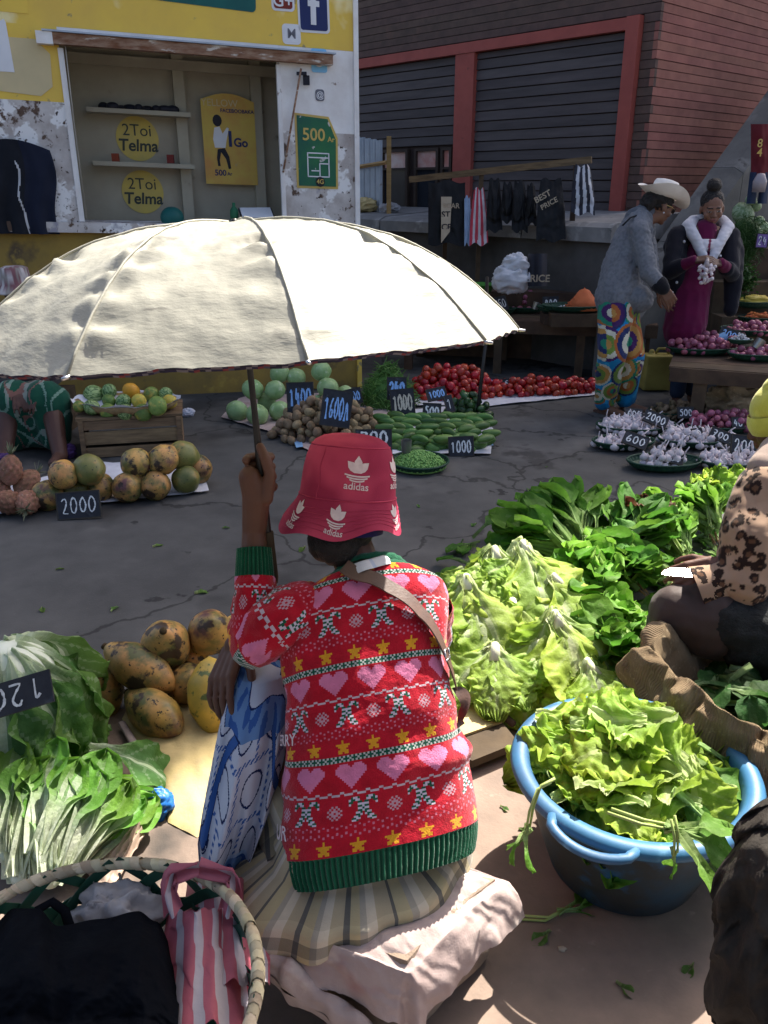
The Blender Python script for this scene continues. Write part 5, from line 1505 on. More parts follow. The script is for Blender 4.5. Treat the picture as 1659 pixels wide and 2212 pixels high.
# ---------------------------------------------------------------- basket with bags
KC_ = V((-.504, .985, 0)); KR = .292
bk = thing('basket', KC_, 'open-weave green cane basket with a pale bound rim holding bags', 'basket')
m = MB(); pts = []
for k in range(120):
    a = k / 120 * 6.283; pts.append(KC_ + V((math.cos(a) * KR, math.sin(a) * KR * 1.0, .30 + .006 * math.sin(3 * a))))
m.tube(pts, [.0095 + .0012 * math.sin(k * 2.1) for k in range(120)], 10, closed=True); rim = m.build('rim', 'rim_coil', bk)
mk('rim_wrap', (.60, .52, .36), (.45, .36, .22), sc=20, rough=.7, bump=.3, rand=.3)
for k in range(96):
    a = k / 96 * 6.283 + R.uniform(-.018, .018); p = KC_ + V((math.cos(a) * KR, math.sin(a) * KR, .30 + .006 * math.sin(3 * a)))
    tdir = V((-math.sin(a), math.cos(a), 0)); rdir = V((math.cos(a), math.sin(a), 0)); m = MB(); rw_ = R.uniform(.0108, .0128)
    vs_ = []
    for q in range(9):
        b_ = q / 8 * 6.283
        for s_ in (-.0095, .0095): vs_.append(p + rdir * math.cos(b_) * rw_ + V((0, 0, 1)) * math.sin(b_) * rw_ + tdir * (s_ + .008 * math.sin(b_)))
    m.add(vs_, [(2 * q, 2 * q + 1, 2 * q + 3, 2 * q + 2) for q in range(8)]); m.build('binding', 'rim_wrap', rim)
def wallp(a, z, off=0.0):
    r = lerp(.215, KR - .004, smooth(0, .30, z)) + off; return KC_ + V((math.cos(a) * r, math.sin(a) * r, z))
def strip(path, w_, name):
    m = MB(); vs_ = []
    for k, p in enumerate(path):
        d = (path[min(k + 1, len(path) - 1)] - path[max(k - 1, 0)]).normalized(); n_ = (V((p.x, p.y, 0)) - V((KC_.x, KC_.y, 0))).normalized(); x = d.cross(n_).normalized()
        for s_, h_ in ((-w_, 0), (w_, 0), (w_, .0018), (-w_, .0018)): vs_.append(p + x * s_ + n_ * h_)
    fs = [(4 * k + i, 4 * k + (i + 1) % 4, 4 * k + 4 + (i + 1) % 4, 4 * k + 4 + i) for k in range(len(path) - 1) for i in range(4)]
    m.add(vs_, fs); m.build(name, 'cane_green', bk, auto=50)
for dr in (-1, 1):
    for k in range(15):
        a0 = k / 15 * 6.283
        strip([wallp(a0 + dr * 1.25 * f / 14, .305 * f / 14, .003 * dr + .0025 * math.sin(f * 2.2)) for f in range(15)], .011, 'cane_strip')
for z in (.07, .15, .23):
    strip([wallp(k / 60 * 6.283, z, .0065 * (1 if k % 2 else -1)) for k in range(61)], .009, 'cane_hoop')
m = MB(); m.lathe([(.0005, .004), (.21, .004), (.215, .012), (.0005, .010)], 40, KC_); m.build('base', 'cane_green', bk)
# black bag: slack cloth slumped in the basket
bbg = thing('black_bag', KC_ + V((-.12, .0, .02)), 'slack black cloth bag lying in the basket', 'bag')
TOPY = [(-.15, 2010), (.12, 1995), (.22, 1962), (.33, 1962), (.42, 2000), (.62, 1985), (.80, 1968), (.88, 1990), (1.0, 2085)]
def topy(u):
    for (a_, y0), (b_, y1) in zip(TOPY, TOPY[1:]):
        if u <= b_: return lerp(y0, y1, smooth(0, 1, (u - a_) / (b_ - a_)))
    return TOPY[-1][1]
def bagf(u, v):
    px = lerp(-70, 392, u); py = lerp(topy(u), 2330, v)
    t = lerp(1.53, 1.20, v) - .05 * math.sin(math.pi * min(1, v * 1.6)) + .05 * abs(u - .5)
    f = .030 * abs(noise.noise(V((u * 3 + v * 2.2, v * 2.4 - u * 1.5, 1)))) + .014 * abs(noise.noise(V((u * 9 + v * 4, v * 5, 4)))) + .006 * abs(noise.noise(V((u * 22, v * 18, 2))))
    return at(px - 14 * v * u, py, t + f)
m = MB(); m.grid(90, 80, bagf); m.build('bag_cloth', 'black_cloth', bbg)
m = MB(); m.tube([at(70, 2000, 1.55), at(82, 1965, 1.57), at(112, 1948, 1.575), at(140, 1968, 1.57), at(150, 2000, 1.55)], .009, 8, flat=.5); m.build('bag_handle', 'black_cloth', bbg)
# pink and white striped carrier bag standing in the basket
sb = thing('striped_bag', KC_ + V((.12, .02, .02)), 'pink and white striped plastic carrier bag in the basket', 'bag')
def stripe(x):
    for a_, b_ in ((-.62, -.45), (-.20, .02), (.30, .50), (.78, .92)):
        if a_ < x < b_: return (.55, .50, .53)
    return (.50, .13, .17)
def sbag(u, v):
    py = lerp(1965, 2215, v); cx_ = lerp(432, 442, v); hw_ = lerp(74, 104, smooth(0, .8, v)) ; t = lerp(1.55, 1.36, v)
    x = (u - .5) * 2
    p = at(cx_ + x * hw_ + 3 * math.sin(v * 6 + x * 4), py, t + .09 * x * x + .006 * math.sin(x * 9 + v * 3))
    return p + V((0, -.02, 0)) * noise.noise(V((x * 4, v * 6, 1)))
m = MB(); m.grid(120, 50, sbag, col=lambda u, v: stripe((u - .5) * 2)); m.build('bag_front', 'bag_stripe', sb)
m = MB(); m.grid(30, 30, lambda u, v: sbag(u, v) + V((.02, .085, -.01)), col=lambda u, v: stripe((u - .5) * 2)); m.build('bag_back', 'bag_stripe', sb)
for s_, xx in ((-1, (375, 350, 372, 430)), (1, (492, 520, 500, 430))):
    def hnd(u, v, s_=s_, xx=xx):
        # strap from the bag mouth up and over to the middle of the top
        P = [at(xx[0], 1975, 1.55), at(xx[0] + (12 if s_ > 0 else -12), 1925, 1.57), at(xx[2], 1888, 1.58), at(xx[3], 1872, 1.585)]
        f = v * 3; i = min(2, int(f)); f -= i; p = P[i].lerp(P[i + 1], f); d = (P[i + 1] - P[i]).normalized(); x = d.cross(V((0, -1, .5))).normalized()
        return p + x * ((u - .5) * (.040 - .01 * v)) + V((0, .012 * math.sin(u * 9 + v * 4), 0))
    m = MB(); m.grid(10, 24, hnd, col=lambda u, v: (.55, .50, .53) if .35 < u < .62 else (.52, .15, .19)); m.build('bag_handle', 'bag_stripe', sb)
tag(crumple(at(255, 1985, 1.62), (.09, .07, .06), 9, .4).build('grey_sack', 'grey_sack'), 'grey speckled sack in the basket behind the black bag', 'sack')
# string knotted on the rim
m = MB(); k0 = at(205, 1895, 1.66)
m.tube([k0 + V((.0, -.012, .012)), k0 + V((-.01, -.02, -.04)), k0 + V((-.02, -.01, -.11))], .0035, 6); m.tube([k0 + V((.0, -.012, .012)), k0 + V((.015, -.02, -.05)), k0 + V((.01, -.0, -.12))], .0035, 6); m.tube([k0 + V((.05, 0, .01)), k0 + V((.06, -.01, -.04)), k0 + V((.065, 0, -.08))], .003, 6)
tag(m.build('string', 'rope'), 'grey string knotted on the far rim of the basket', 'string')

# ---------------------------------------------------------------- papayas beside the woman
def papaya_mesh(name, L, W, sd, mat):
    rd = random.Random(sd)
    prof = []
    n = 18
    for k in range(n + 1):
        f = k / n; s_ = math.sin(math.pi * f)
        r = W * (s_ ** .62) * (1 + .22 * (f - .45)) * (1 - .05 * abs(math.sin(f * 9)))
        prof.append((max(r, .0006), -L / 2 + L * f))
    m = MB(); m.lathe(prof, 30, (0, 0, 0), wob=lambda a, j: 1 + .018 * math.cos(5 * a) + .015 * math.sin(2 * a + sd))
    k0 = len(m.f)
    m.lathe([(.004, -L / 2 - .006), (.010, -L / 2 - .003), (.011, -L / 2 + .006), (.0006, -L / 2 + .008)], 10, mat=1)
    me = m.mesh(name); withmat(me, mat, 'papaya_stem')
    return me
PM = [papaya_mesh('papaya', .215, .072, 1, 'papaya_skin'), papaya_mesh('papaya', .205, .073, 2, 'papaya_skin'), papaya_mesh('papaya', .26, .069, 3, 'papaya_skin'), papaya_mesh('papaya', .245, .076, 4, 'papaya_yellow')]
PP = [(0, 452, 1368, .19, (.25, -.5, .7), 'round brownish papaya on top of the near pile beside the sleeve', 1.0),
      (1, 358, 1392, .19, (-.15, .6, -.8), 'papaya with reddish top standing on the near pile', 1.08),
      (2, 300, 1442, .15, (.85, -.35, -.35), 'long mottled papaya lying across the near pile', 1.05),
      (1, 216, 1490, .075, (-.3, .2, .9), 'orange spotted papaya at the left end of the near pile', 1.0),
      (0, 402, 1478, .075, (.5, -.5, .5), 'dark ribbed papaya under the near pile', .92),
      (2, 330, 1537, .065, (.75, -.6, -.12), 'orange papaya lying in front of the near pile', 1.0),
      (3, 458, 1505, .10, (-.1, .5, .85), 'yellow papaya with green patches by the hand', 1.0),
      (0, 500, 1380, .12, (.2, .3, .9), 'papaya half hidden behind the red sleeve', .8),
      (1, 400, 1430, .07, (.4, .3, .6), 'dark papaya hidden low in the middle of the near pile', 1.0)]
for k, px, py, z, d, lb, s_ in PP:
    tag(inst('papaya', PM[k], gnd(px, py, z), V(d).to_track_quat('Z', 'Y').to_euler(), s_), lb, 'papaya', 'papayas of the near pile')
# yellow padded sack under them
MATP = [(262, 1545), (300, 1600), (345, 1660), (352, 1715), (362, 1768), (425, 1800), (500, 1740), (640, 1600), (600, 1460), (420, 1440), (290, 1490)]
mp_ = [gnd(a, b_, .02) for a, b_ in MATP]; cm = sum(mp_, V()) / len(mp_)
m = MB()
def matfn(u, v):
    f = u * len(mp_); i = int(f) % len(mp_); f -= int(f); e = mp_[i].lerp(mp_[(i + 1) % len(mp_)], f)
    p = cm.lerp(e, v); p.z = .006 + .022 * (1 - v ** 6) + .010 * noise.noise(p * 9) * (1 - v ** 4) + .004 * noise.noise(p * 30)
    return p
m.grid(110, 24, matfn, wrapu=True); tag(m.build('yellow_sack', 'yellow_sack'), 'flat yellow sack spread on the ground under the papayas', 'sack')
m = MB(); m.tube([gnd(262, 1560, .03), gnd(300, 1625, .03), gnd(325, 1650, .02)], .012, 6, flat=.4); tag(m.build('strap', 'sackcloth'), 'grey strap lying along the left edge of the yellow sack', 'strap')
tag(crumple(gnd(330, 1738, .03), (.055, .045, .045), 3, .26).build('blue_bag', 'blue_plastic'), 'bright blue plastic bag under the cabbage leaves', 'plastic bag')
m = MB()
pb = [gnd(175, 1870, .02), gnd(200, 1790, .04), gnd(285, 1755, .09), gnd(312, 1800, .05), gnd(312, 1905, .01), gnd(230, 1960, .01)]
def pap(u, v):
    a_ = pb[0].lerp(pb[1], min(1, v * 1.2)).lerp(pb[2], max(0, v - .5) * .4); l = pb[0].lerp(pb[2], v); r_ = pb[5].lerp(pb[3], v)
    p = l.lerp(r_, u); p.z = max(.006, .03 + .05 * v * math.sin(u * 3.1) + .02 * abs(noise.noise(V((u * 5, v * 5, 3)))) + .012 * math.sin(u * 40) * v * u)
    return p
m.grid(60, 40, pap); tag(m.build('paper_bag', 'tan_plastic'), 'crumpled light brown plastic bag on the paving near the basket', 'plastic bag')

# ---------------------------------------------------------------- big cabbage at the left edge, with its price board
ct = gnd(8, 1402, .40)
cb_ = thing('leafy_cabbage', V((ct.x, ct.y, 0)), 'huge leafy cabbage heap with white stalk up at the left edge', 'cabbage')
mk('cabbage_heart', (.74, .78, .70), (.62, .70, .56), sc=9, rough=.4, bump=.15)
m = MB(); m.ell(ct + V((-.0, 0, -.09)), (.12, .12, .10), 24, 14); m.build('heart', 'cabbage_heart', cb_)
rd = random.Random(21)
for ring, (n, z0, r0, dn, s0, kc) in enumerate(((9, -.0, .03, .35, .92, 0), (11, -.07, .06, .60, .84, 1), (12, -.14, .07, .75, .70, 2), (13, -.22, .08, .70, .58, 3), (14, -.31, .08, .50, .50, 1))):
    for k in range(n):
        a = 6.283 * k / n + rd.uniform(-.2, .2) + ring * .4; e = dn + rd.uniform(-.15, .12)
        d = V((math.cos(a) * math.cos(e), math.sin(a) * math.cos(e), -math.sin(e))); up = V((math.cos(a) * math.sin(e), math.sin(a) * math.sin(e), math.cos(e)))
        inst('leaf', NAP[rd.randrange(4)], ct + V((math.cos(a) * r0, math.sin(a) * r0, z0)), orient(d, up), s0 * rd.uniform(.85, 1.1), cb_)
for (px, py, z, dx_, dy_) in ((215, 1620, .10, 1, .05), (190, 1650, .05, .8, -.5), (80, 1690, .06, .2, -.8)):
    inst('leaf', NAP[rd.randrange(4)], gnd(px - 40, py, z + .03), orient(V((dx_, dy_, .05)), V((0, 0, 1))), .72, cb_)
sg = thing('price_sign', at(45, 1545, 1.92), 'black price board lying upside down on the leafy cabbage', 'price sign')
M = Matrix.Rotation(math.radians(0), 3, 'Z') @ Matrix.Rotation(math.radians(-42), 3, 'X') @ Matrix.Rotation(math.radians(-17), 3, 'Y')
sc0 = at(38, 1502, 1.86)
m = MB(); m.box(sc0, (.155, .008, .075), M); m.build('board', 'slate', sg, sm=False)
m = MB(); chalk(m, '120', .12, .05, .007, lambda x, y: sc0 + M @ V((-x, -.0055, -y)), random.Random(4)); m.build('lettering', 'chalk', sg, sm=False)
# ---------------------------------------------------------------- bok choy in the corner
mk('bok_base', (.72, .74, .62), (.62, .68, .5), rough=.4)
for k, (px, py, z, lean) in enumerate(((40, 1900, .05, -.2), (105, 1905, .05, .05), (150, 1880, .05, .35), (10, 1850, .09, -.3), (85, 1850, .09, .15))):
    c = gnd(px, py, z); o = thing('bok_choy', V((c.x, c.y, 0)), ('bok choy with white stems at the front left, nearest the basket', 'bok choy with white stems in the middle of the row', 'bok choy leaning right towards the paper bag', 'bok choy at the left picture edge in the back', 'bok choy in the back of the group, under the cabbage')[k], 'bok choy', 'bok choy bunches')
    m = MB(); m.ell(c + V((0, .012, 0)), (.024, .026, .024), 12, 8); m.build('base', 'bok_base', o); rd = random.Random(k)
    for q in range(12):
        a = 6.283 * q / 12
        d = V((lean * .7 + rd.uniform(-.4, .4), .75, .25 + .55 * (.5 + .5 * math.sin(a)) + rd.uniform(-.1, .1))); up = V((rd.uniform(-.5, .5), -.7, .7))
        inst('leaf', BOK[q % 4], c + V((math.cos(a) * .014, 0, math.sin(a) * .014)), orient(d, up), rd.uniform(.8, 1.05), o)
# bits on the paving
mk('litter', (.45, .38, .30), (.3, .25, .2), rough=.9)
for k, (px, py) in enumerate(((982, 2062), (1095, 2000), (1215, 2050), (1000, 1960))):
    m = crumple(gnd(px, py, .006), (.010, .007, .005), k, .5, 10, 7)
    tag(m.build('litter_scrap', 'litter'), 'small pale scrap lying on the brown paving', 'scrap', 'scraps on the paving')

bits = [leaf_mesh('leaf_scrap', .05, .014, .004, 2, .5, .2, (.35, .42, .2), (.10, .20, .04), (.12, .24, .05), .2, .12, 6, 8, 90 + k, .05, .93) for k in range(2)]
rd = random.Random(31)
for k, (px, py) in enumerate(((980, 1350), (1010, 1210), (1160, 1120), (1240, 1105), (560, 1500), (1080, 1740), (1120, 1790), (1190, 2010), (1500, 2080), (240, 1320), (660, 1180), (1330, 2120), (480, 1140), (120, 1230), (900, 1090), (1030, 1130), (1140, 1060), (330, 1180), (720, 1120), (1180, 1010), (560, 1090), (90, 1310), (420, 1280))):
    tag(inst('leaf_scrap', bits[k % 2], gnd(px, py, .008), orient(V((rd.uniform(-1, 1), rd.uniform(-1, 1), .05)), V((0, 0, 1))), rd.uniform(.6, 1.2)), 'small torn green leaf scrap lying on the ground', 'leaf scrap', 'leaf scraps on the ground')
# ================================================================== middle distance: produce across the street
mk('cabbage_skin', (.36, .50, .24), (.24, .38, .15), sc=14, rough=.5, bump=.4, bsc=26, rand=.12, bdist=.01, spots=(((.48, .58, .36), 22, .58, .08),))
mk('potato_skin', (.30, .215, .13), (.20, .14, .08), sc=30, rough=.85, bump=.4, bsc=90, rand=.25, spots=(((.10, .07, .045), 60, .66, .05),))
mk('cucumber_skin', (.040, .105, .020), (.10, .20, .04), sc=30, rough=.45, bump=.2, spec=.4, rand=.35, stretch=(1, 1, .2))
mk('tomato_skin', (.42, .022, .012), (.30, .018, .012), sc=20, rough=.3, bump=.03, spec=.5, rand=.22)
mk('pepper_skin', (.018, .055, .014), (.03, .08, .02), sc=20, rough=.3, spec=.5, rand=.3)
mk('pea_green', (.20, .36, .10), (.14, .28, .07), sc=40, rough=.5, rand=.1)
mk('bean_green', (.05, .13, .025), (.09, .2, .04), sc=8, rough=.5)
mk('onion_skin', (.33, .095, .145), (.24, .06, .10), sc=40, rough=.4, bump=.15, spec=.4, rand=.28, spots=(((.50, .26, .28), 50, .6, .1),))
mk('garlic_skin', (.66, .60, .60), (.54, .47, .50), sc=60, rough=.6, bump=.2, bsc=120, rand=.10, spots=(((.46, .32, .42), 40, .6, .15),))
mk('ginger_skin', (.26, .19, .11), (.17, .12, .07), sc=40, rough=.85, bump=.4, rand=.25)
mk('tray_green', (.016, .06, .034), (.010, .04, .024), sc=20, rough=.55, bump=.5, bsc=120, spec=.3)
mk('wicker', (.30, .21, .10), (.20, .13, .06), sc=30, rough=.8, bump=.6, bsc=90)
mk('white_cloth', (.62, .62, .66), (.50, .50, .55), sc=8, rough=.85, bump=.3, spots=(((.30, .28, .28), 9, .66, .06),))
mk('cup_tin', (.32, .32, .30), rough=.35, metal=.8, bump=.1)
mk('cup_paint', (.25, .45, .70), rough=.5)
mk('melon_stripe', (.05, .12, .03), (.27, .38, .15), sc=1.6, rough=.45, bump=.1, bsc=4, spec=.4, rand=.2, lo=.46, hi=.54, stretch=(4, 4, .5))
mk('melon_green', (.17, .25, .06), (.10, .17, .04), sc=2.5, rough=.45, rand=.25, bsc=5, spots=(((.40, .33, .07), 1.3, .55, .15), ((.06, .08, .03), 6, .62, .1)))
mk('melon_yellow', (.55, .38, .06), (.36, .33, .06), sc=2.5, rough=.4, rand=.1)
mk('melon_orange', (.62, .30, .03), (.55, .26, .03), sc=20, rough=.4)
mk('papaya_far', (.40, .19, .055), (.15, .115, .04), sc=15, rough=.45, bump=.1, spec=.4, rand=.3, lo=.38, hi=.62, spots=(((.50, .30, .06), 16, .56, .12), ((.10, .12, .035), 13, .58, .1), ((.05, .03, .018), 60, .66, .04)))
mk('papaya_far_green', (.20, .19, .05), (.11, .13, .035), sc=18, rough=.45, bump=.1, spec=.4, rand=.3, spots=(((.34, .22, .05), 12, .56, .12), ((.04, .03, .018), 60, .64, .04)))
mk('pineapple_skin', (.30, .13, .09), (.16, .09, .05), sc=60, rough=.7, bump=.4, rand=.15, spots=(((.42, .26, .18), 90, .6, .1),))
mk('pine_leaf', (.13, .17, .09), (.2, .19, .12), sc=9, rough=.7)

def lumpy(name, r, sd, amp, mats, n=14, m_=9, fr=1.2, prof=None):
    m = MB(); m.ell((0, 0, 0), r, n, m_)
    for i, v in enumerate(m.v):
        k = 1 + amp * noise.noise(V((v.x / r[0], v.y / r[1], v.z / r[2])) * fr + V((sd * 7.3, 0, 0)))
        m.v[i] = v * k
    me = m.mesh(name); withmat(me, *mats); return me

def pack(n, r, cx, cy, a, b, yaw, z0, hk, rd, jr=.15, zf=None, tries=14):
    """drop n balls one by one into a heap over an ellipse; returns centres and radii"""
    out = []; ca, sa = math.cos(yaw), math.sin(yaw); cell = {}; cs = r * 2.6
    for k in range(n):
        best = None; rr_ = r * rd.uniform(1 - jr, 1 + jr)
        for _ in range(tries):
            t = rd.uniform(0, 6.283); q = math.sqrt(rd.random()); x, y = math.cos(t) * q * a, math.sin(t) * q * b
            X, Y = cx + x * ca - y * sa, cy + x * sa + y * ca
            z = (zf(X, Y) if zf else z0) + rr_
            gx, gy = int(X // cs), int(Y // cs)
            for ix in (gx - 1, gx, gx + 1):
                for iy in (gy - 1, gy, gy + 1):
                    for (px, py, pz, pr) in cell.get((ix, iy), ()):
                        d2 = (px - X) ** 2 + (py - Y) ** 2; s_ = (rr_ + pr) * .90
                        if d2 < s_ * s_: z = max(z, pz + math.sqrt(s_ * s_ - d2))
            sc = z + hk * q * q
            if best is None or sc < best[0]: best = (sc, X, Y, z)
        _, X, Y, z = best
        cell.setdefault((int(X // cs), int(Y // cs)), []).append((X, Y, z, rr_)); out.append((V((X, Y, z)), rr_))
    return out

def heap(name, meshes, r, n, c, a, b, yaw, label, cat, group, hk=.3, z0=0.0, seed=1, free=True, jr=.15, zf=None):
    rd = random.Random(seed)
    for p, rr_ in pack(n, r, c.x, c.y, a, b, yaw, z0, hk, rd, jr, zf):
        rot = (rd.uniform(0, 6.28), rd.uniform(0, 6.28), rd.uniform(0, 6.28)) if free else (rd.uniform(-.5, .5), rd.uniform(-.5, .5), rd.uniform(0, 6.28))
        tag(inst(name, meshes[rd.randrange(len(meshes))], p, rot, rr_ / r), label, cat, group)

# ---------------------------------------------------------------- cabbages
def cabbage_mesh(sd):
    m = MB(); m.ell((0, 0, 0), (.078, .078, .072), 26, 16)
    for i, v in enumerate(m.v):
        a = math.atan2(v.y, v.x); e = v.z / .072
        # overlapping wrapper leaves: stepped folds with raised edges
        f = (a * 1.5 / math.pi + e * .8 + sd * .37) % 1.0
        m.v[i] = v * (1 + .055 * (f - .5) + .02 * noise.noise(v * 40 + V((sd, 0, 0))))
    me = m.mesh('cabbage'); withmat(me, 'cabbage_skin'); return me
CBM = [cabbage_mesh(k) for k in range(3)]
for k, (px, py, z, s_, lb) in enumerate(((512, 888, .07, 1.0, 'cabbage at the left end of the bottom row'), (556, 896, .07, 1.0, 'cabbage in front of the umbrella pole, bottom row'), (604, 888, .07, .95, 'cabbage on the ground touching the potatoes'),
        (546, 841, .19, 1.0, 'cabbage stacked highest at the left of the heap'), (594, 843, .19, .95, 'cabbage stacked beside the big blue 1400 board'), (604, 806, .28, .95, 'cabbage just under the umbrella hem'), (640, 815, .25, .9, 'cabbage behind the top of the 1400 board'),
        (708, 838, .20, 1.0, 'cabbage right of the 1400 board'), (694, 802, .30, .95, 'cabbage under the hem right of the 1400 board'), (745, 850, .14, .8, 'small cabbage behind the 1200 board'), (660, 868, .08, .9, 'cabbage behind the potatoes'), (576, 868, .08, .9, 'cabbage hidden behind the umbrella pole'), (690, 872, .08, .9, 'cabbage behind the 1600 board'))):
    tag(inst('cabbage', CBM[k % 3], gnd(px, py, z), (R.uniform(-.6, .6), R.uniform(-.6, .6), R.uniform(0, 6)), s_), lb, 'cabbage', 'cabbages heaped against the kiosk')
# ---------------------------------------------------------------- potatoes
POT = [lumpy('potato', (.036, .030, .027), k, .22, ('potato_skin',)) for k in range(5)]
pc = gnd(712, 938); heap('potato', POT, .030, 210, pc, .50, .36, .1, 'brown potato in the big heap under the blue price boards', 'potato', 'potatoes in the heap', .34, seed=3)
def sheet(name, px, mat, label, cat, z=.008, amp=.012, n=60):
    P = [gnd(a, b) for a, b in px]; c = sum(P, V()) / len(P); m = MB()
    def fn(u, v):
        f = u * len(P); i = int(f) % len(P); f -= int(f); e = P[i].lerp(P[(i + 1) % len(P)], f); p = c.lerp(e, v)
        p.z = z + amp * (.5 + .5 * noise.noise(p * 9)) * smooth(.3, 1, v) + .5 * amp * abs(noise.noise(p * 24)) * v; return p
    m.grid(n, 10, fn, wrapu=True); return tag(m.build(name, mat), label, cat)
sheet('ground_sheet', [(478, 905), (520, 918), (580, 935), (640, 965), (690, 985), (800, 985), (860, 900), (760, 850), (520, 860)], 'sackcloth', 'dirty purplish sheet spread under cabbages and potatoes', 'sheet')
# ---------------------------------------------------------------- cucumbers
def cuc(sd):
    m = MB(); n = 12
    m.lathe([(max(.0008, .0285 * math.sin(math.pi * k / n) ** .5), -.068 + .136 * k / n) for k in range(n + 1)], 14, wob=lambda a, j: 1 + .05 * math.cos(3 * a + sd))
    for i, v in enumerate(m.v): m.v[i] = v + V((.010 * (v.z / .075) ** 2, 0, 0))
    me = m.mesh('cucumber'); withmat(me, 'cucumber_skin'); return me
CUM = [cuc(k) for k in range(3)]
rd = random.Random(12); k = 0
for j in range(7):
    for i in range(9):
        px = 826 + i * 27 + (j % 2) * 13 + rd.uniform(-9, 9) - (3 - j) * 1; py = 968 - j * 11.5 + rd.uniform(-4, 4)
        if px < 835 and j < 2: continue
        z = .024 + .016 * j + (.04 if (1 <= j <= 4) else 0) * rd.random()
        yaw = rd.uniform(-.75, .75)
        tag(inst('cucumber', CUM[k % 3], gnd(px, py, z), (math.pi / 2, rd.uniform(0, 6), math.pi / 2 + yaw), rd.uniform(.85, 1.1)), 'green cucumber in the heap beside the potatoes', 'cucumber', 'cucumbers in the heap'); k += 1
sheet('ground_sheet', [(815, 985), (1060, 985), (1065, 930), (1010, 880), (850, 890)], 'white_cloth', 'pale sheet under the cucumbers', 'sheet')
# ---------------------------------------------------------------- green beans: one tangled mass
m = MB(); bc = gnd(838, 892)
for k in range(420):
    a = rd.uniform(0, 6.283); q = math.sqrt(rd.random()); h = .30 * (1 - q) ** .8
    p = V((bc.x + math.cos(a) * q * .22, bc.y + .25 + math.sin(a) * q * .24, .02 + h + rd.uniform(-.02, .02)))
    d = V((rd.uniform(-1, 1), rd.uniform(-1, 1), rd.uniform(-.9, .2))).normalized() * rd.uniform(.05, .085)
    m.tube([p - d, p + V((0, 0, .008)), p + d], [.002, .0042, .002], 4, cap=False)
m.ell(V((bc.x, bc.y + .25, .0)), (.19, .2, .25), 20, 12)
o = m.build('green_beans', 'bean_green'); o['kind'] = 'stuff'; tag(o, 'tall tangled heap of green beans behind the price boards', 'beans')
# ---------------------------------------------------------------- tomatoes
TOM = [lumpy('tomato', (.030, .030, .034), k, .08, ('tomato_skin',), 14, 9) for k in range(3)]
tc_ = gnd(975, 852)
heap('tomato', TOM, .028, 230, tc_, .47, .33, .1, 'red tomato in the tall heap under the umbrella edge', 'tomato', 'tomatoes in the tall heap', .30, seed=5, zf=lambda x, y: .0)
tc2 = gnd(1165, 851)
heap('tomato', TOM, .029, 120, tc2, .50, .13, .12, 'red tomato in the low strip stretching right to the feet', 'tomato', 'tomatoes in the low strip', .05, seed=6)
sheet('ground_sheet', [(900, 880), (1060, 880), (1295, 855), (1290, 838), (1000, 830), (890, 850)], 'white_cloth', 'white sheet under the tomatoes', 'sheet')
PEP = [lumpy('pepper', (.026, .024, .036), k, .3, ('pepper_skin',), 12, 8, 1.6) for k in range(3)]
pq = gnd(1010, 900)
heap('pepper', PEP, .026, 46, pq, .17, .11, 0, 'dark green pepper between cucumbers and tomatoes', 'pepper', 'dark peppers in the heap', .12, seed=7)
# ---------------------------------------------------------------- woven trays
def tray(c, r, label, ell=1.0, yaw=0.0, h=.05, mat='tray_green', group='woven green trays', name='tray', teeth=True):
    c = V(c); o = thing(name, c, label, 'tray', group)
    M = Matrix.Rotation(yaw, 3, 'Z'); m = MB(); n = 72
    def wb(a, j):
        return 1 + (.018 * (1 if (int(a / 6.283 * n) % 2) else -1) if (teeth and j in (3, 4)) else 0)
    m.lathe([(.001, .004), (r * .72, .004), (r * .9, h * .45), (r, h), (r * .985, h + .004), (r * .88, h * .5), (r * .7, .012), (.001, .012)], n, c, M, sx=1, sy=ell, wob=wb); m.build('woven_bowl', mat, o, sm=False)
    m = MB(); m.tube([c + M @ V((math.cos(k / 48 * 6.283) * r * .99, math.sin(k / 48 * 6.283) * r * .99 * ell, h + .002)) for k in range(48)], .006, 6, closed=True); m.build('rim', mat, o)
    return o
pt = gnd(905, 1010); tray(pt, .175, 'dark woven tray of shelled peas', h=.045)
m = MB(); rd = random.Random(2)
for k in range(900):
    a = rd.uniform(0, 6.283); q = math.sqrt(rd.random()); z = .02 + .075 * (1 - q * q) ** .9
    m.ell(pt + V((math.cos(a) * q * .16, math.sin(a) * q * .16, z + rd.uniform(-.003, .003))), .0062, 6, 4)
m.lathe([(.16, .012), (.12, .05), (.06, .085), (.001, .095)], 24, pt)
o = m.build('shelled_peas', 'pea_green'); o['kind'] = 'stuff'; tag(o, 'heap of shelled green peas in the tray beside the hat', 'peas')
def cup(c, r, h, label, mat='cup_tin', tilt=0.0):
    m = MB(); M = Matrix.Rotation(tilt, 3, 'Y')
    m.lathe([(.001, 0), (r * .85, 0), (r, h), (r * .95, h), (r * .8, .006), (.001, .006)], 24, c, M); return tag(m.build('measuring_cup', mat, auto=40), label, 'cup')
cup(pt + V((-.075, .03, .085)), .032, .075, 'tin measuring cup standing in the peas')
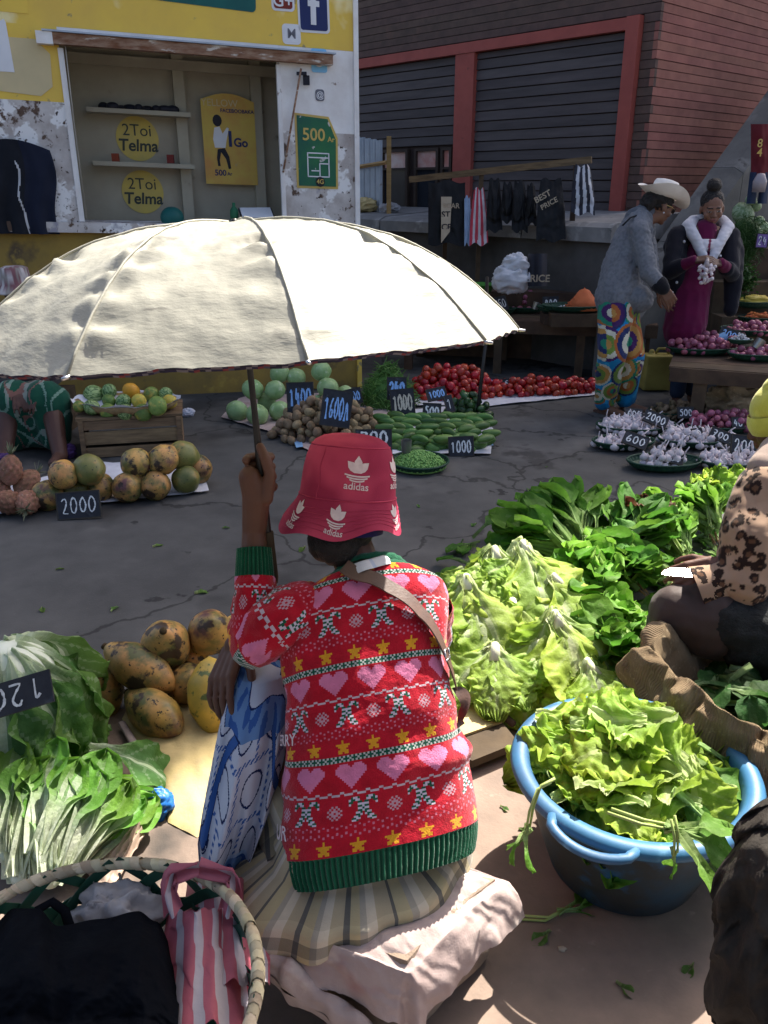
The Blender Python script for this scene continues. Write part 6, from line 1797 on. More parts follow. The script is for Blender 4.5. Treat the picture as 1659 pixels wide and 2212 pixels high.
# ---------------------------------------------------------------- price boards of the middle stall
def sg(px, py, z, w_, h_, txt, lb, yaw=0.0, tilt=.25, ink='chalk_blue', roll=0.0, th=.014, sub=None, board='slate'):
    price_sign(gnd(px, py, z), w_, h_, yaw, tilt, txt, lb, board, ink, roll, sub, th)
sg(650, 890, .15, .17, .19, '1400', 'tall black board reading 1400 in blue among the cabbages', -.1, .2, roll=-.05, th=.016)
sg(722, 920, .14, .18, .22, '1600A', 'large tilted black board reading 1600 standing in the potatoes', .1, .3, roll=.16, th=.013)
sg(765, 872, .14, .12, .10, '1200', 'small board reading 1200 behind the potatoes', .1, .3, roll=-.2, th=.011)
sg(857, 862, .22, .12, .14, '240', 'board reading 240 in blue against the green beans', 0, .2, th=.017)
sg(872, 897, .12, .15, .17, '1000', 'board reading 1000 in tan strokes below the 240 board', .05, .25, 'chalk_tan', roll=-.08, th=.014)
sg(946, 862, .16, .13, .08, '1000', 'small blue lettered board reading 1000 on the tomatoes', .1, .6, roll=-.18, th=.010)
sg(932, 905, .10, .11, .10, '500', 'black board with bold white 500 at the peppers', 0, .3, 'chalk', roll=.05, th=.014, sub=None)
sg(975, 888, .10, .05, .11, '1', 'narrow grey card standing among the peppers', .2, .5, 'chalk', roll=-.15, th=.006)
sg(1042, 918, .04, .07, .06, '50A', 'small board reading 50 beside the dark stand', .2, .4, 'chalk_blue', th=.008)
sg(808, 985, .09, .20, .15, '700', 'black board with big white 700 behind the red hat', .05, .35, 'chalk', th=.016, sub='800')
sg(997, 985, .005, .145, .115, '1000', 'black board reading 1000 at the front of the cucumbers', -.05, .35, 'chalk', roll=-.06, th=.011)
sg(1105, 838, .06, .13, .07, '50A', 'board reading 50 A behind the strip of tomatoes', 0, .4, 'chalk', th=.010)
sg(1062, 838, .06, .09, .08, '400', 'small blue lettered board right of the tall tomato heap', 0, .4, 'chalk_blue', th=.009)
sheet('banknote', [(1040, 962), (1064, 958), (1066, 965), (1043, 968)], 'cup_paint', 'small blue printed slip lying on the asphalt by the cucumbers', 'slip', .006, .003, 12)
sheet('banknote', [(636, 962), (652, 958), (655, 972), (640, 974)], 'cup_paint', 'small blue slip at the edge of the potato sheet', 'slip', .02, .003, 12)
# dark iron stand in front of the tomatoes
m = MB(); m.tube([gnd(1030, 905), gnd(1040, 905) + V((.02, .1, .55)), at(1052, 600, 6.2)], .014, 8); tag(m.build('stand_pole', 'dark_metal'), 'dark leaning pole standing beside the tomatoes', 'pole')

# ---------------------------------------------------------------- crate with a tray of small melons
c0, c1 = gnd(178, 992), gnd(398, 978)
cr = thing('wooden_crate', (c0 + c1) / 2, 'old wooden box carrying the tray of small melons', 'crate')
dc = (c1 - c0).normalized(); nc = V((-dc.y, dc.x, 0)); CW = (c1 - c0).length; CHT = .235
def crb(s, d, z): return c0 + dc * s + nc * d + V((0, 0, z))
def cpl(s0, s1, d0, d1, z0, z1): mm = MB(); fbox(mm, crb, s0, s1, d0, d1, z0, z1); mm.build('plank', 'wood_old', cr, sm=False)
for z0, z1 in ((.005, .065), (.085, .165), (.178, CHT - .004)): cpl(.03, CW - .03, .0, .014, z0, z1); cpl(.03, CW - .03, .36, .374, z0, z1)
for z0, z1 in ((.005, .11), (.122, CHT - .004)): cpl(.0, .012, .016, .36, z0, z1); cpl(CW - .012, CW, .016, .36, z0, z1)
for s in (.002, CW - .03): cpl(s, s + .028, -.012, -.001, 0, CHT)
for k in range(4): cpl(-.01, CW + .01, .0 + k * .094, .086 + k * .094, CHT, CHT + .016)
tcx = crb(CW / 2 - .02, .16, CHT + .017)
tr = thing('tray', tcx, 'shallow round wicker tray of melons on the wooden box', 'tray')
m = MB(); m.lathe([(.001, 0), (.24, 0), (.30, .03), (.325, .062), (.318, .064), (.235, .01), (.001, .01)], 60, tcx, sy=.62); m.build('woven_bowl', 'wicker', tr)
m = MB()
m.grid(70, 8, lambda u, v: tcx + V((math.cos(u * 6.283) * (.335 * (.2 + .8 * v)), math.sin(u * 6.283) * .62 * (.335 * (.2 + .8 * v)), .012 + .062 * v ** 3 + .012 * noise.noise(V((math.cos(u * 6.283) * 4, math.sin(u * 6.283) * 4, v))) * v + .008 * math.sin(u * 60) * v ** 4)), wrapu=True); tag(m.build('paper_liner', 'white_cloth'), 'white paper lining the wicker melon tray', 'paper')
ML = [lumpy('melon', (1, 1, 1), k, .05, (mt,), 22, 14) for k, mt in enumerate(('melon_stripe', 'melon_green', 'melon_yellow', 'melon_orange'))]
for px, py, r_, k, lb in ((171, 878, .036, 1, 'pale small melon at the left end of the tray'), (202, 852, .060, 0, 'big striped melon at the back left of the tray'), (198, 880, .047, 0, 'striped melon at the front left of the tray'), (233, 889, .050, 1, 'yellow-green melon at the front of the tray'),
        (236, 845, .046, 0, 'dark striped melon at the back under the hem'), (235, 866, .040, 1, 'small green melon in the middle left'), (267, 868, .048, 0, 'pale striped melon in the middle of the tray'), (271, 891, .050, 0, 'striped melon with yellow patch in the front row'),
        (284, 846, .052, 3, 'orange oblong fruit at the back of the tray'), (300, 866, .046, 2, 'round yellow melon in the middle right'), (309, 891, .054, 1, 'green melon in the front row right'), (327, 852, .050, 1, 'green melon at the back right'), (340, 877, .058, 1, 'big dull green melon at the right'), (366, 868, .046, 2, 'yellow-green melon at the right end of the tray'), (358, 851, .042, 0, 'striped pale melon at the back right end')):
    dep = tcx.y + (.12 if py < 858 else (0 if py < 875 else -.13)); d = ray(px, py); p = V((0, 0, EYE)) + d * (dep / d.y)
    tag(inst('melon', ML[k], p, (R.uniform(-.8, .8) + 1.2, R.uniform(-.6, .6), R.uniform(0, 6)), (r_, r_, r_ * (1.25 if k == 3 else 1.05))), lb, 'melon', 'small melons on the tray')
# ---------------------------------------------------------------- row of papayas on a sack, pineapples at the left
sheet('ground_sheet', [(-40, 1125), (60, 1108), (150, 1100), (300, 1085), (452, 1066), (440, 1030), (400, 1000), (200, 1005), (60, 1050), (-40, 1060)], 'white_cloth', 'white printed sack spread under the far papayas', 'sheet', .008, .02, 90)
FP = [papaya_mesh('papaya', .195, .082, 11, 'papaya_skin'), papaya_mesh('papaya', .195, .080, 12, 'papaya_far_green'), papaya_mesh('papaya', .185, .084, 13, 'papaya_skin')]
for k, (px, py, z, lb) in enumerate(((136, 1024, .19, 'orange papaya stacked highest on the left far pile'), (191, 1014, .20, 'yellow-brown papaya on top, right of the orange one'), (105, 1069, .075, 'dark greenish papaya at the left of the far row'), (218, 1052, .075, 'brown papaya behind the 2000 board'), (164, 1058, .075, 'papaya mostly hidden behind the 2000 board'),
        (295, 1000, .19, 'large dull papaya on top of the right far pile'), (355, 991, .20, 'red-scarred papaya on top of the right far pile'), (396, 984, .19, 'orange papaya at the back right of the far pile'), (275, 1053, .075, 'green papaya at the front of the right far pile'), (337, 1048, .075, 'papaya with red base in the front row of the far pile'), (400, 1036, .078, 'green papaya at the right end of the far row'), (424, 1014, .09, 'papaya peeping out at the far right of the row'), (320, 1010, .09, 'papaya hidden in the middle of the far pile'))):
    d = V((R.uniform(-1, 1), -.8, R.uniform(-.6, .6))); tag(inst('papaya', FP[k % 3], gnd(px, py, z), d.to_track_quat('Z', 'Y').to_euler(), R.uniform(.92, 1.05)), lb, 'papaya', 'papayas of the far row')
sg(172, 1118, .012, .20, .125, '2000', 'black chalk board reading 2000 in front of the far papayas', .12, .3, 'chalk', roll=-.04, th=.009)
def pine_mesh(sd):
    m = MB(); nu_, nv_ = 48, 30
    def fn(u, v):
        th = math.pi * v; r = .058 * math.sin(th) ** .55; z = -.085 + .17 * v
        e = abs(math.sin(u * math.pi * 9 + v * 11)) * abs(math.sin(u * math.pi * 9 - v * 11)); r *= 1 + .16 * (e - .3)
        return V((math.cos(u * 6.283) * r, math.sin(u * 6.283) * r, z))
    m.grid(nu_, nv_, fn, wrapu=True); me = m.mesh('pineapple'); withmat(me, 'pineapple_skin'); return me
PNM = pine_mesh(0)
pl_m = MB(); pl_m.grid(2, 6, lambda u, v: V(((u - .5) * .016 * (1 - v) ** .7, .085 * v, .012 * v * v + .004 * abs(u - .5)))); plm = withmat(pl_m.mesh('crown_leaf'), 'pine_leaf')
for k, (px, py, z, d, lb) in enumerate(((22, 1015, .16, (.1, .2, 1), 'pineapple on top at the left edge'), (58, 1042, .07, (.4, .6, .4), 'reddish pineapple beside the far papayas'), (20, 1085, .07, (-.4, -.6, .5), 'pineapple lying at the front left edge'), (60, 1085, .065, (.2, -.9, -.1), 'pineapple with straw-coloured base facing the street'), (-5, 1050, .07, (-.5, .4, .7), 'pineapple half out of the picture at the left'))):
    c = gnd(px, py, z); q = V(d).to_track_quat('Z', 'Y'); o = thing('pineapple', c, lb, 'pineapple', 'pineapples at the left')
    inst('fruit', PNM, c, q.to_euler(), 1.0, o)
    rd = random.Random(k)
    for j in range(16):
        a = j * 2.4; e = rd.uniform(.3, 1.2); dd = q @ V((math.cos(a) * math.cos(e), math.sin(a) * math.cos(e), math.sin(e))); up = q @ V((-math.cos(a), -math.sin(a), .3))
        inst('crown_leaf', plm, c + q @ V((0, 0, .078)), orient(dd, up), rd.uniform(.5, .9), o)

# ---------------------------------------------------------------- vendor behind the melons, half hidden by the umbrella
vt = 5.45
vn = thing('person', gnd(75, 990), 'seated vendor in a mottled bucket hat and green swirled skirt behind the umbrella', 'person')
vh = at(38, 632, vt); VM = Matrix.Rotation(math.radians(200), 3, 'Z')
vs0 = at(60, 720, vt + .05); vp = at(60, 880, vt + .05); kl, kr = at(20, 870, vt - .35), at(110, 870, vt - .35); fl1, fr1 = gnd(10, 985, .04), gnd(130, 985, .04)
b = MB(); b.limb([(vp, .13), (lerp(vp, vs0, .5), .12), (vs0, .10)]); b.cone(vs0, .06, vh, .05)
b.limb([(vp, .1), (kl, .07), (fl1, .045)]); b.limb([(vp, .1), (kr, .07), (fr1, .045)]); b.cone(fl1, .04, fl1 + V((0, -.12, -.01)), .03); b.cone(fr1, .04, fr1 + V((0, -.12, -.01)), .03)
el1, el2 = at(-30, 790, vt), at(140, 790, vt); w1, w2 = at(40, 840, vt - .4), at(90, 840, vt - .4)
b.limb([(vs0 + V((-.16, 0, 0)), .05), (el1, .042), (w1, .03)]); b.limb([(vs0 + V((.16, 0, 0)), .05), (el2, .042), (w2, .03)]); b.cone(vs0, .08, vs0 + V((-.16, 0, 0)), .05); b.cone(vs0, .08, vs0 + V((.16, 0, 0)), .05)
hand_shells(b, w1, V((.3, -.8, -.4)), V((0, -.3, 1)), side=1); hand_shells(b, w2, V((-.3, -.8, -.4)), V((0, -.3, 1)), side=-1)
head_shells(b, vh, VM, 1.0); b = shrink(b, .007, 2); VMI = VM.inverted(); vf = facecol((.075, .032, .022))
paint(b, lambda p: vf(VMI @ (p - vh))); b.build('body', 'skin', vn)
b = MB(); b.limb([(vp, .16), (lerp(vp, vs0, .5), .15), (vs0, .125)]); b.cone(vs0, .1, vs0 + V((-.17, 0, 0)), .066); b.cone(vs0, .1, vs0 + V((.17, 0, 0)), .066); b.limb([(vs0 + V((-.17, 0, 0)), .066), (el1, .06), (lerp(el1, w1, .8), .05)]); b.limb([(vs0 + V((.17, 0, 0)), .066), (el2, .06), (lerp(el2, w2, .8), .05)])
paint(shrink(b, .012, 3), lambda p: (.03, .028, .03)).build('blouse', 'cloth', vn)
def swirl(u, v):
    q = math.sin(6 * (u * 3 + .6 * math.sin(v * 5 + u * 7)) + 9 * noise.noise(V((u * 4, v * 3, 2)))); q2 = math.sin(40 * u + 14 * noise.noise(V((u * 5, v * 4, 5))))
    if q > .975: return (.20, .10, .08)
    if q > .72 and q2 > .5: return (.22, .25, .21)
    if q2 > .75: return (.16, .26, .2)
    return (.012, .075, .045)
b = MB(); km = (kl + kr) / 2
b.limb([(vp, .17), (kl + V((.03, 0, .02)), .125)]); b.limb([(vp, .17), (kr + V((-.03, 0, .02)), .125)]); b.cone(kl, .12, kr, .12)
b.limb([(kl, .12), (V((kl.x, kl.y - .01, .10)), .10)]); b.limb([(kr, .12), (V((kr.x, kr.y - .01, .10)), .10)]); b.cone(V((kl.x, kl.y + .02, .2)), .11, V((kr.x, kr.y + .02, .2)), .11); b.cone(V((kl.x, kl.y + .02, .1)), .09, V((kr.x, kr.y + .02, .1)), .09)
b = shrink(b, .009, 3)
for i, v in enumerate(b.v): b.v[i] = v + V((0, -1, 0)) * (.03 * noise.noise(V((v.x * 13, 0, v.z * 3))))
cen = [sum((b.v[i] for i in f), V()) / len(f) for f in b.f]; b.c = [swirl(c.x * 1.3, c.z * 1.6) for c in cen]; b.hascol = True
b.build('skirt', 'cloth', vn)
b = MB(); hc = vh + V((0, 0, .045))
b.lathe([(.001, .125), (.06, .123), (.084, .112), (.092, .06), (.100, .01), (.142, -.035), (.146, -.045), (.140, -.044), (.098, .004), (.085, .05)], 50, hc, wob=lambda a, j: 1 + .03 * math.sin(3 * a) * (j > 4))
paint(b, lambda p: (.55, .50, .48) if noise.noise(p * 26) > -.05 else ((.22, .10, .11) if noise.noise(p * 40) > -.1 else (.30, .27, .24))); b.build('bucket_hat', 'cloth', vn)
# box the vendor sits on and purple sandals
m = MB(); m.box(V((vp.x, vp.y + .05, .14)), (.5, .34, .28)); tag(m.build('stool_box', 'wood_dark', sm=False), 'dark wooden box under the vendor with the green skirt', 'box')
mk('purple', (.07, .03, .12), rough=.7)
tag(crumple(gnd(146, 975, .04), (.05, .05, .045), 12, .4).build('purple_bag', 'purple'), 'small purple bag beside the wooden crate', 'bag')
tag(crumple(gnd(8, 995, .035), (.06, .05, .04), 13, .4).build('purple_bag', 'purple'), 'purple bundle at the left edge below the green skirt', 'bag')
tag(crumple(gnd(405, 892, .02), (.05, .05, .03), 14, .5).build('paper_scrap', 'white_cloth'), 'crumpled pale paper on the asphalt behind the crate', 'paper')
# jacket hung on the kiosk wall
m = MB()
def jack(u, v):
    x = lerp(-2.62, -2.13, u) + .02 * math.sin(v * 6); z = lerp(1.70 + .06 * math.sin(u * 3.1), 1.17, v)
    d = .03 + .045 * math.sin(math.pi * u) ** .5 + .022 * math.sin(u * 24 + 2 * v) * v + .02 * noise.noise(V((u * 5, v * 4, 0)))
    return kb(x, d, z)
m.grid(70, 50, jack, col=lambda u, v: (.55, .55, .56) if abs(u - .47 - .16 * v + .02 * math.sin(v * 14)) < .012 and v > .22 else ((.014, .016, .022) if u < .62 else (.014, .018, .035)))
tag(m.build('hanging_jacket', 'cloth'), 'black track jacket with a white stripe hung on the kiosk wall', 'jacket')
# ================================================================== right side: shoppers and stalls
mk('denim', (.012, .022, .05), (.018, .03, .06), rough=.85, bump=.2)
mk('straw_hat', (.80, .74, .67), (.72, .65, .58), sc=12, rough=.8, bump=.3, bsc=160)
mk('gold', (.7, .5, .2), rough=.25, metal=1.0, bump=0)
mk('lens', (.05, .035, .03), rough=.1, spec=.7, bump=0)
mk('black_plastic', (.006, .006, .007), (.011, .011, .012), sc=7, rough=.5, bump=.6, bsc=14, spec=.15, bdist=.015)
mk('bag_white', (.68, .68, .70), (.55, .55, .58), sc=8, rough=.5, bump=.4, bsc=16, trans=.15, bdist=.02)
mk('tan_print', (.42, .34, .24), (.34, .27, .19), rough=.7)
mk('green_plastic', (.05, .22, .03), (.04, .17, .025), rough=.4)
mk('carrot', (.58, .16, .05), (.50, .13, .04), sc=20, rough=.7, rand=.2)
mk('jerry', (.33, .27, .07), (.24, .19, .05), sc=7, rough=.55, bump=.2)
mk('herb', (.05, .12, .025), (.025, .07, .015), sc=20, rough=.6, trans=.2)
mk('gourd', (.34, .40, .24), (.16, .23, .10), sc=1.6, bsc=5, rough=.5, rand=.2, lo=.45, hi=.55, stretch=(4, 4, .6))
mk('purple_board', (.20, .12, .34), (.16, .1, .28), rough=.7)
mk('clear_film', (.42, .36, .37), rough=.25, spec=.5, bump=.3, bsc=30, glass=.0, trans=.3)
mk('red_cloth', (.12, .010, .014), rough=.85)
mk('wool_yellow', (.62, .58, .09), (.52, .48, .06), sc=20, rough=.95, bump=.6, bsc=320, sheen=.4, spec=.05)
mk('brown_cloth', (.055, .035, .030), (.040, .026, .023), sc=7, rough=.65, bump=.3, bsc=22, bdist=.01, sheen=.1)
mk('black_knit', (.012, .014, .014), (.02, .022, .022), sc=30, rough=.9, bump=.9, bsc=150, bdist=.008)

# ---------------------------------------------------------------- shopper in the pale hat
T1 = 5.78
def w1p(px, py, dt=0.0): return at(px, py, T1 + dt)
pe = thing('person', gnd(1330, 888), 'woman in a grey jacket, white hat and colourful printed trousers bending to buy', 'person')
hipc = w1p(1338, 640); chest = w1p(1362, 530); shc = w1p(1378, 480); hc = w1p(1424, 447)
HM1 = Matrix.Rotation(math.radians(-72), 3, 'Z') @ Matrix.Rotation(math.radians(-22), 3, 'X')
shn, shf = w1p(1380, 500, -.15), w1p(1392, 486, .17)
eln, wrn = w1p(1402, 590, -.20), w1p(1432, 622, -.22); elf, wrf = w1p(1405, 580, .2), w1p(1425, 628, .18)
kn1, kn2 = w1p(1322, 765, -.08), w1p(1362, 765, .06); an1, an2 = gnd(1306, 872, .07), gnd(1350, 868, .07)
b = MB(); b.limb([(hipc, .12), (chest, .11), (shc, .09)]); b.cone(shc, .055, hc - V((0, 0, .05)), .05)
for s_, e_, w_ in ((shn, eln, wrn), (shf, elf, wrf)): b.cone(shc, .08, s_, .05); b.limb([(s_, .05), (e_, .04), (w_, .028)])
for k_, a_, f_ in ((kn1, an1, V((.10, -.14, -.045))), (kn2, an2, V((.14, -.10, -.045)))): b.limb([(hipc, .1), (k_, .06), (a_, .04)]); b.cone(a_ - V((0, 0, .03)), .036, a_ + f_, .026)
hand_shells(b, wrn, V((.55, -.1, -.75)), V((-.3, -.8, .3)), (.5, .55, .6, .65), .5, 1.0, 1); hand_shells(b, wrf, V((.6, 0, -.7)), V((-.2, .8, .3)), (.5, .5, .6, .6), .5, 1.0, -1)
head_shells(b, hc, HM1, 1.0); b = shrink(b, .006, 2); H1I = HM1.inverted(); f1 = facecol((.17, .082, .05)); bsk = (.17, .082, .05)
paint(b, lambda p: f1(H1I @ (p - hc)) if (p - hc).length < .15 else bsk); b.build('body', 'skin', pe)
# trousers
b = MB(); b.limb([(hipc + V((0, 0, .0)), .125), (hipc - V((0, 0, .10)), .14)])
b.limb([(hipc + V((-.03, -.05, -.08)), .125), (kn1, .098), (an1 + V((0, 0, .03)), .082)]); b.limb([(hipc + V((.03, .05, -.08)), .125), (kn2, .095), (an2 + V((0, 0, .03)), .078)])
b = shrink(b, .0085, 3)
for i, v in enumerate(b.v): b.v[i] = v + V((noise.noise(V((v.x * 20, v.y * 20, v.z * 5))), noise.noise(V((v.y * 20, v.x * 20, v.z * 5 + 4))), 0)) * .010
CIR = []
rdx = random.Random(44)
PAL = [(.36, .11, .03), (.06, .02, .10), (.42, .22, .06), (.02, .20, .12), (.55, .52, .40), (.02, .03, .10), (.14, .22, .04)]
for i, (px, py, r_) in enumerate(((1352, 735, .115), (1348, 803, .095), (1298, 735, .10), (1366, 843, .075), (1330, 850, .07), (1290, 810, .08), (1385, 740, .08), (1395, 690, .07), (1310, 670, .09), (1362, 668, .08), (1385, 800, .06), (1345, 880, .05), (1300, 870, .06))):
    q = w1p(px, py); CIR.append((q.x, q.z, r_ * 1.12, rdx.sample(PAL, 5), rdx.sample(PAL, 5)))
def wax(p):
    for cx_, cz_, r_, pa, pb_ in CIR:
        d = math.hypot(p.x - cx_, p.z - cz_)
        if d < r_:
            k = int(d / r_ * 3.6); return (pa if p.x < cx_ else pb_)[k]
    s_ = int((p.x * 9 + .3) // 1) % 5
    return (.01, .20, .42) if noise.noise(p * 14) < .28 else (.03, .30, .52)
# flat colour per face keeps the print crisp
cen = [sum((b.v[i] for i in f), V()) / len(f) for f in b.f]; b.c = [wax(c) for c in cen]; b.hascol = True; b.build('trousers', 'cloth', pe)
# jacket
b = MB(); b.limb([(w1p(1334, 645), .160), (w1p(1342, 590), .145), (chest, .140), (shc, .105)]); b.ell(w1p(1378, 645, -.05), (.10, .12, .10), 14, 10)
for s_, e_, w_ in ((shn, eln, wrn), (shf, elf, wrf)): b.cone(shc, .10, s_, .072); b.limb([(s_, .072), (e_, .060), (lerp(e_, w_, .75), .050)])
b = shrink(b, .008, 3)
for i, v in enumerate(b.v): b.v[i] = v + V((1, -1, 0)) * (.009 * noise.noise(V((v.x * 14 + v.z * 9, v.y * 14, v.z * 12))) + .005 * noise.noise(v * 40))
paint(b, lambda p: (.165, .17, .185) if noise.noise(p * 60) > -.1 else (.135, .14, .155)); jo = b.build('jacket', 'cloth', pe)
b = MB(); b.limb([(lerp(eln, wrn, .78), .058), (lerp(eln, wrn, 1.02), .046)]); paint(shrink(b, .007, 2), lambda p: (.012, .012, .015)).build('cuff', 'cloth', jo)
b = MB(); b.limb([(w1p(1372, 470, -.02), .068), (w1p(1395, 458, .0), .066)]); b = shrink(b, .007, 2); paint(b, lambda p: (.10, .11, .13)).build('collar', 'cloth', jo)
b = MB(); b.tube([w1p(1345, 487, -.16), w1p(1362, 470, -.15), w1p(1385, 462, -.09)], .009, 6, flat=.5); b.build('bag_strap', 'black_plastic', pe)
# hair, hat, glasses, earring, bracelet
b = MB(); Tq = lambda x, y, z: hc + HM1 @ V((x, y, z)); b.ell(Tq(0, -.02, .045), (.086, .104, .085), 18, 12, HM1); b.ell(Tq(0, -.10, -.005), (.07, .05, .075), 16, 10, HM1); b.ell(Tq(0, -.09, -.06), (.05, .04, .05), 14, 9, HM1); b = shrink(b, .007, 1)
for i, v in enumerate(b.v): b.v[i] = v + (v - hc).normalized() * (.012 * noise.noise(v * 45))
b.v = [v if (H1I @ (v - hc)).y < .055 or (H1I @ (v - hc)).z > .05 else hc + (v - hc) * .8 for v in b.v]; b.build('hair', 'hair', pe)
b = MB(); ht = Tq(0, -.005, .065); HMh = HM1 @ Matrix.Rotation(math.radians(8), 3, 'X')
def brim(a, j): return 1.0
b.lathe([(.001, .112), (.045, .115), (.074, .108), (.083, .09), (.088, .02), (.094, .0)], 44, ht, HMh, sx=.95, sy=1.1)
hto = b.build('sun_hat', 'straw_hat', pe)
b = MB(); b.grid(70, 8, lambda u, v: ht + HMh @ V((math.sin(u * 6.283) * (.088 + .085 * v), math.cos(u * 6.283) * (.10 + .095 * v), -.002 + .075 * v * v * abs(math.sin(u * 6.283)) ** 2 - .030 * v * max(0, math.cos(u * 6.283)) + .035 * v * max(0, -math.cos(u * 6.283)))), wrapu=True); b.build('brim', 'straw_hat', hto)
for sx in (-1, 1):
    b = MB(); b.lathe([(.001, 0), (.020, .001), (.021, .003), (.001, .005)], 16, Tq(sx * .033, .098, .010), HM1 @ Matrix.Rotation(math.radians(-90), 3, 'X')); g = b.build('lens', 'lens', pe)
    b = MB(); b.tube([Tq(sx * .055, .095, .014), Tq(sx * .082, .04, .016), Tq(sx * .083, -.01, .012)], .0028, 5); b.build('glasses_arm', 'gold', pe)
b = MB(); b.ell(Tq(-.086, -.004, -.04), .006, 8, 6); b.ell(Tq(.086, -.004, -.04), .006, 8, 6); b.build('earring', 'bag_white', pe)
dw = (wrn - eln).normalized(); fx, fy, _q = frame(dw); b = MB(); b.tube([wrn + dw * .008 + fx * math.cos(k / 20 * 6.283) * .038 + fy * math.sin(k / 20 * 6.283) * .034 for k in range(20)], .004, 6, closed=True); b.build('bracelet', 'bag_white', pe)
for a_, f_, k in ((an1, V((.10, -.14, -.05)), 0), (an2, V((.14, -.10, -.05)), 1)):
    b = MB(); d = f_.copy(); d.z = 0; d.normalize(); x = V((-d.y, d.x, 0)); c = V((a_.x, a_.y, 0)) + d * .055
    b.prism([((x * (w_ * .042) + d * (l_ * .125)).x, (x * (w_ * .042) + d * (l_ * .125)).y) for w_, l_ in ((-.8, -1), (-1, 0), (-1, .6), (-.5, 1), (.5, 1), (1, .6), (1, 0), (.8, -1))], .002, .018, lambda X, Y, Z: V((c.x + X, c.y + Y, Z))); so = b.build('sandal', 'leather', pe, sm=False)

# ---------------------------------------------------------------- the girl facing us
T2 = 6.12
def g2(px, py, dt=0.0): return at(px, py, T2 + dt)
gi = thing('person', gnd(1470, 866), 'girl with a hair bun in a dark and white hooded jacket holding a clear bag', 'person')
gh = g2(1538, 452, -.05); HM2 = Matrix.Rotation(math.radians(172), 3, 'Z') @ Matrix.Rotation(math.radians(-14), 3, 'X') @ Matrix.Rotation(math.radians(3), 3, 'Y')
gs, gc, gp_ = g2(1522, 502), g2(1512, 570), g2(1490, 660)
gsl, gsr = g2(1462, 510, -.02), g2(1578, 512, -.02); gel, ger = g2(1448, 585, -.1), g2(1580, 590, -.1); gwl, gwr = g2(1500, 562, -.28), g2(1556, 568, -.28)
ga1, ga2 = gnd(1462, 855, .08), gnd(1495, 850, .08)
b = MB(); b.limb([(gp_, .10), (gc, .10), (gs, .085)]); b.cone(gs, .048, gh - V((0, 0, .06)), .045)
for s_, e_, w_ in ((gsl, gel, gwl), (gsr, ger, gwr)): b.cone(gs, .07, s_, .045); b.limb([(s_, .045), (e_, .038), (w_, .026)])
for a_ in (ga1, ga2): b.limb([(gp_, .09), (lerp(gp_, a_, .5), .06), (a_, .038)]); b.cone(a_ - V((0, 0, .03)), .034, a_ + V((-.03, -.14, -.05)), .025)
hand_shells(b, gwl, V((.75, -.25, .1)), V((-.1, -.5, .8)), (.45, .5, .5, .5), .5, .92, -1); hand_shells(b, gwr, V((-.8, -.3, .05)), V((.1, -.6, .7)), (.4, .5, .5, .5), .5, .92, 1)
head_shells(b, gh, HM2, 1.02); b = shrink(b, .0048, 2); H2I = HM2.inverted(); gsk = (.20, .098, .062); f2 = facecol(gsk, (.22, .07, .065))
paint(b, lambda p: f2(H2I @ (p - gh) / 1.02) if (p - gh).length < .16 else (.10, .045, .03)); b.build('body', 'skin', gi)
b = MB(); T3 = lambda x, y, z: gh + HM2 @ V((x, y, z)); b.ell(T3(0, -.028, .052), (.084, .098, .082), 20, 12, HM2); b.ell(T3(0, -.03, .160), (.055, .055, .050), 16, 10, HM2); b.ell(T3(0, -.03, .128), (.035, .035, .03), 14, 9, HM2); b.ell(T3(0, -.07, -.02), (.07, .05, .06), 14, 9, HM2)
b = shrink(b, .006, 1); 
for i, v in enumerate(b.v): b.v[i] = v + (v - gh).normalized() * (.006 * noise.noise(v * 60))
b.build('hair', 'hair', gi)
b = MB(); b.limb([(gp_ + V((0, 0, -.05)), .11), (lerp(gp_, ga1, .5), .072), (ga1 + V((0, 0, .03)), .058)]); b.limb([(gp_ + V((.02, 0, -.05)), .11), (lerp(gp_, ga2, .5), .072), (ga2 + V((0, 0, .03)), .058)]); shrink(b, .012, 3).build('jeans', 'denim', gi)
# maroon tunic
b = MB(); b.limb([(g2(1478, 712), .155), (g2(1490, 640), .145), (gc, .125), (gs, .095)]); b.limb([(lerp(gel, gwl, .35), .047), (lerp(gel, gwl, .95), .038)]); b.limb([(lerp(ger, gwr, .35), .047), (lerp(ger, gwr, .95), .038)])
b = shrink(b, .009, 3)
for i, v in enumerate(b.v): b.v[i] = v + V((1, -.5, 0)) * .008 * noise.noise(V((v.x * 22, v.y * 22, v.z * 5)))
paint(b, lambda p: (.115, .008, .045)); b.build('tunic', 'cloth', gi)
# white hood lapels round the neck
b = MB(); b.limb([(g2(1497, 478, .04), .045), (g2(1486, 490, -.05), .050), (g2(1502, 515, -.115), .040), (g2(1522, 560, -.135), .032)]); b.limb([(g2(1560, 478, .04), .045), (g2(1572, 492, -.05), .048), (g2(1560, 515, -.115), .038), (g2(1538, 560, -.135), .032)]); b.limb([(g2(1520, 530, -.115), .045), (g2(1542, 530, -.115), .045)]); b.limb([(g2(1497, 478, .04), .045), (g2(1530, 474, .07), .04), (g2(1560, 478, .04), .045)])
b = shrink(b, .0065, 3)
for i, v in enumerate(b.v): b.v[i] = v + V((0, -1, 0)) * .006 * noise.noise(V((v.x * 30, 0, v.z * 50)))
def wcol(p):
    x_, y_ = pix(p)
    if abs(x_ - (1534 - (y_ - 520) * .12)) < 2.6 and y_ > 505: return (.20, .03, .07)
    return (.62, .60, .62)
paint(b, wcol).build('hood', 'cloth', gi)
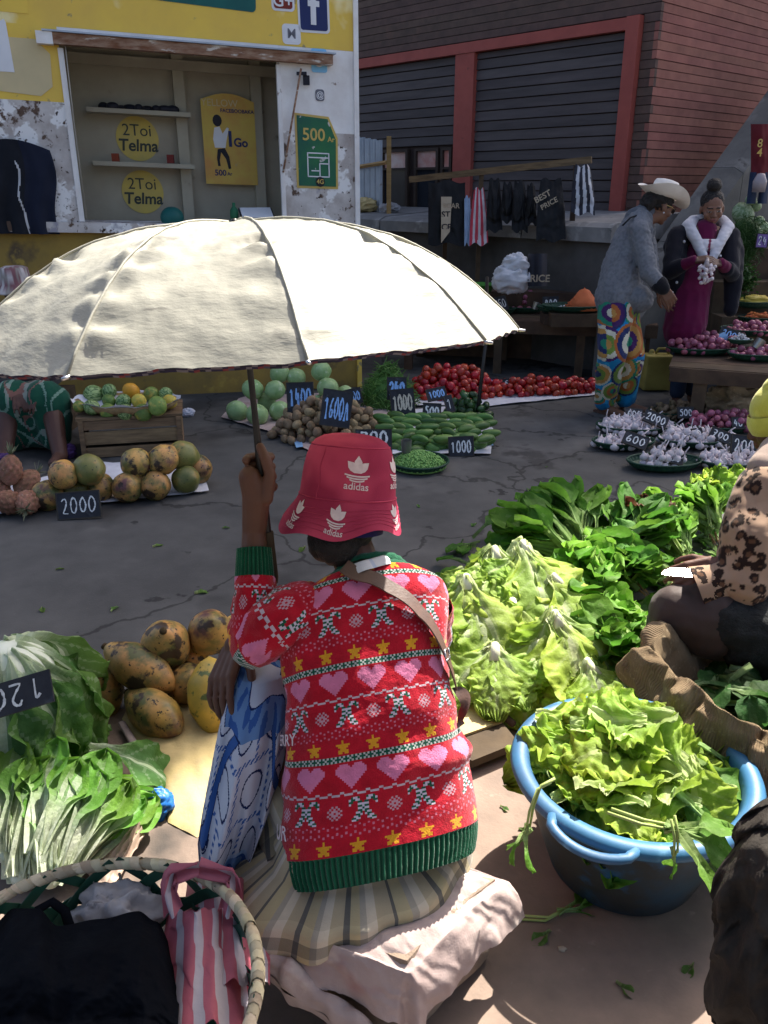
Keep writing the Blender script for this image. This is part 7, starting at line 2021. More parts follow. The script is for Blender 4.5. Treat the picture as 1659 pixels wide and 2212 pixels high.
b = MB(); b.ell(g2(1532, 498, -.04), (.06, .05, .02), 14, 9); paint(shrink(b, .005, 2), lambda p: (.36, .06, .13)).build('shirt_collar', 'cloth', gi)
# dark open jacket: two sides and sleeves
b = MB()
b.limb([(g2(1458, 530, .0), .085), (g2(1462, 600, -.02), .075), (g2(1470, 650, -.02), .06)]); b.limb([(g2(1582, 530, .0), .075), (g2(1584, 610, -.02), .07), (g2(1578, 670, -.02), .05)])
for s_, e_, w_ in ((gsl, gel, gwl), (gsr, ger, gwr)): b.limb([(lerp(gs, s_, .75), .08), (s_, .072), (e_, .062), (lerp(e_, w_, .45), .055)])
b.limb([(gs + V((0, .06, 0)), .10), (gc + V((0, .07, 0)), .13), (gp_ + V((0, .07, .05)), .13)])
b = shrink(b, .009, 3)
for i, v in enumerate(b.v): b.v[i] = v + V((1, -.5, 0)) * .008 * noise.noise(v * 18)
paint(b, lambda p: (.012, .012, .018)); jk = b.build('jacket', 'cloth', gi)
for px, py in ((1478, 522), (1560, 530), (1566, 512), (1556, 553), (1452, 632), (1462, 610)):
    b = MB(); b.ell(g2(px, py, -.13), .010, 8, 6); b.build('stud', 'bag_white', jk)
cbg = thing('clear_bag', g2(1525, 600, -.36), 'clear plastic bag of garlic in the hands of the girl', 'plastic bag')
rd = random.Random(9); cg = g2(1524, 588, -.36)
GAm = lumpy('clove', (.013, .013, .012), 1, .2, ('garlic_skin',), 9, 6)
for k in range(60):
    q = V((max(-.05, min(.05, rd.gauss(0, .028))), max(-.05, min(.05, rd.gauss(0, .025))), max(-.07, min(.045, rd.gauss(-.01, .032))))); inst('clove', GAm, cg + q, (rd.uniform(0, 6), rd.uniform(0, 6), 0), rd.uniform(.8, 1.15), cbg)
b = MB(); b.limb([(g2(1528, 560, -.36), .012), (cg + V((0, 0, .05)), .02)]); b.build('bag_neck', 'clear_film', cbg)
# ---------------------------------------------------------------- onion table
def tz(px, py, z): return gnd(px, py, z)
ot = thing('low_table', gnd(1560, 880), 'low rough wooden table carrying the red onion trays', 'table')
ta, tb_ = tz(1462, 792, .40), tz(1740, 812, .40); td = (tb_ - ta).normalized(); tn = V((-td.y, td.x, 0)); TLn = (tb_ - ta).length
def tf(s, d, z): return V((ta.x, ta.y, 0)) + td * s + tn * d + V((0, 0, z))
for k in range(5):
    mm = MB(); fbox(mm, tf, -.05, TLn, k * .2, k * .2 + .19, .375, .40); mm.build('plank', 'wood_dark', ot, sm=False)
mm = MB(); fbox(mm, tf, -.04, TLn, -.02, -.002, .30, .395); mm.build('apron', 'wood_dark', ot, sm=False)
for s, d in ((.12, .0), (.12, .85), (1.0, .0), (1.0, .85)):
    mm = MB(); fbox(mm, tf, s, s + .09, d + .002, d + .08, 0, .374); mm.build('leg', 'wood_dark', ot, sm=False)
ON = [lumpy('onion', (.0245, .0245, .023), k, .07, ('onion_skin',), 12, 8) for k in range(3)]
for (px, py, r_, n_, el_, lb, lb2, sd) in ((1518, 752, .27, 120, .55, 'woven tray of red onions at the left end of the low table', 'red onion in the left tray on the low table', 31), (1640, 712, .30, 80, .6, 'woven tray of red onions at the back of the low table', 'red onion heaped in the back tray on the low table', 32), (1645, 765, .24, 50, .55, 'woven tray of red onions at the right front of the low table', 'red onion in the right front tray on the low table', 33)):
    zt = .402 if sd != 32 else .47
    c = tz(px, py, zt + .04); c.z = zt; tray(c, r_, lb, el_, .05, .05)
    heap('onion', ON, .0235, n_, c, r_ * .92, r_ * .92 * el_, .05, lb2, 'onion', lb2.replace('red onion', 'onions'), .05, zt + .012, sd)
mm = MB(); bx0 = tz(1640, 712, .47); mm.box(V((bx0.x, bx0.y, .435)), (.5, .34, .066)); tag(mm.build('tray_block', 'wood_dark', sm=False), 'wooden block raising the back onion tray', 'block')
price_sign(tz(1502, 722, .50), .15, .09, .0, .4, '400A', 'black board reading 400 A behind the left onion tray', 'slate', 'chalk', -.05, None, .010)
price_sign(tz(1575, 735, .50), .16, .09, -.2, .7, '2000', 'tilted black board with blue 2000 between the onion trays', 'slate', 'chalk_blue', .35, None, .010)
cup(tz(1545, 735, .50), .035, .075, 'blue painted tin cup lying in the onions', 'cup_paint', 1.2)
cup(tz(1632, 752, .49), .036, .07, 'grey tin cup beside the peeled garlic', 'cup_tin', .5)
c = tz(1598, 743, .50); tray(c, .085, 'small dish of peeled garlic among the onions', .6, .0, .03, group=None, teeth=False)
PG = lumpy('garlic_clove', (.010, .008, .008), 3, .2, ('bag_white',), 8, 5)
heap('garlic_clove', [PG], .009, 60, c, .07, .04, 0, 'peeled white garlic clove in the small dish', 'garlic clove', 'peeled cloves in the small dish', .05, c.z + .01, 40)
# ---------------------------------------------------------------- garlic and roots on the ground
def garlic_mesh(sd, tailed):
    m = MB(); rd = random.Random(sd)
    m.lathe([(.001, -.018), (.012, -.020), (.022, -.012), (.026, 0), (.022, .012), (.010, .020), (.005, .026), (.0045, .034), (.001, .036)], 16, wob=lambda a, j: 1 + .07 * math.cos(6 * a) * (1 < j < 6))
    if tailed: m.tube([(0, 0, .03), (.004, 0, .055), (.016, .004, .085)], [.0045, .004, .0035], 6)
    me = m.mesh('garlic_bulb'); withmat(me, 'garlic_skin'); return me
GAR = [garlic_mesh(1, False), garlic_mesh(2, False), garlic_mesh(3, False), garlic_mesh(4, True)]
GIN = []
for k in range(3):
    m = MB(); rd = random.Random(k); m.ell((0, 0, 0), (.03, .018, .016), 10, 7)
    for q in range(4): m.ell((rd.uniform(-.025, .025), rd.uniform(-.02, .02), rd.uniform(-.006, .012)), (rd.uniform(.012, .02), .012, .012), 9, 6)
    GIN.append(withmat(shrink(m, .005, 1).mesh('ginger_root'), 'ginger_skin'))
GT = [((1372, 932), .27, .62, GAR, 95, 'garlic bulb in the big left tray', 'big dark tray of garlic at the left of the ground trays', 'garlic_bulb', 'garlic', .0215),
      ((1345, 968), .20, .6, GAR, 40, 'garlic bulb in the small front left tray', 'small woven tray of garlic at the front left', 'garlic_bulb', 'garlic', .0215),
      ((1502, 962), .25, .55, GAR, 85, 'garlic bulb in the middle tray', 'woven tray of garlic in the middle of the ground trays', 'garlic_bulb', 'garlic', .0215),
      ((1432, 1012), .22, .6, GAR, 34, 'garlic bulb in the half empty front tray', 'half empty green tray of garlic nearest the street', 'garlic_bulb', 'garlic', .0215),
      ((1592, 1010), .24, .55, GAR, 75, 'garlic bulb in the right front tray', 'woven tray of garlic beside the yellow beanie', 'garlic_bulb', 'garlic', .0215),
      ((1560, 932), .25, .5, ON, 70, 'purple shallot in the tray behind the garlic', 'tray of purple shallots behind the garlic', 'shallot', 'shallot', .027),  # this tray holds red onions, same meshes as on the low table
      ((1470, 902), .25, .5, GIN, 60, 'brown ginger root in the tray at the back left', 'tray of ginger roots behind the garlic', 'ginger_root', 'ginger', .024),
      ((1590, 892), .26, .5, GIN, 60, 'brown root in the dark back tray on the right', 'dark tray of roots under the low table edge', 'root', 'root', .024)]
for k, ((px, py), r_, el_, ms, n_, l1, l2, nm, ct_, br) in enumerate(GT):
    c = gnd(px, py); c.z = .002; tray(c, r_, l2, el_, .08, .05)
    kk = .55 if k == 3 else .95
    heap(nm, ms, br, n_, c, r_ * kk, r_ * kk * el_, .08, l1, ct_, l1.replace('bulb ', '').replace('root ', '') + ', loose heap', .03, .014, 50 + k, free=(ct_ != 'garlic'))
for (px, py, z, w_, h_, t_, lb, yw, tl, rl) in ((1372, 906, .07, .12, .09, '600', 'white lettered board lying at the back of the big garlic tray', .2, .9, .2), (1412, 915, .09, .15, .08, '2000', 'board reading 2000 behind the big garlic tray', -.1, .7, .4), (1482, 902, .07, .10, .07, '500', 'board reading 500 in the ginger', 0, .5, 0), (1368, 962, .07, .14, .08, '600', 'dark board reading 600 between the left garlic trays', -.2, .8, .35), (1502, 946, .07, .11, .06, '100', 'small board reading 100 in the middle garlic tray', .1, .7, -.1), (1552, 950, .07, .12, .07, '700', 'small board reading 700 at the shallots', -.1, .7, .45), (1446, 998, .06, .14, .07, '1100', 'board lying at the back of the half empty tray', -.1, .9, .2), (1605, 985, .07, .14, .12, '200', 'board with large 200 beside the yellow beanie', .0, .5, .15), (1595, 925, .06, .07, .07, '40', 'small dim board at the roots', 0, .5, 0)):  # tray called shallots here holds red onions; labels seed the chalk strokes
    price_sign(gnd(px, py, z), w_, h_, yw, tl, t_, lb, 'slate', 'chalk', rl, None, .009)
# jerrycan and sacks in the shade under the tables
jc = gnd(1412, 842); m = MB(); m.box((0, 0, .15), (.22, .16, .28)); m.tube([(-.05, 0, .28), (-.05, 0, .33)], .025, 10); m = shrink(m, .012, 5)
for i, v in enumerate(m.v): m.v[i] = v + jc
jo_ = thing('jerrycan', jc, 'dirty yellow jerrycan standing between the two shoppers', 'jerrycan'); m.build('body', 'jerry', jo_)
m = MB(); m.tube([jc + V((-.03, 0, .28)), jc + V((.0, 0, .335)), jc + V((.07, 0, .335)), jc + V((.09, 0, .28))], .012, 8); m.build('handle', 'jerry', jo_)
tag(crumple(gnd(1590, 868, .11), (.22, .16, .13), 20, .4).build('burlap_bundle', 'burlap'), 'brown sack lying under the low onion table', 'sack')
tag(crumple(gnd(1660, 850, .15), (.16, .12, .15), 21, .4).build('red_bag', 'red_cloth'), 'dull red bag under the right end of the onion table', 'bag')
# ---------------------------------------------------------------- back stall with onions, basins and a white sack
bt_ = thing('back_stall', gnd(1140, 790), 'dark wooden stall bench in front of the plinth wall', 'stall')
sa, sb2 = at(945, 720, 7.3), at(1420, 720, 6.9); sa.z = sb2.z = 0; sd_ = (sb2 - sa).normalized(); sn = V((-sd_.y, sd_.x, 0)); SLn = (sb2 - sa).length
def bf(s, d, z): return sa + sd_ * s + sn * d + V((0, 0, z))
for k in range(4): mm = MB(); fbox(mm, bf, -.4, SLn, k * .19, k * .19 + .182, .44, .47); mm.build('plank', 'wood_dark', bt_, sm=False)
mm = MB(); fbox(mm, bf, -.4, SLn, -.02, -.003, .36, .465); mm.build('apron', 'wood_dark', bt_, sm=False)
for s in (-.3, .5, 1.2, SLn - .12):
    for d in (.01, .62): mm = MB(); fbox(mm, bf, s, s + .07, d, d + .07, 0, .439); mm.build('leg', 'wood_dark', bt_, sm=False)
mm = MB(); fbox(mm, bf, -.4, SLn, .74, .78, 0, .6); mm.build('back_board', 'wood_dark', bt_, sm=False)
mm = MB(); fbox(mm, bf, .1, SLn - .1, .42, .72, .472, .66); mm.build('step_box', 'wood_dark', bt_, sm=False)
def onbench(px, py, z): return gnd(px, py, z)
for (px, py, r_, n_, sd, lb) in ((1140, 668, .21, 40, 61, 'left'), (1075, 672, .16, 10, 62, 'far left')):
    c = onbench(px, py, .50); c.z = .472; tray(c, r_, f'dark woven tray of small red onions on the back bench, {lb}', .6, .0, .05)
    heap('onion', ON, .026, n_, c, r_ * .85, r_ * .5, 0, f'small red onion in the {lb} tray on the back bench', 'onion', f'onions in the {lb} bench tray', .2, .485, sd)
price_sign(onbench(1190, 672, .54), .13, .12, 0, .2, '800', 'black board with white 800 on the back bench', 'slate', 'chalk', -.05, None, .013)
price_sign(onbench(1085, 670, .54), .12, .12, .2, .5, '250', 'tilted dark board reading 250 at the umbrella edge', 'slate', 'chalk', -.2, None, .009)
cup(onbench(1155, 668, .56), .03, .06, 'tin cup on the small red onions', 'cup_tin', .3)
for (px, py, lb) in ((975, 612, 'green plastic basin on the bench, left of two'), (1035, 618, 'green plastic basin on the bench, right of two')):
    c = at(px, py, 7.25); m = MB(); m.lathe([(.001, 0), (.10, 0), (.15, .07), (.155, .07), (.102, .004), (.001, .004)], 36, V((c.x, c.y, c.z - .05))); tag(m.build('green_basin', 'green_plastic', auto=60), lb, 'basin')
    m = MB(); m.box(V((c.x, c.y, (c.z - .05 + .47) / 2)), (.2, .2, c.z - .05 - .47)); tag(m.build('support_box', 'wood_dark', sm=False), 'dark box under the ' + lb.split(',')[0] + lb.split(',')[1], 'box')
c = at(1105, 597, 6.98); m = crumple(c + V((0, 0, -.02)), (.17, .13, .13), 30, .2); ws = thing('white_sack', V((c.x, c.y, .66)), 'crumpled white plastic sack standing on the back bench', 'sack'); m.build('sack_body', 'bag_white', ws); crumple(c + V((.03, 0, .10)), (.11, .09, .09), 31, .28).build('sack_mouth', 'bag_white', ws)
c = at(1270, 605, 6.75); tray(V((c.x - .1, c.y, .58)), .26, 'dark tray of grated carrot on the back bench', .6, 0, .05)
m = MB()
for k in range(260):
    a = R.uniform(0, 6.283); q = math.sqrt(R.random()); p = V((c.x - .02 + math.cos(a) * q * .15, c.y + math.sin(a) * q * .12, .61 + .16 * (1 - q))); d = V((R.uniform(-1, 1), R.uniform(-1, 1), R.uniform(-.4, .4))) * .022
    m.tube([p - d, p + d], .0035, 4)
m.lathe([(.15, .60 - .0), (.10, .67), (.04, .75), (.001, .765)], 20, V((c.x - .02, c.y, 0))); o = m.build('grated_carrot', 'carrot'); o['kind'] = 'stuff'; tag(o, 'orange heap of grated carrot behind the grey jacket', 'carrot')
mm = MB(); mm.box(V((c.x - .1, c.y, .527)), (.4, .3, .104)); tag(mm.build('support_box', 'wood_dark', sm=False), 'dark box under the grated carrot tray', 'box')
c = at(1215, 622, 6.85); tray(V((c.x, c.y, .56)), .2, 'dark tray of garlic bits left of the grated carrot', .6, 0, .05)
heap('garlic_clove', [PG], .010, 50, V((c.x, c.y, 0)), .15, .09, 0, 'pale garlic clove in the tray left of the carrot', 'garlic clove', 'cloves in the bench tray', .05, .575, 71)
mm = MB(); mm.box(V((c.x, c.y, .515)), (.3, .2, .085)); tag(mm.build('support_box', 'wood_dark', sm=False), 'dark box under the tray of garlic bits', 'box')
# ---------------------------------------------------------------- beam with hanging plastic bags
ba, bb = at(885, 388, 7.75), at(1278, 345, 7.05)
hb = thing('hanging_rail', V((ba.x, ba.y, 0)), 'weathered wooden beam on posts where bags hang', 'rail')
def bt2(f, dz=0.0): return ba.lerp(bb, f) + V((0, 0, dz))
M = (bb - ba).to_track_quat('X', 'Z').to_matrix(); m = MB(); m.box(bt2(.5), ((bb - ba).length, .03, .055), M); m.build('beam', 'wood_old', hb, sm=False)
for f in (.22, .42, .93):
    m = MB(); p = bt2(f); m.box(V((p.x, p.y + .035, p.z / 2)), (.04, .04, p.z)); m.build('post', 'wood_dark', hb, sm=False)
def hung(px0, px1, py0, py1, f, mat, name, label, colf=None, seed=0, cat='bag', bulge=.03, taper=.0):
    mid_ = at((px0 + px1) / 2, (py0 + py1) / 2, lerp(7.75, 7.05, f) - .06); t = lerp(7.75, 7.05, f) - .06
    m = MB()
    def fn(u, v, s_):
        x = lerp(px0, px1, u); 
        x = lerp(x, (px0 + px1) / 2, taper * (1 - v) ** 2)
        p = at(x, lerp(py0, py1, v) + 4 * math.sin(u * 9 + seed), t)
        e = math.sin(math.pi * u) ** .5 * math.sin(math.pi * min(1, v * 1.2 + .05)) ** .4 if v < .95 else 0
        return p + V((0, -s_ * bulge * e + .014 * noise.noise(V((u * 6 + seed, v * 5, 0))), 0))
    m.grid(30, 30, lambda u, v: fn(u, v, 1), col=(lambda u, v: colf(u, v)) if colf else None); m.grid(14, 14, lambda u, v: fn(1 - u, v, -.6), col=(lambda u, v: colf(1 - u, v)) if colf else None)
    o = m.build(name, mat); tag(o, label, cat, 'bags and cloths hanging on the beam'); return o, lambda x, y: at(x, y, t - .055)
b1, mp1 = hung(925, 1005, 392, 528, .2, 'black_plastic', 'black_bag', 'large black printed plastic bag at the left of the beam', bulge=.02)
m = MB(); P4 = [mp1(953, 425), mp1(976, 425), mp1(972, 500), mp1(953, 525)]; m.add(P4 + [p + V((0, .006, 0)) for p in P4], [(0, 1, 2, 3), (7, 6, 5, 4), (0, 4, 5, 1), (1, 5, 6, 2), (2, 6, 7, 3), (3, 7, 4, 0)]); m.build('print_panel', 'tan_print', b1, sm=False)
def btxt(t, px, py, sz, mat, par, mp, th=.0):
    v_, f_ = textmesh(t, sz, .02); o3 = mp(px, py) + V((0, -.006, 0)); m = MB(); m.add([o3 + V((x * math.cos(th) - y * math.sin(th), 0, x * math.sin(th) + y * math.cos(th))) for x, y in v_], f_); m.build('lettering', mat, par, sm=False)
btxt('ST', 963, 464, .075, 'paint_black', b1, mp1); btxt('CE', 964, 491, .075, 'paint_black', b1, mp1); btxt('SCAR', 975, 445, .06, 'tan_print', b1, mp1)
def towel(u, v): return (.55, .05, .08) if int(u * 6.5) % 2 == 0 else (.62, .58, .60)
hung(1003, 1016, 425, 528, .27, 'bag_stripe', 'blue_cloth', 'narrow pale blue cloth hanging beside the striped towel', lambda u, v: (.35, .48, .66), 1, 'cloth', .01)
hung(1014, 1054, 408, 528, .32, 'bag_stripe', 'striped_towel', 'red and white striped towel hanging from the beam', towel, 2, 'towel', .02, .5)
for k, (a_, b_, c_, d_, f) in enumerate(((1050, 1085, 388, 500, .40), (1082, 1112, 396, 480, .48), (1105, 1140, 392, 500, .56), (1135, 1160, 398, 485, .63))):
    hung(a_, b_, c_, d_, f, 'black_plastic', 'black_bag', ('glossy black bag next to the striped towel', 'short glossy black bag, second after the towel', 'black bag with pale creases in the middle of the beam', 'narrow black bag left of the printed one')[k], None, 3 + k, 'bag', .05, .4)
b2, mp2 = hung(1158, 1222, 388, 520, .78, 'black_plastic', 'black_bag', 'black bag with slanted pale print under the beam', None, 9, 'bag', .03, .3)
btxt('BEST', 1172, 425, .07, 'tan_print', b2, mp2, .5); btxt('PRICE', 1186, 440, .06, 'tan_print', b2, mp2, .5)
def zeb(u, v): return (.55, .56, .58) if int((u + .04 * math.sin(v * 6)) * 6.5) % 2 == 1 else (.02, .02, .03)
hung(1233, 1285, 358, 462, .95, 'bag_stripe', 'striped_bag', 'black and white striped bag at the right end of the beam', zeb, 11, 'bag', .04, .4)
b3 = MB(); p0, p1_ = at(1142, 545, 6.95), at(1180, 545, 6.95)
b3.grid(12, 12, lambda u, v: at(lerp(1140, 1182, u), lerp(548, 618, v), 6.9 + .03 * math.sin(u * 7)), col=None); o = b3.build('printed_bag', 'paint_black'); tag(o, 'black printed bag slumped behind the white sack', 'bag'); btxt('RICE', 1166, 602, .08, 'tan_print', o, lambda x, y: at(x, y, 6.85))
# rubble bags on the coping
for k, (px, py, r_, lb) in enumerate(((790, 440, .13, 'pale rubble sack on the coping nearest the kiosk'), (855, 436, .15, 'tan rubble sack on the coping in the middle'), (905, 440, .1, 'small rubble sack on the coping by the black bag'))):
    p = fb(3.5 - k * .42, .78, 1.28 + r_ * .35); tag(crumple(p, (r_ * 1.15, r_ * .8, r_ * .55), 40 + k, .35).build('rubble_sack', ('grey_sack', 'yellow_sack', 'grey_sack')[k]), lb, 'sack', 'sacks on the coping')
# ---------------------------------------------------------------- herb and gourd stand at the far right
hs = thing('stepped_stand', gnd(1640, 830), 'stepped dark stand of gourds and herbs at the right edge', 'stand')
hx0, hx1 = at(1560, 600, 6.75), at(1800, 600, 6.75)
for k, (z0, dy) in enumerate(((.55, 0), (.80, .25), (1.05, .5))):
    m = MB(); m.box(V(((hx0.x + hx1.x) / 2, hx0.y + dy, z0 / 2)), (hx1.x - hx0.x, .24, z0)); m.build('step', 'wood_dark', hs, sm=False)
def onst(px, py, k):
    y = hx0.y + (0, .25, .5)[k]; d = ray(px, py); return V((0, 0, EYE)) + d * (y / d.y)
GO = lumpy('gourd', (1, 1, 1), 2, .06, ('gourd',), 18, 12)
for px, py, k, r_, s_, lb in ((1605, 462, 2, .085, 1.2, 'large striped gourd lying on the stand'), (1622, 432, 2, .045, 1, 'small round gourd on top of the stand'), (1634, 446, 2, .042, 1, 'second small gourd on top of the stand'), (1640, 478, 2, .045, 1, 'pale round gourd right of the large one'), (1650, 492, 2, .05, 1, 'green gourd at the right picture edge'), (1636, 500, 1, .04, 1, 'small gourd above the purple board')):
    p = onst(px, py, k); tag(inst('gourd', GO, p, (R.uniform(0, 1), R.uniform(0, 1), R.uniform(0, 6)), (r_ * s_, r_, r_)), lb, 'gourd', 'gourds on the stand')
def herbs(px, py, k, rx, rz_, n, label, seed, fine=True):
    rd = random.Random(seed); c = onst(px, py, k) + V((0, -.1, 0)); m = MB()
    for q in range(n):
        a = rd.uniform(0, 6.283); w_ = math.sqrt(rd.random()); p = c + V((math.cos(a) * w_ * rx, -abs(rd.gauss(0, .05)), math.sin(a) * w_ * rz_)); d = V((rd.uniform(-1, 1), rd.uniform(-1, .3), rd.uniform(-.8, .8))).normalized()
        if fine: m.tube([p - d * .045, p + V((0, 0, .01)), p + d * .045], [.0015, .003, .0012], 3, cap=False)
        else:
            x, y, z = frame(d); s_ = rd.uniform(.010, .018); m.add([p - x * s_, p - y * s_ * .7, p + x * s_, p + y * s_ * .7 + z * .006], [(0, 1, 2, 3)])
    m.ell(c + V((0, .05, 0)), (rx * .85, .07, rz_ * .85), 16, 10)
    o = m.build('herb_heap', 'herb'); o['kind'] = 'stuff'; return tag(o, label, 'herbs')
herbs(1600, 520, 1, .17, .20, 420, 'feathery green herb heap hanging on the stand', 1)
herbs(1590, 602, 0, .12, .13, 500, 'dense parsley bunch below the girl elbow', 2, False)
price_sign(onst(1620, 530, 1) + V((0, -.22, 0)), .085, .10, 0, .1, '24', 'purple board reading 24 on the feathery herbs', 'purple_board', 'chalk', .05, None, .009)
c = onst(1655, 562, 0) + V((0, .05, .0)); tray(V((c.x, c.y, .60)), .17, 'tray of yellow fruit slices on the stand', .6); tag(crumple(V((c.x, c.y, .655)), (.14, .08, .05), 50, .3).build('yellow_fruit', 'melon_yellow'), 'yellow fruit heap on the stand tray', 'fruit')
CA = MB(); CA.tube([(0, 0, -.05), (0, 0, 0), (0, 0, .05)], [.004, .010, .011], 8); CAm = withmat(CA.mesh('carrot'), 'carrot')
c = onst(1650, 592, 0) + V((0, -.12, 0)); rd = random.Random(3)
tray(V((c.x, c.y, .50)), .2, 'tray of small carrots in front of the stand', .6)
mm = MB(); mm.box(V((c.x, c.y, .249)), (.36, .22, .498)); tag(mm.build('support_box', 'wood_dark', sm=False), 'dark block under the carrot tray at the right edge', 'box')
for k in range(40):
    tag(inst('carrot', CAm, V((c.x + rd.uniform(-.13, .13), c.y + rd.uniform(-.07, .07), .53 + rd.uniform(0, .05))), (math.pi / 2 + rd.uniform(-.2, .2), 0, rd.uniform(0, 6.28)), rd.uniform(.8, 1.1)), 'small pale carrot in the tray at the right edge', 'carrot', 'carrots in the tray')
tag(crumple(gnd(1600, 770, .30), (.2, .14, .20), 55, .4).build('root_sack', 'burlap'), 'brown sack standing behind the onion table', 'sack')
# clothes hung on the stair wall
hp = at(1645, 330, 6.9); hcj = thing('hanging_clothes', hp - V((0, 0, .4)), 'red numbered shirt and dark leggings hanging by the stairs', 'clothes')
m = MB(); m.grid(16, 20, lambda u, v: at(lerp(1622, 1668, u), lerp(268, 378, v), 6.9 - .05 * math.sin(math.pi * u) + .02 * noise.noise(V((u * 5, v * 4, 1))))); m.build('shirt', 'red_cloth', hcj)
v_, f_ = textmesh('8', .09, .01); m = MB(); q = at(1642, 310, 6.82); m.add([q + V((x, 0, y)) for x, y in v_], f_); v_, f_ = textmesh('4', .09, .01); q = at(1641, 330, 6.82); m.add([q + V((x, 0, y)) for x, y in v_], f_); m.build('number', 'paint_gold', hcj, sm=False)
for x0, x1 in ((1620, 1640), (1644, 1664)):
    m = MB(); m.grid(10, 14, lambda u, v: at(lerp(x0, x1, u) - 8 * v, lerp(372, 440, v), 6.9 - .04 * math.sin(math.pi * u))); m.build('legging', 'denim', hcj)
m = MB(); m.lathe([(.001, 0), (.05, 0), (.055, .08), (.03, .14), (.001, .145)], 16, at(1638, 415, 6.8)); tag(m.build('plastic_bottle', 'clear_film'), 'pinkish clear plastic bottle hanging by the leggings', 'bottle')

# ================================================================== kneeling person in the leopard coat at the right edge
T4 = 2.62
def r4(px, py, dt=0.0): return at(px, py, T4 + dt)
rp_ = thing('person', gnd(1660, 1420), 'seated person in a leopard print coat and yellow beanie cutting greens', 'person')
rh = r4(1690, 915, .05); HM4 = Matrix.Rotation(math.radians(68), 3, 'Z') @ Matrix.Rotation(math.radians(-20), 3, 'X')
rs, rc_, rhp = r4(1700, 1030), r4(1700, 1160), r4(1690, 1330, -.05)
sA, eA, wA = r4(1650, 1060, -.10), r4(1605, 1262, -.16), r4(1548, 1222, -.12)
sB, eB, wB = r4(1690, 1050, .2), r4(1640, 1220, .2), r4(1570, 1230, .12)
kA, fA = r4(1464, 1325, -.10), gnd(1430, 1440, .05); kB, fB = r4(1500, 1300, .25), gnd(1480, 1400, .05)
b = MB(); b.limb([(rhp, .12), (rc_, .11), (rs, .09)]); b.cone(rs, .055, rh - V((0, 0, .05)), .052)
b.cone(rs, .08, sA, .05); b.limb([(sA, .05), (eA, .042), (wA, .029)]); b.cone(rs, .08, sB, .05); b.limb([(sB, .05), (eB, .042), (wB, .029)])
b.limb([(rhp, .09), (kA, .07), (fA, .045)]); b.limb([(rhp, .09), (kB, .07), (fB, .045)])
hd4 = V((-.80, -.05, -.25)); hand_shells(b, wA, hd4, V((-.3, -.75, .6)), (.55, .6, .65, .7), .55, 1.0, 1)
hand_shells(b, wB, V((-.8, -.3, -.3)), V((-.2, .2, .9)), (.5, .5, .6, .6), .5, 1.0, -1)
head_shells(b, rh, HM4, 1.0); b = shrink(b, .005, 2); H4I = HM4.inverted(); f4 = facecol((.11, .048, .03))
paint(b, lambda p: f4(H4I @ (p - rh)) if (p - rh).length < .15 else (.13, .06, .04)); b.build('body', 'skin', rp_)
b = MB(); Tr = lambda x, y, z: rh + HM4 @ V((x, y, z)); b.ell(Tr(0, -.02, .055), (.092, .11, .085), 24, 16, HM4); b.ell(Tr(0, -.03, .11), (.06, .07, .06), 18, 12, HM4)
b = shrink(b, .006, 3)
for i, v in enumerate(b.v): b.v[i] = v + (v - rh).normalized() * (.004 * noise.noise(v * 24))
bn = b.build('beanie', 'wool_yellow', rp_)
b = MB(); b.grid(60, 8, lambda u, v: Tr(math.cos(u * 6.283) * (.096 + .008 * math.sin(math.pi * v)), -.018 + math.sin(u * 6.283) * (.113 + .008 * math.sin(math.pi * v)), -.012 + .062 * v), wrapu=True); b.build('fold', 'wool_yellow', bn)
# coat
b = MB(); b.limb([(r4(1715, 1285), .17), (rc_ + V((.03, 0, 0)), .155), (rs, .12)]); b.cone(rs, .11, sA, .085); b.limb([(sA, .088), (r4(1625, 1160, -.14), .094), (eA, .080), (r4(1560, 1258, -.15), .062)]); b.cone(rs, .11, sB, .08); b.limb([(sB, .08), (eB, .075), (r4(1590, 1232, .13), .055)])
b = shrink(b, .0052, 3)
for i, v in enumerate(b.v): b.v[i] = v + V((-1, -1, .3)) * (.010 * noise.noise(v * 11) + .004 * noise.noise(v * 30))
def leo(p):
    q = p * 29 + V((noise.noise(p * 16), noise.noise(p * 16 + V((9, 0, 0))), 0)) * .35
    d, pts = noise.voronoi(q)
    k = d[0]; n_ = noise.noise(p * 52)
    if .25 < k < .50 + .08 * n_ and n_ > -.34: return (.022, .012, .009)
    if k <= .25: return (.11, .055, .03)
    return (.34, .225, .15)
paint(b, leo); ct_ = b.build('leopard_coat', 'cloth', rp_)
b = MB(); b.limb([(r4(1650, 1012, -.10), .05), (r4(1690, 985, -.05), .075)]); b = shrink(b, .007, 3); paint(b, lambda p: (.30, .23, .19)).build('hood', 'cloth', ct_)
# cuff opening
b = MB(); ca_ = r4(1560, 1258, -.15); da = (r4(1528, 1268, -.14) - ca_).normalized(); fx, fy, _q = frame(da)
b.grid(110, 24, lambda u, v: ca_ + da * (v * .075) + (fx * math.cos(u * 6.283) + fy * math.sin(u * 6.283)) * (.058 + .016 * v), wrapu=True); cen = [sum((b.v[i] for i in f), V()) / len(f) for f in b.f]; b.c = [leo(c) for c in cen]; b.hascol = True; b.build('cuff', 'cloth', ct_)
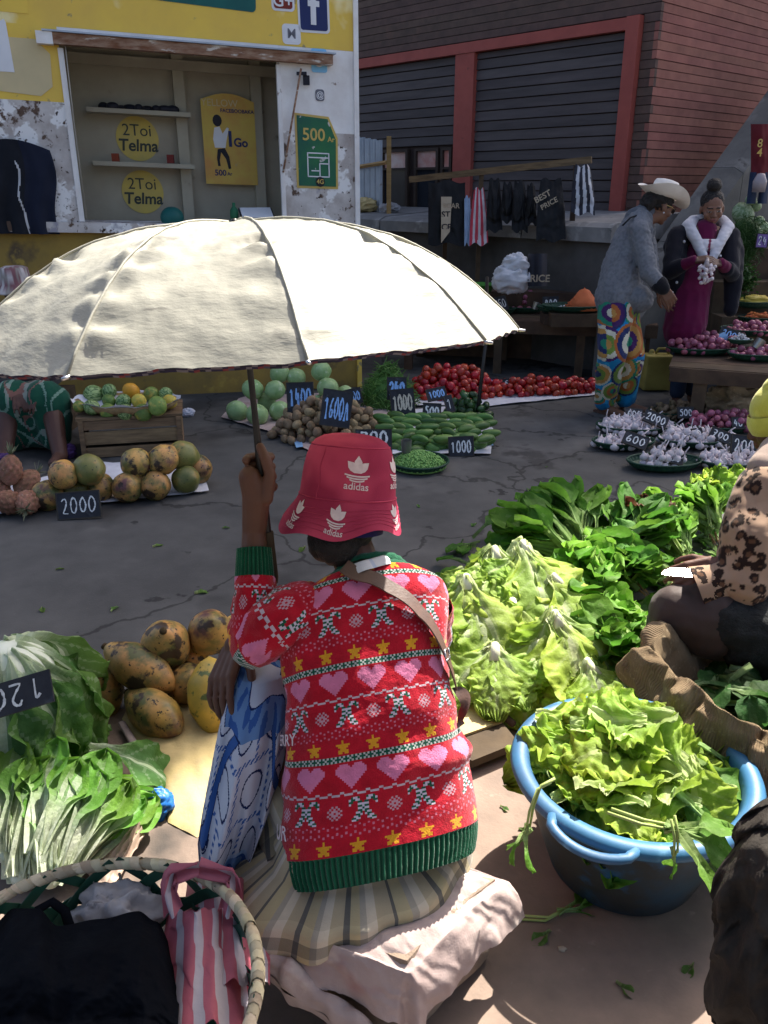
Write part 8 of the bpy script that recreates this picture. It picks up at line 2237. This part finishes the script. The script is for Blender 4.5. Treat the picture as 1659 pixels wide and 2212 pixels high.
# brown skirt over the knees, black knitted shawl on the lap
b = MB(); b.limb([(r4(1620, 1345, -.05), .15), (r4(1530, 1335, -.1), .125), (kA, .090)]); b.limb([(r4(1620, 1345, .1), .14), (kB, .09)]); b.limb([(kA + V((.01, .02, -.02)), .09), (fA + V((.03, .03, .08)), .085)]); b.limb([(r4(1620, 1400), .15), (r4(1680, 1420), .15)]); b = shrink(b, .008, 4)
for i, v in enumerate(b.v): b.v[i] = v + V((-1, -1, .5)) * (.007 * noise.noise(V((v.x * 26, v.y * 10, v.z * 8))))
b.build('skirt', 'brown_cloth', rp_)
b = MB(); b.limb([(r4(1575, 1345, -.17), .075), (r4(1640, 1370, -.15), .12), (r4(1700, 1330, -.12), .13)]); b.limb([(r4(1600, 1400, -.16), .06), (r4(1690, 1430, -.14), .10)]); b = shrink(b, .007, 3)
for i, v in enumerate(b.v): b.v[i] = v + V((-1, -1, .5)) * (.008 * noise.noise(v * 20) + .003 * noise.noise(v * 90))
b.build('knitted_shawl', 'black_knit', rp_)
m = MB(); sm_ = V((r4(1690, 1400).x, r4(1690, 1400).y, .09)); m.box(sm_, (.34, .3, .18)); tag(m.build('stool_box', 'wood_dark', sm=False), 'low wooden block under the person in the leopard coat', 'block')
# knife
kn = thing('kitchen_knife', r4(1500, 1238, -.16), 'shining kitchen knife in the hand above the greens', 'knife')
k0, k1 = r4(1506, 1238, -.165), r4(1428, 1237, -.17); dk = (k1 - k0); up = V((0, -.965, -.26)) * 1.45
vs_ = []
for f, a_, b_ in ((0, -.012, .012), (.35, -.014, .012), (.7, -.013, .010), (.9, -.006, .007), (1.0, .004, .005)):
    for q in (a_, b_): 
        for s_ in (-.0008, .0008): vs_.append(k0 + dk * f + up * q + V((0, -.26, .965)) * s_)
m = MB(); fs = []
for i in range(4):
    o_ = i * 4; fs += [(o_, o_ + 4, o_ + 6, o_ + 2), (o_ + 1, o_ + 3, o_ + 7, o_ + 5), (o_, o_ + 1, o_ + 5, o_ + 4), (o_ + 2, o_ + 6, o_ + 7, o_ + 3)]
m.add(vs_, fs); m.build('knife_blade', 'blade', kn, sm=False)
m = MB(); m.tube([k0 - dk * .02, k0 - dk * .6], [.009, .011], 8, flat=.7); m.build('knife_handle', 'wood_dark', kn)

bpy.data.scenes.remove(SIDE)
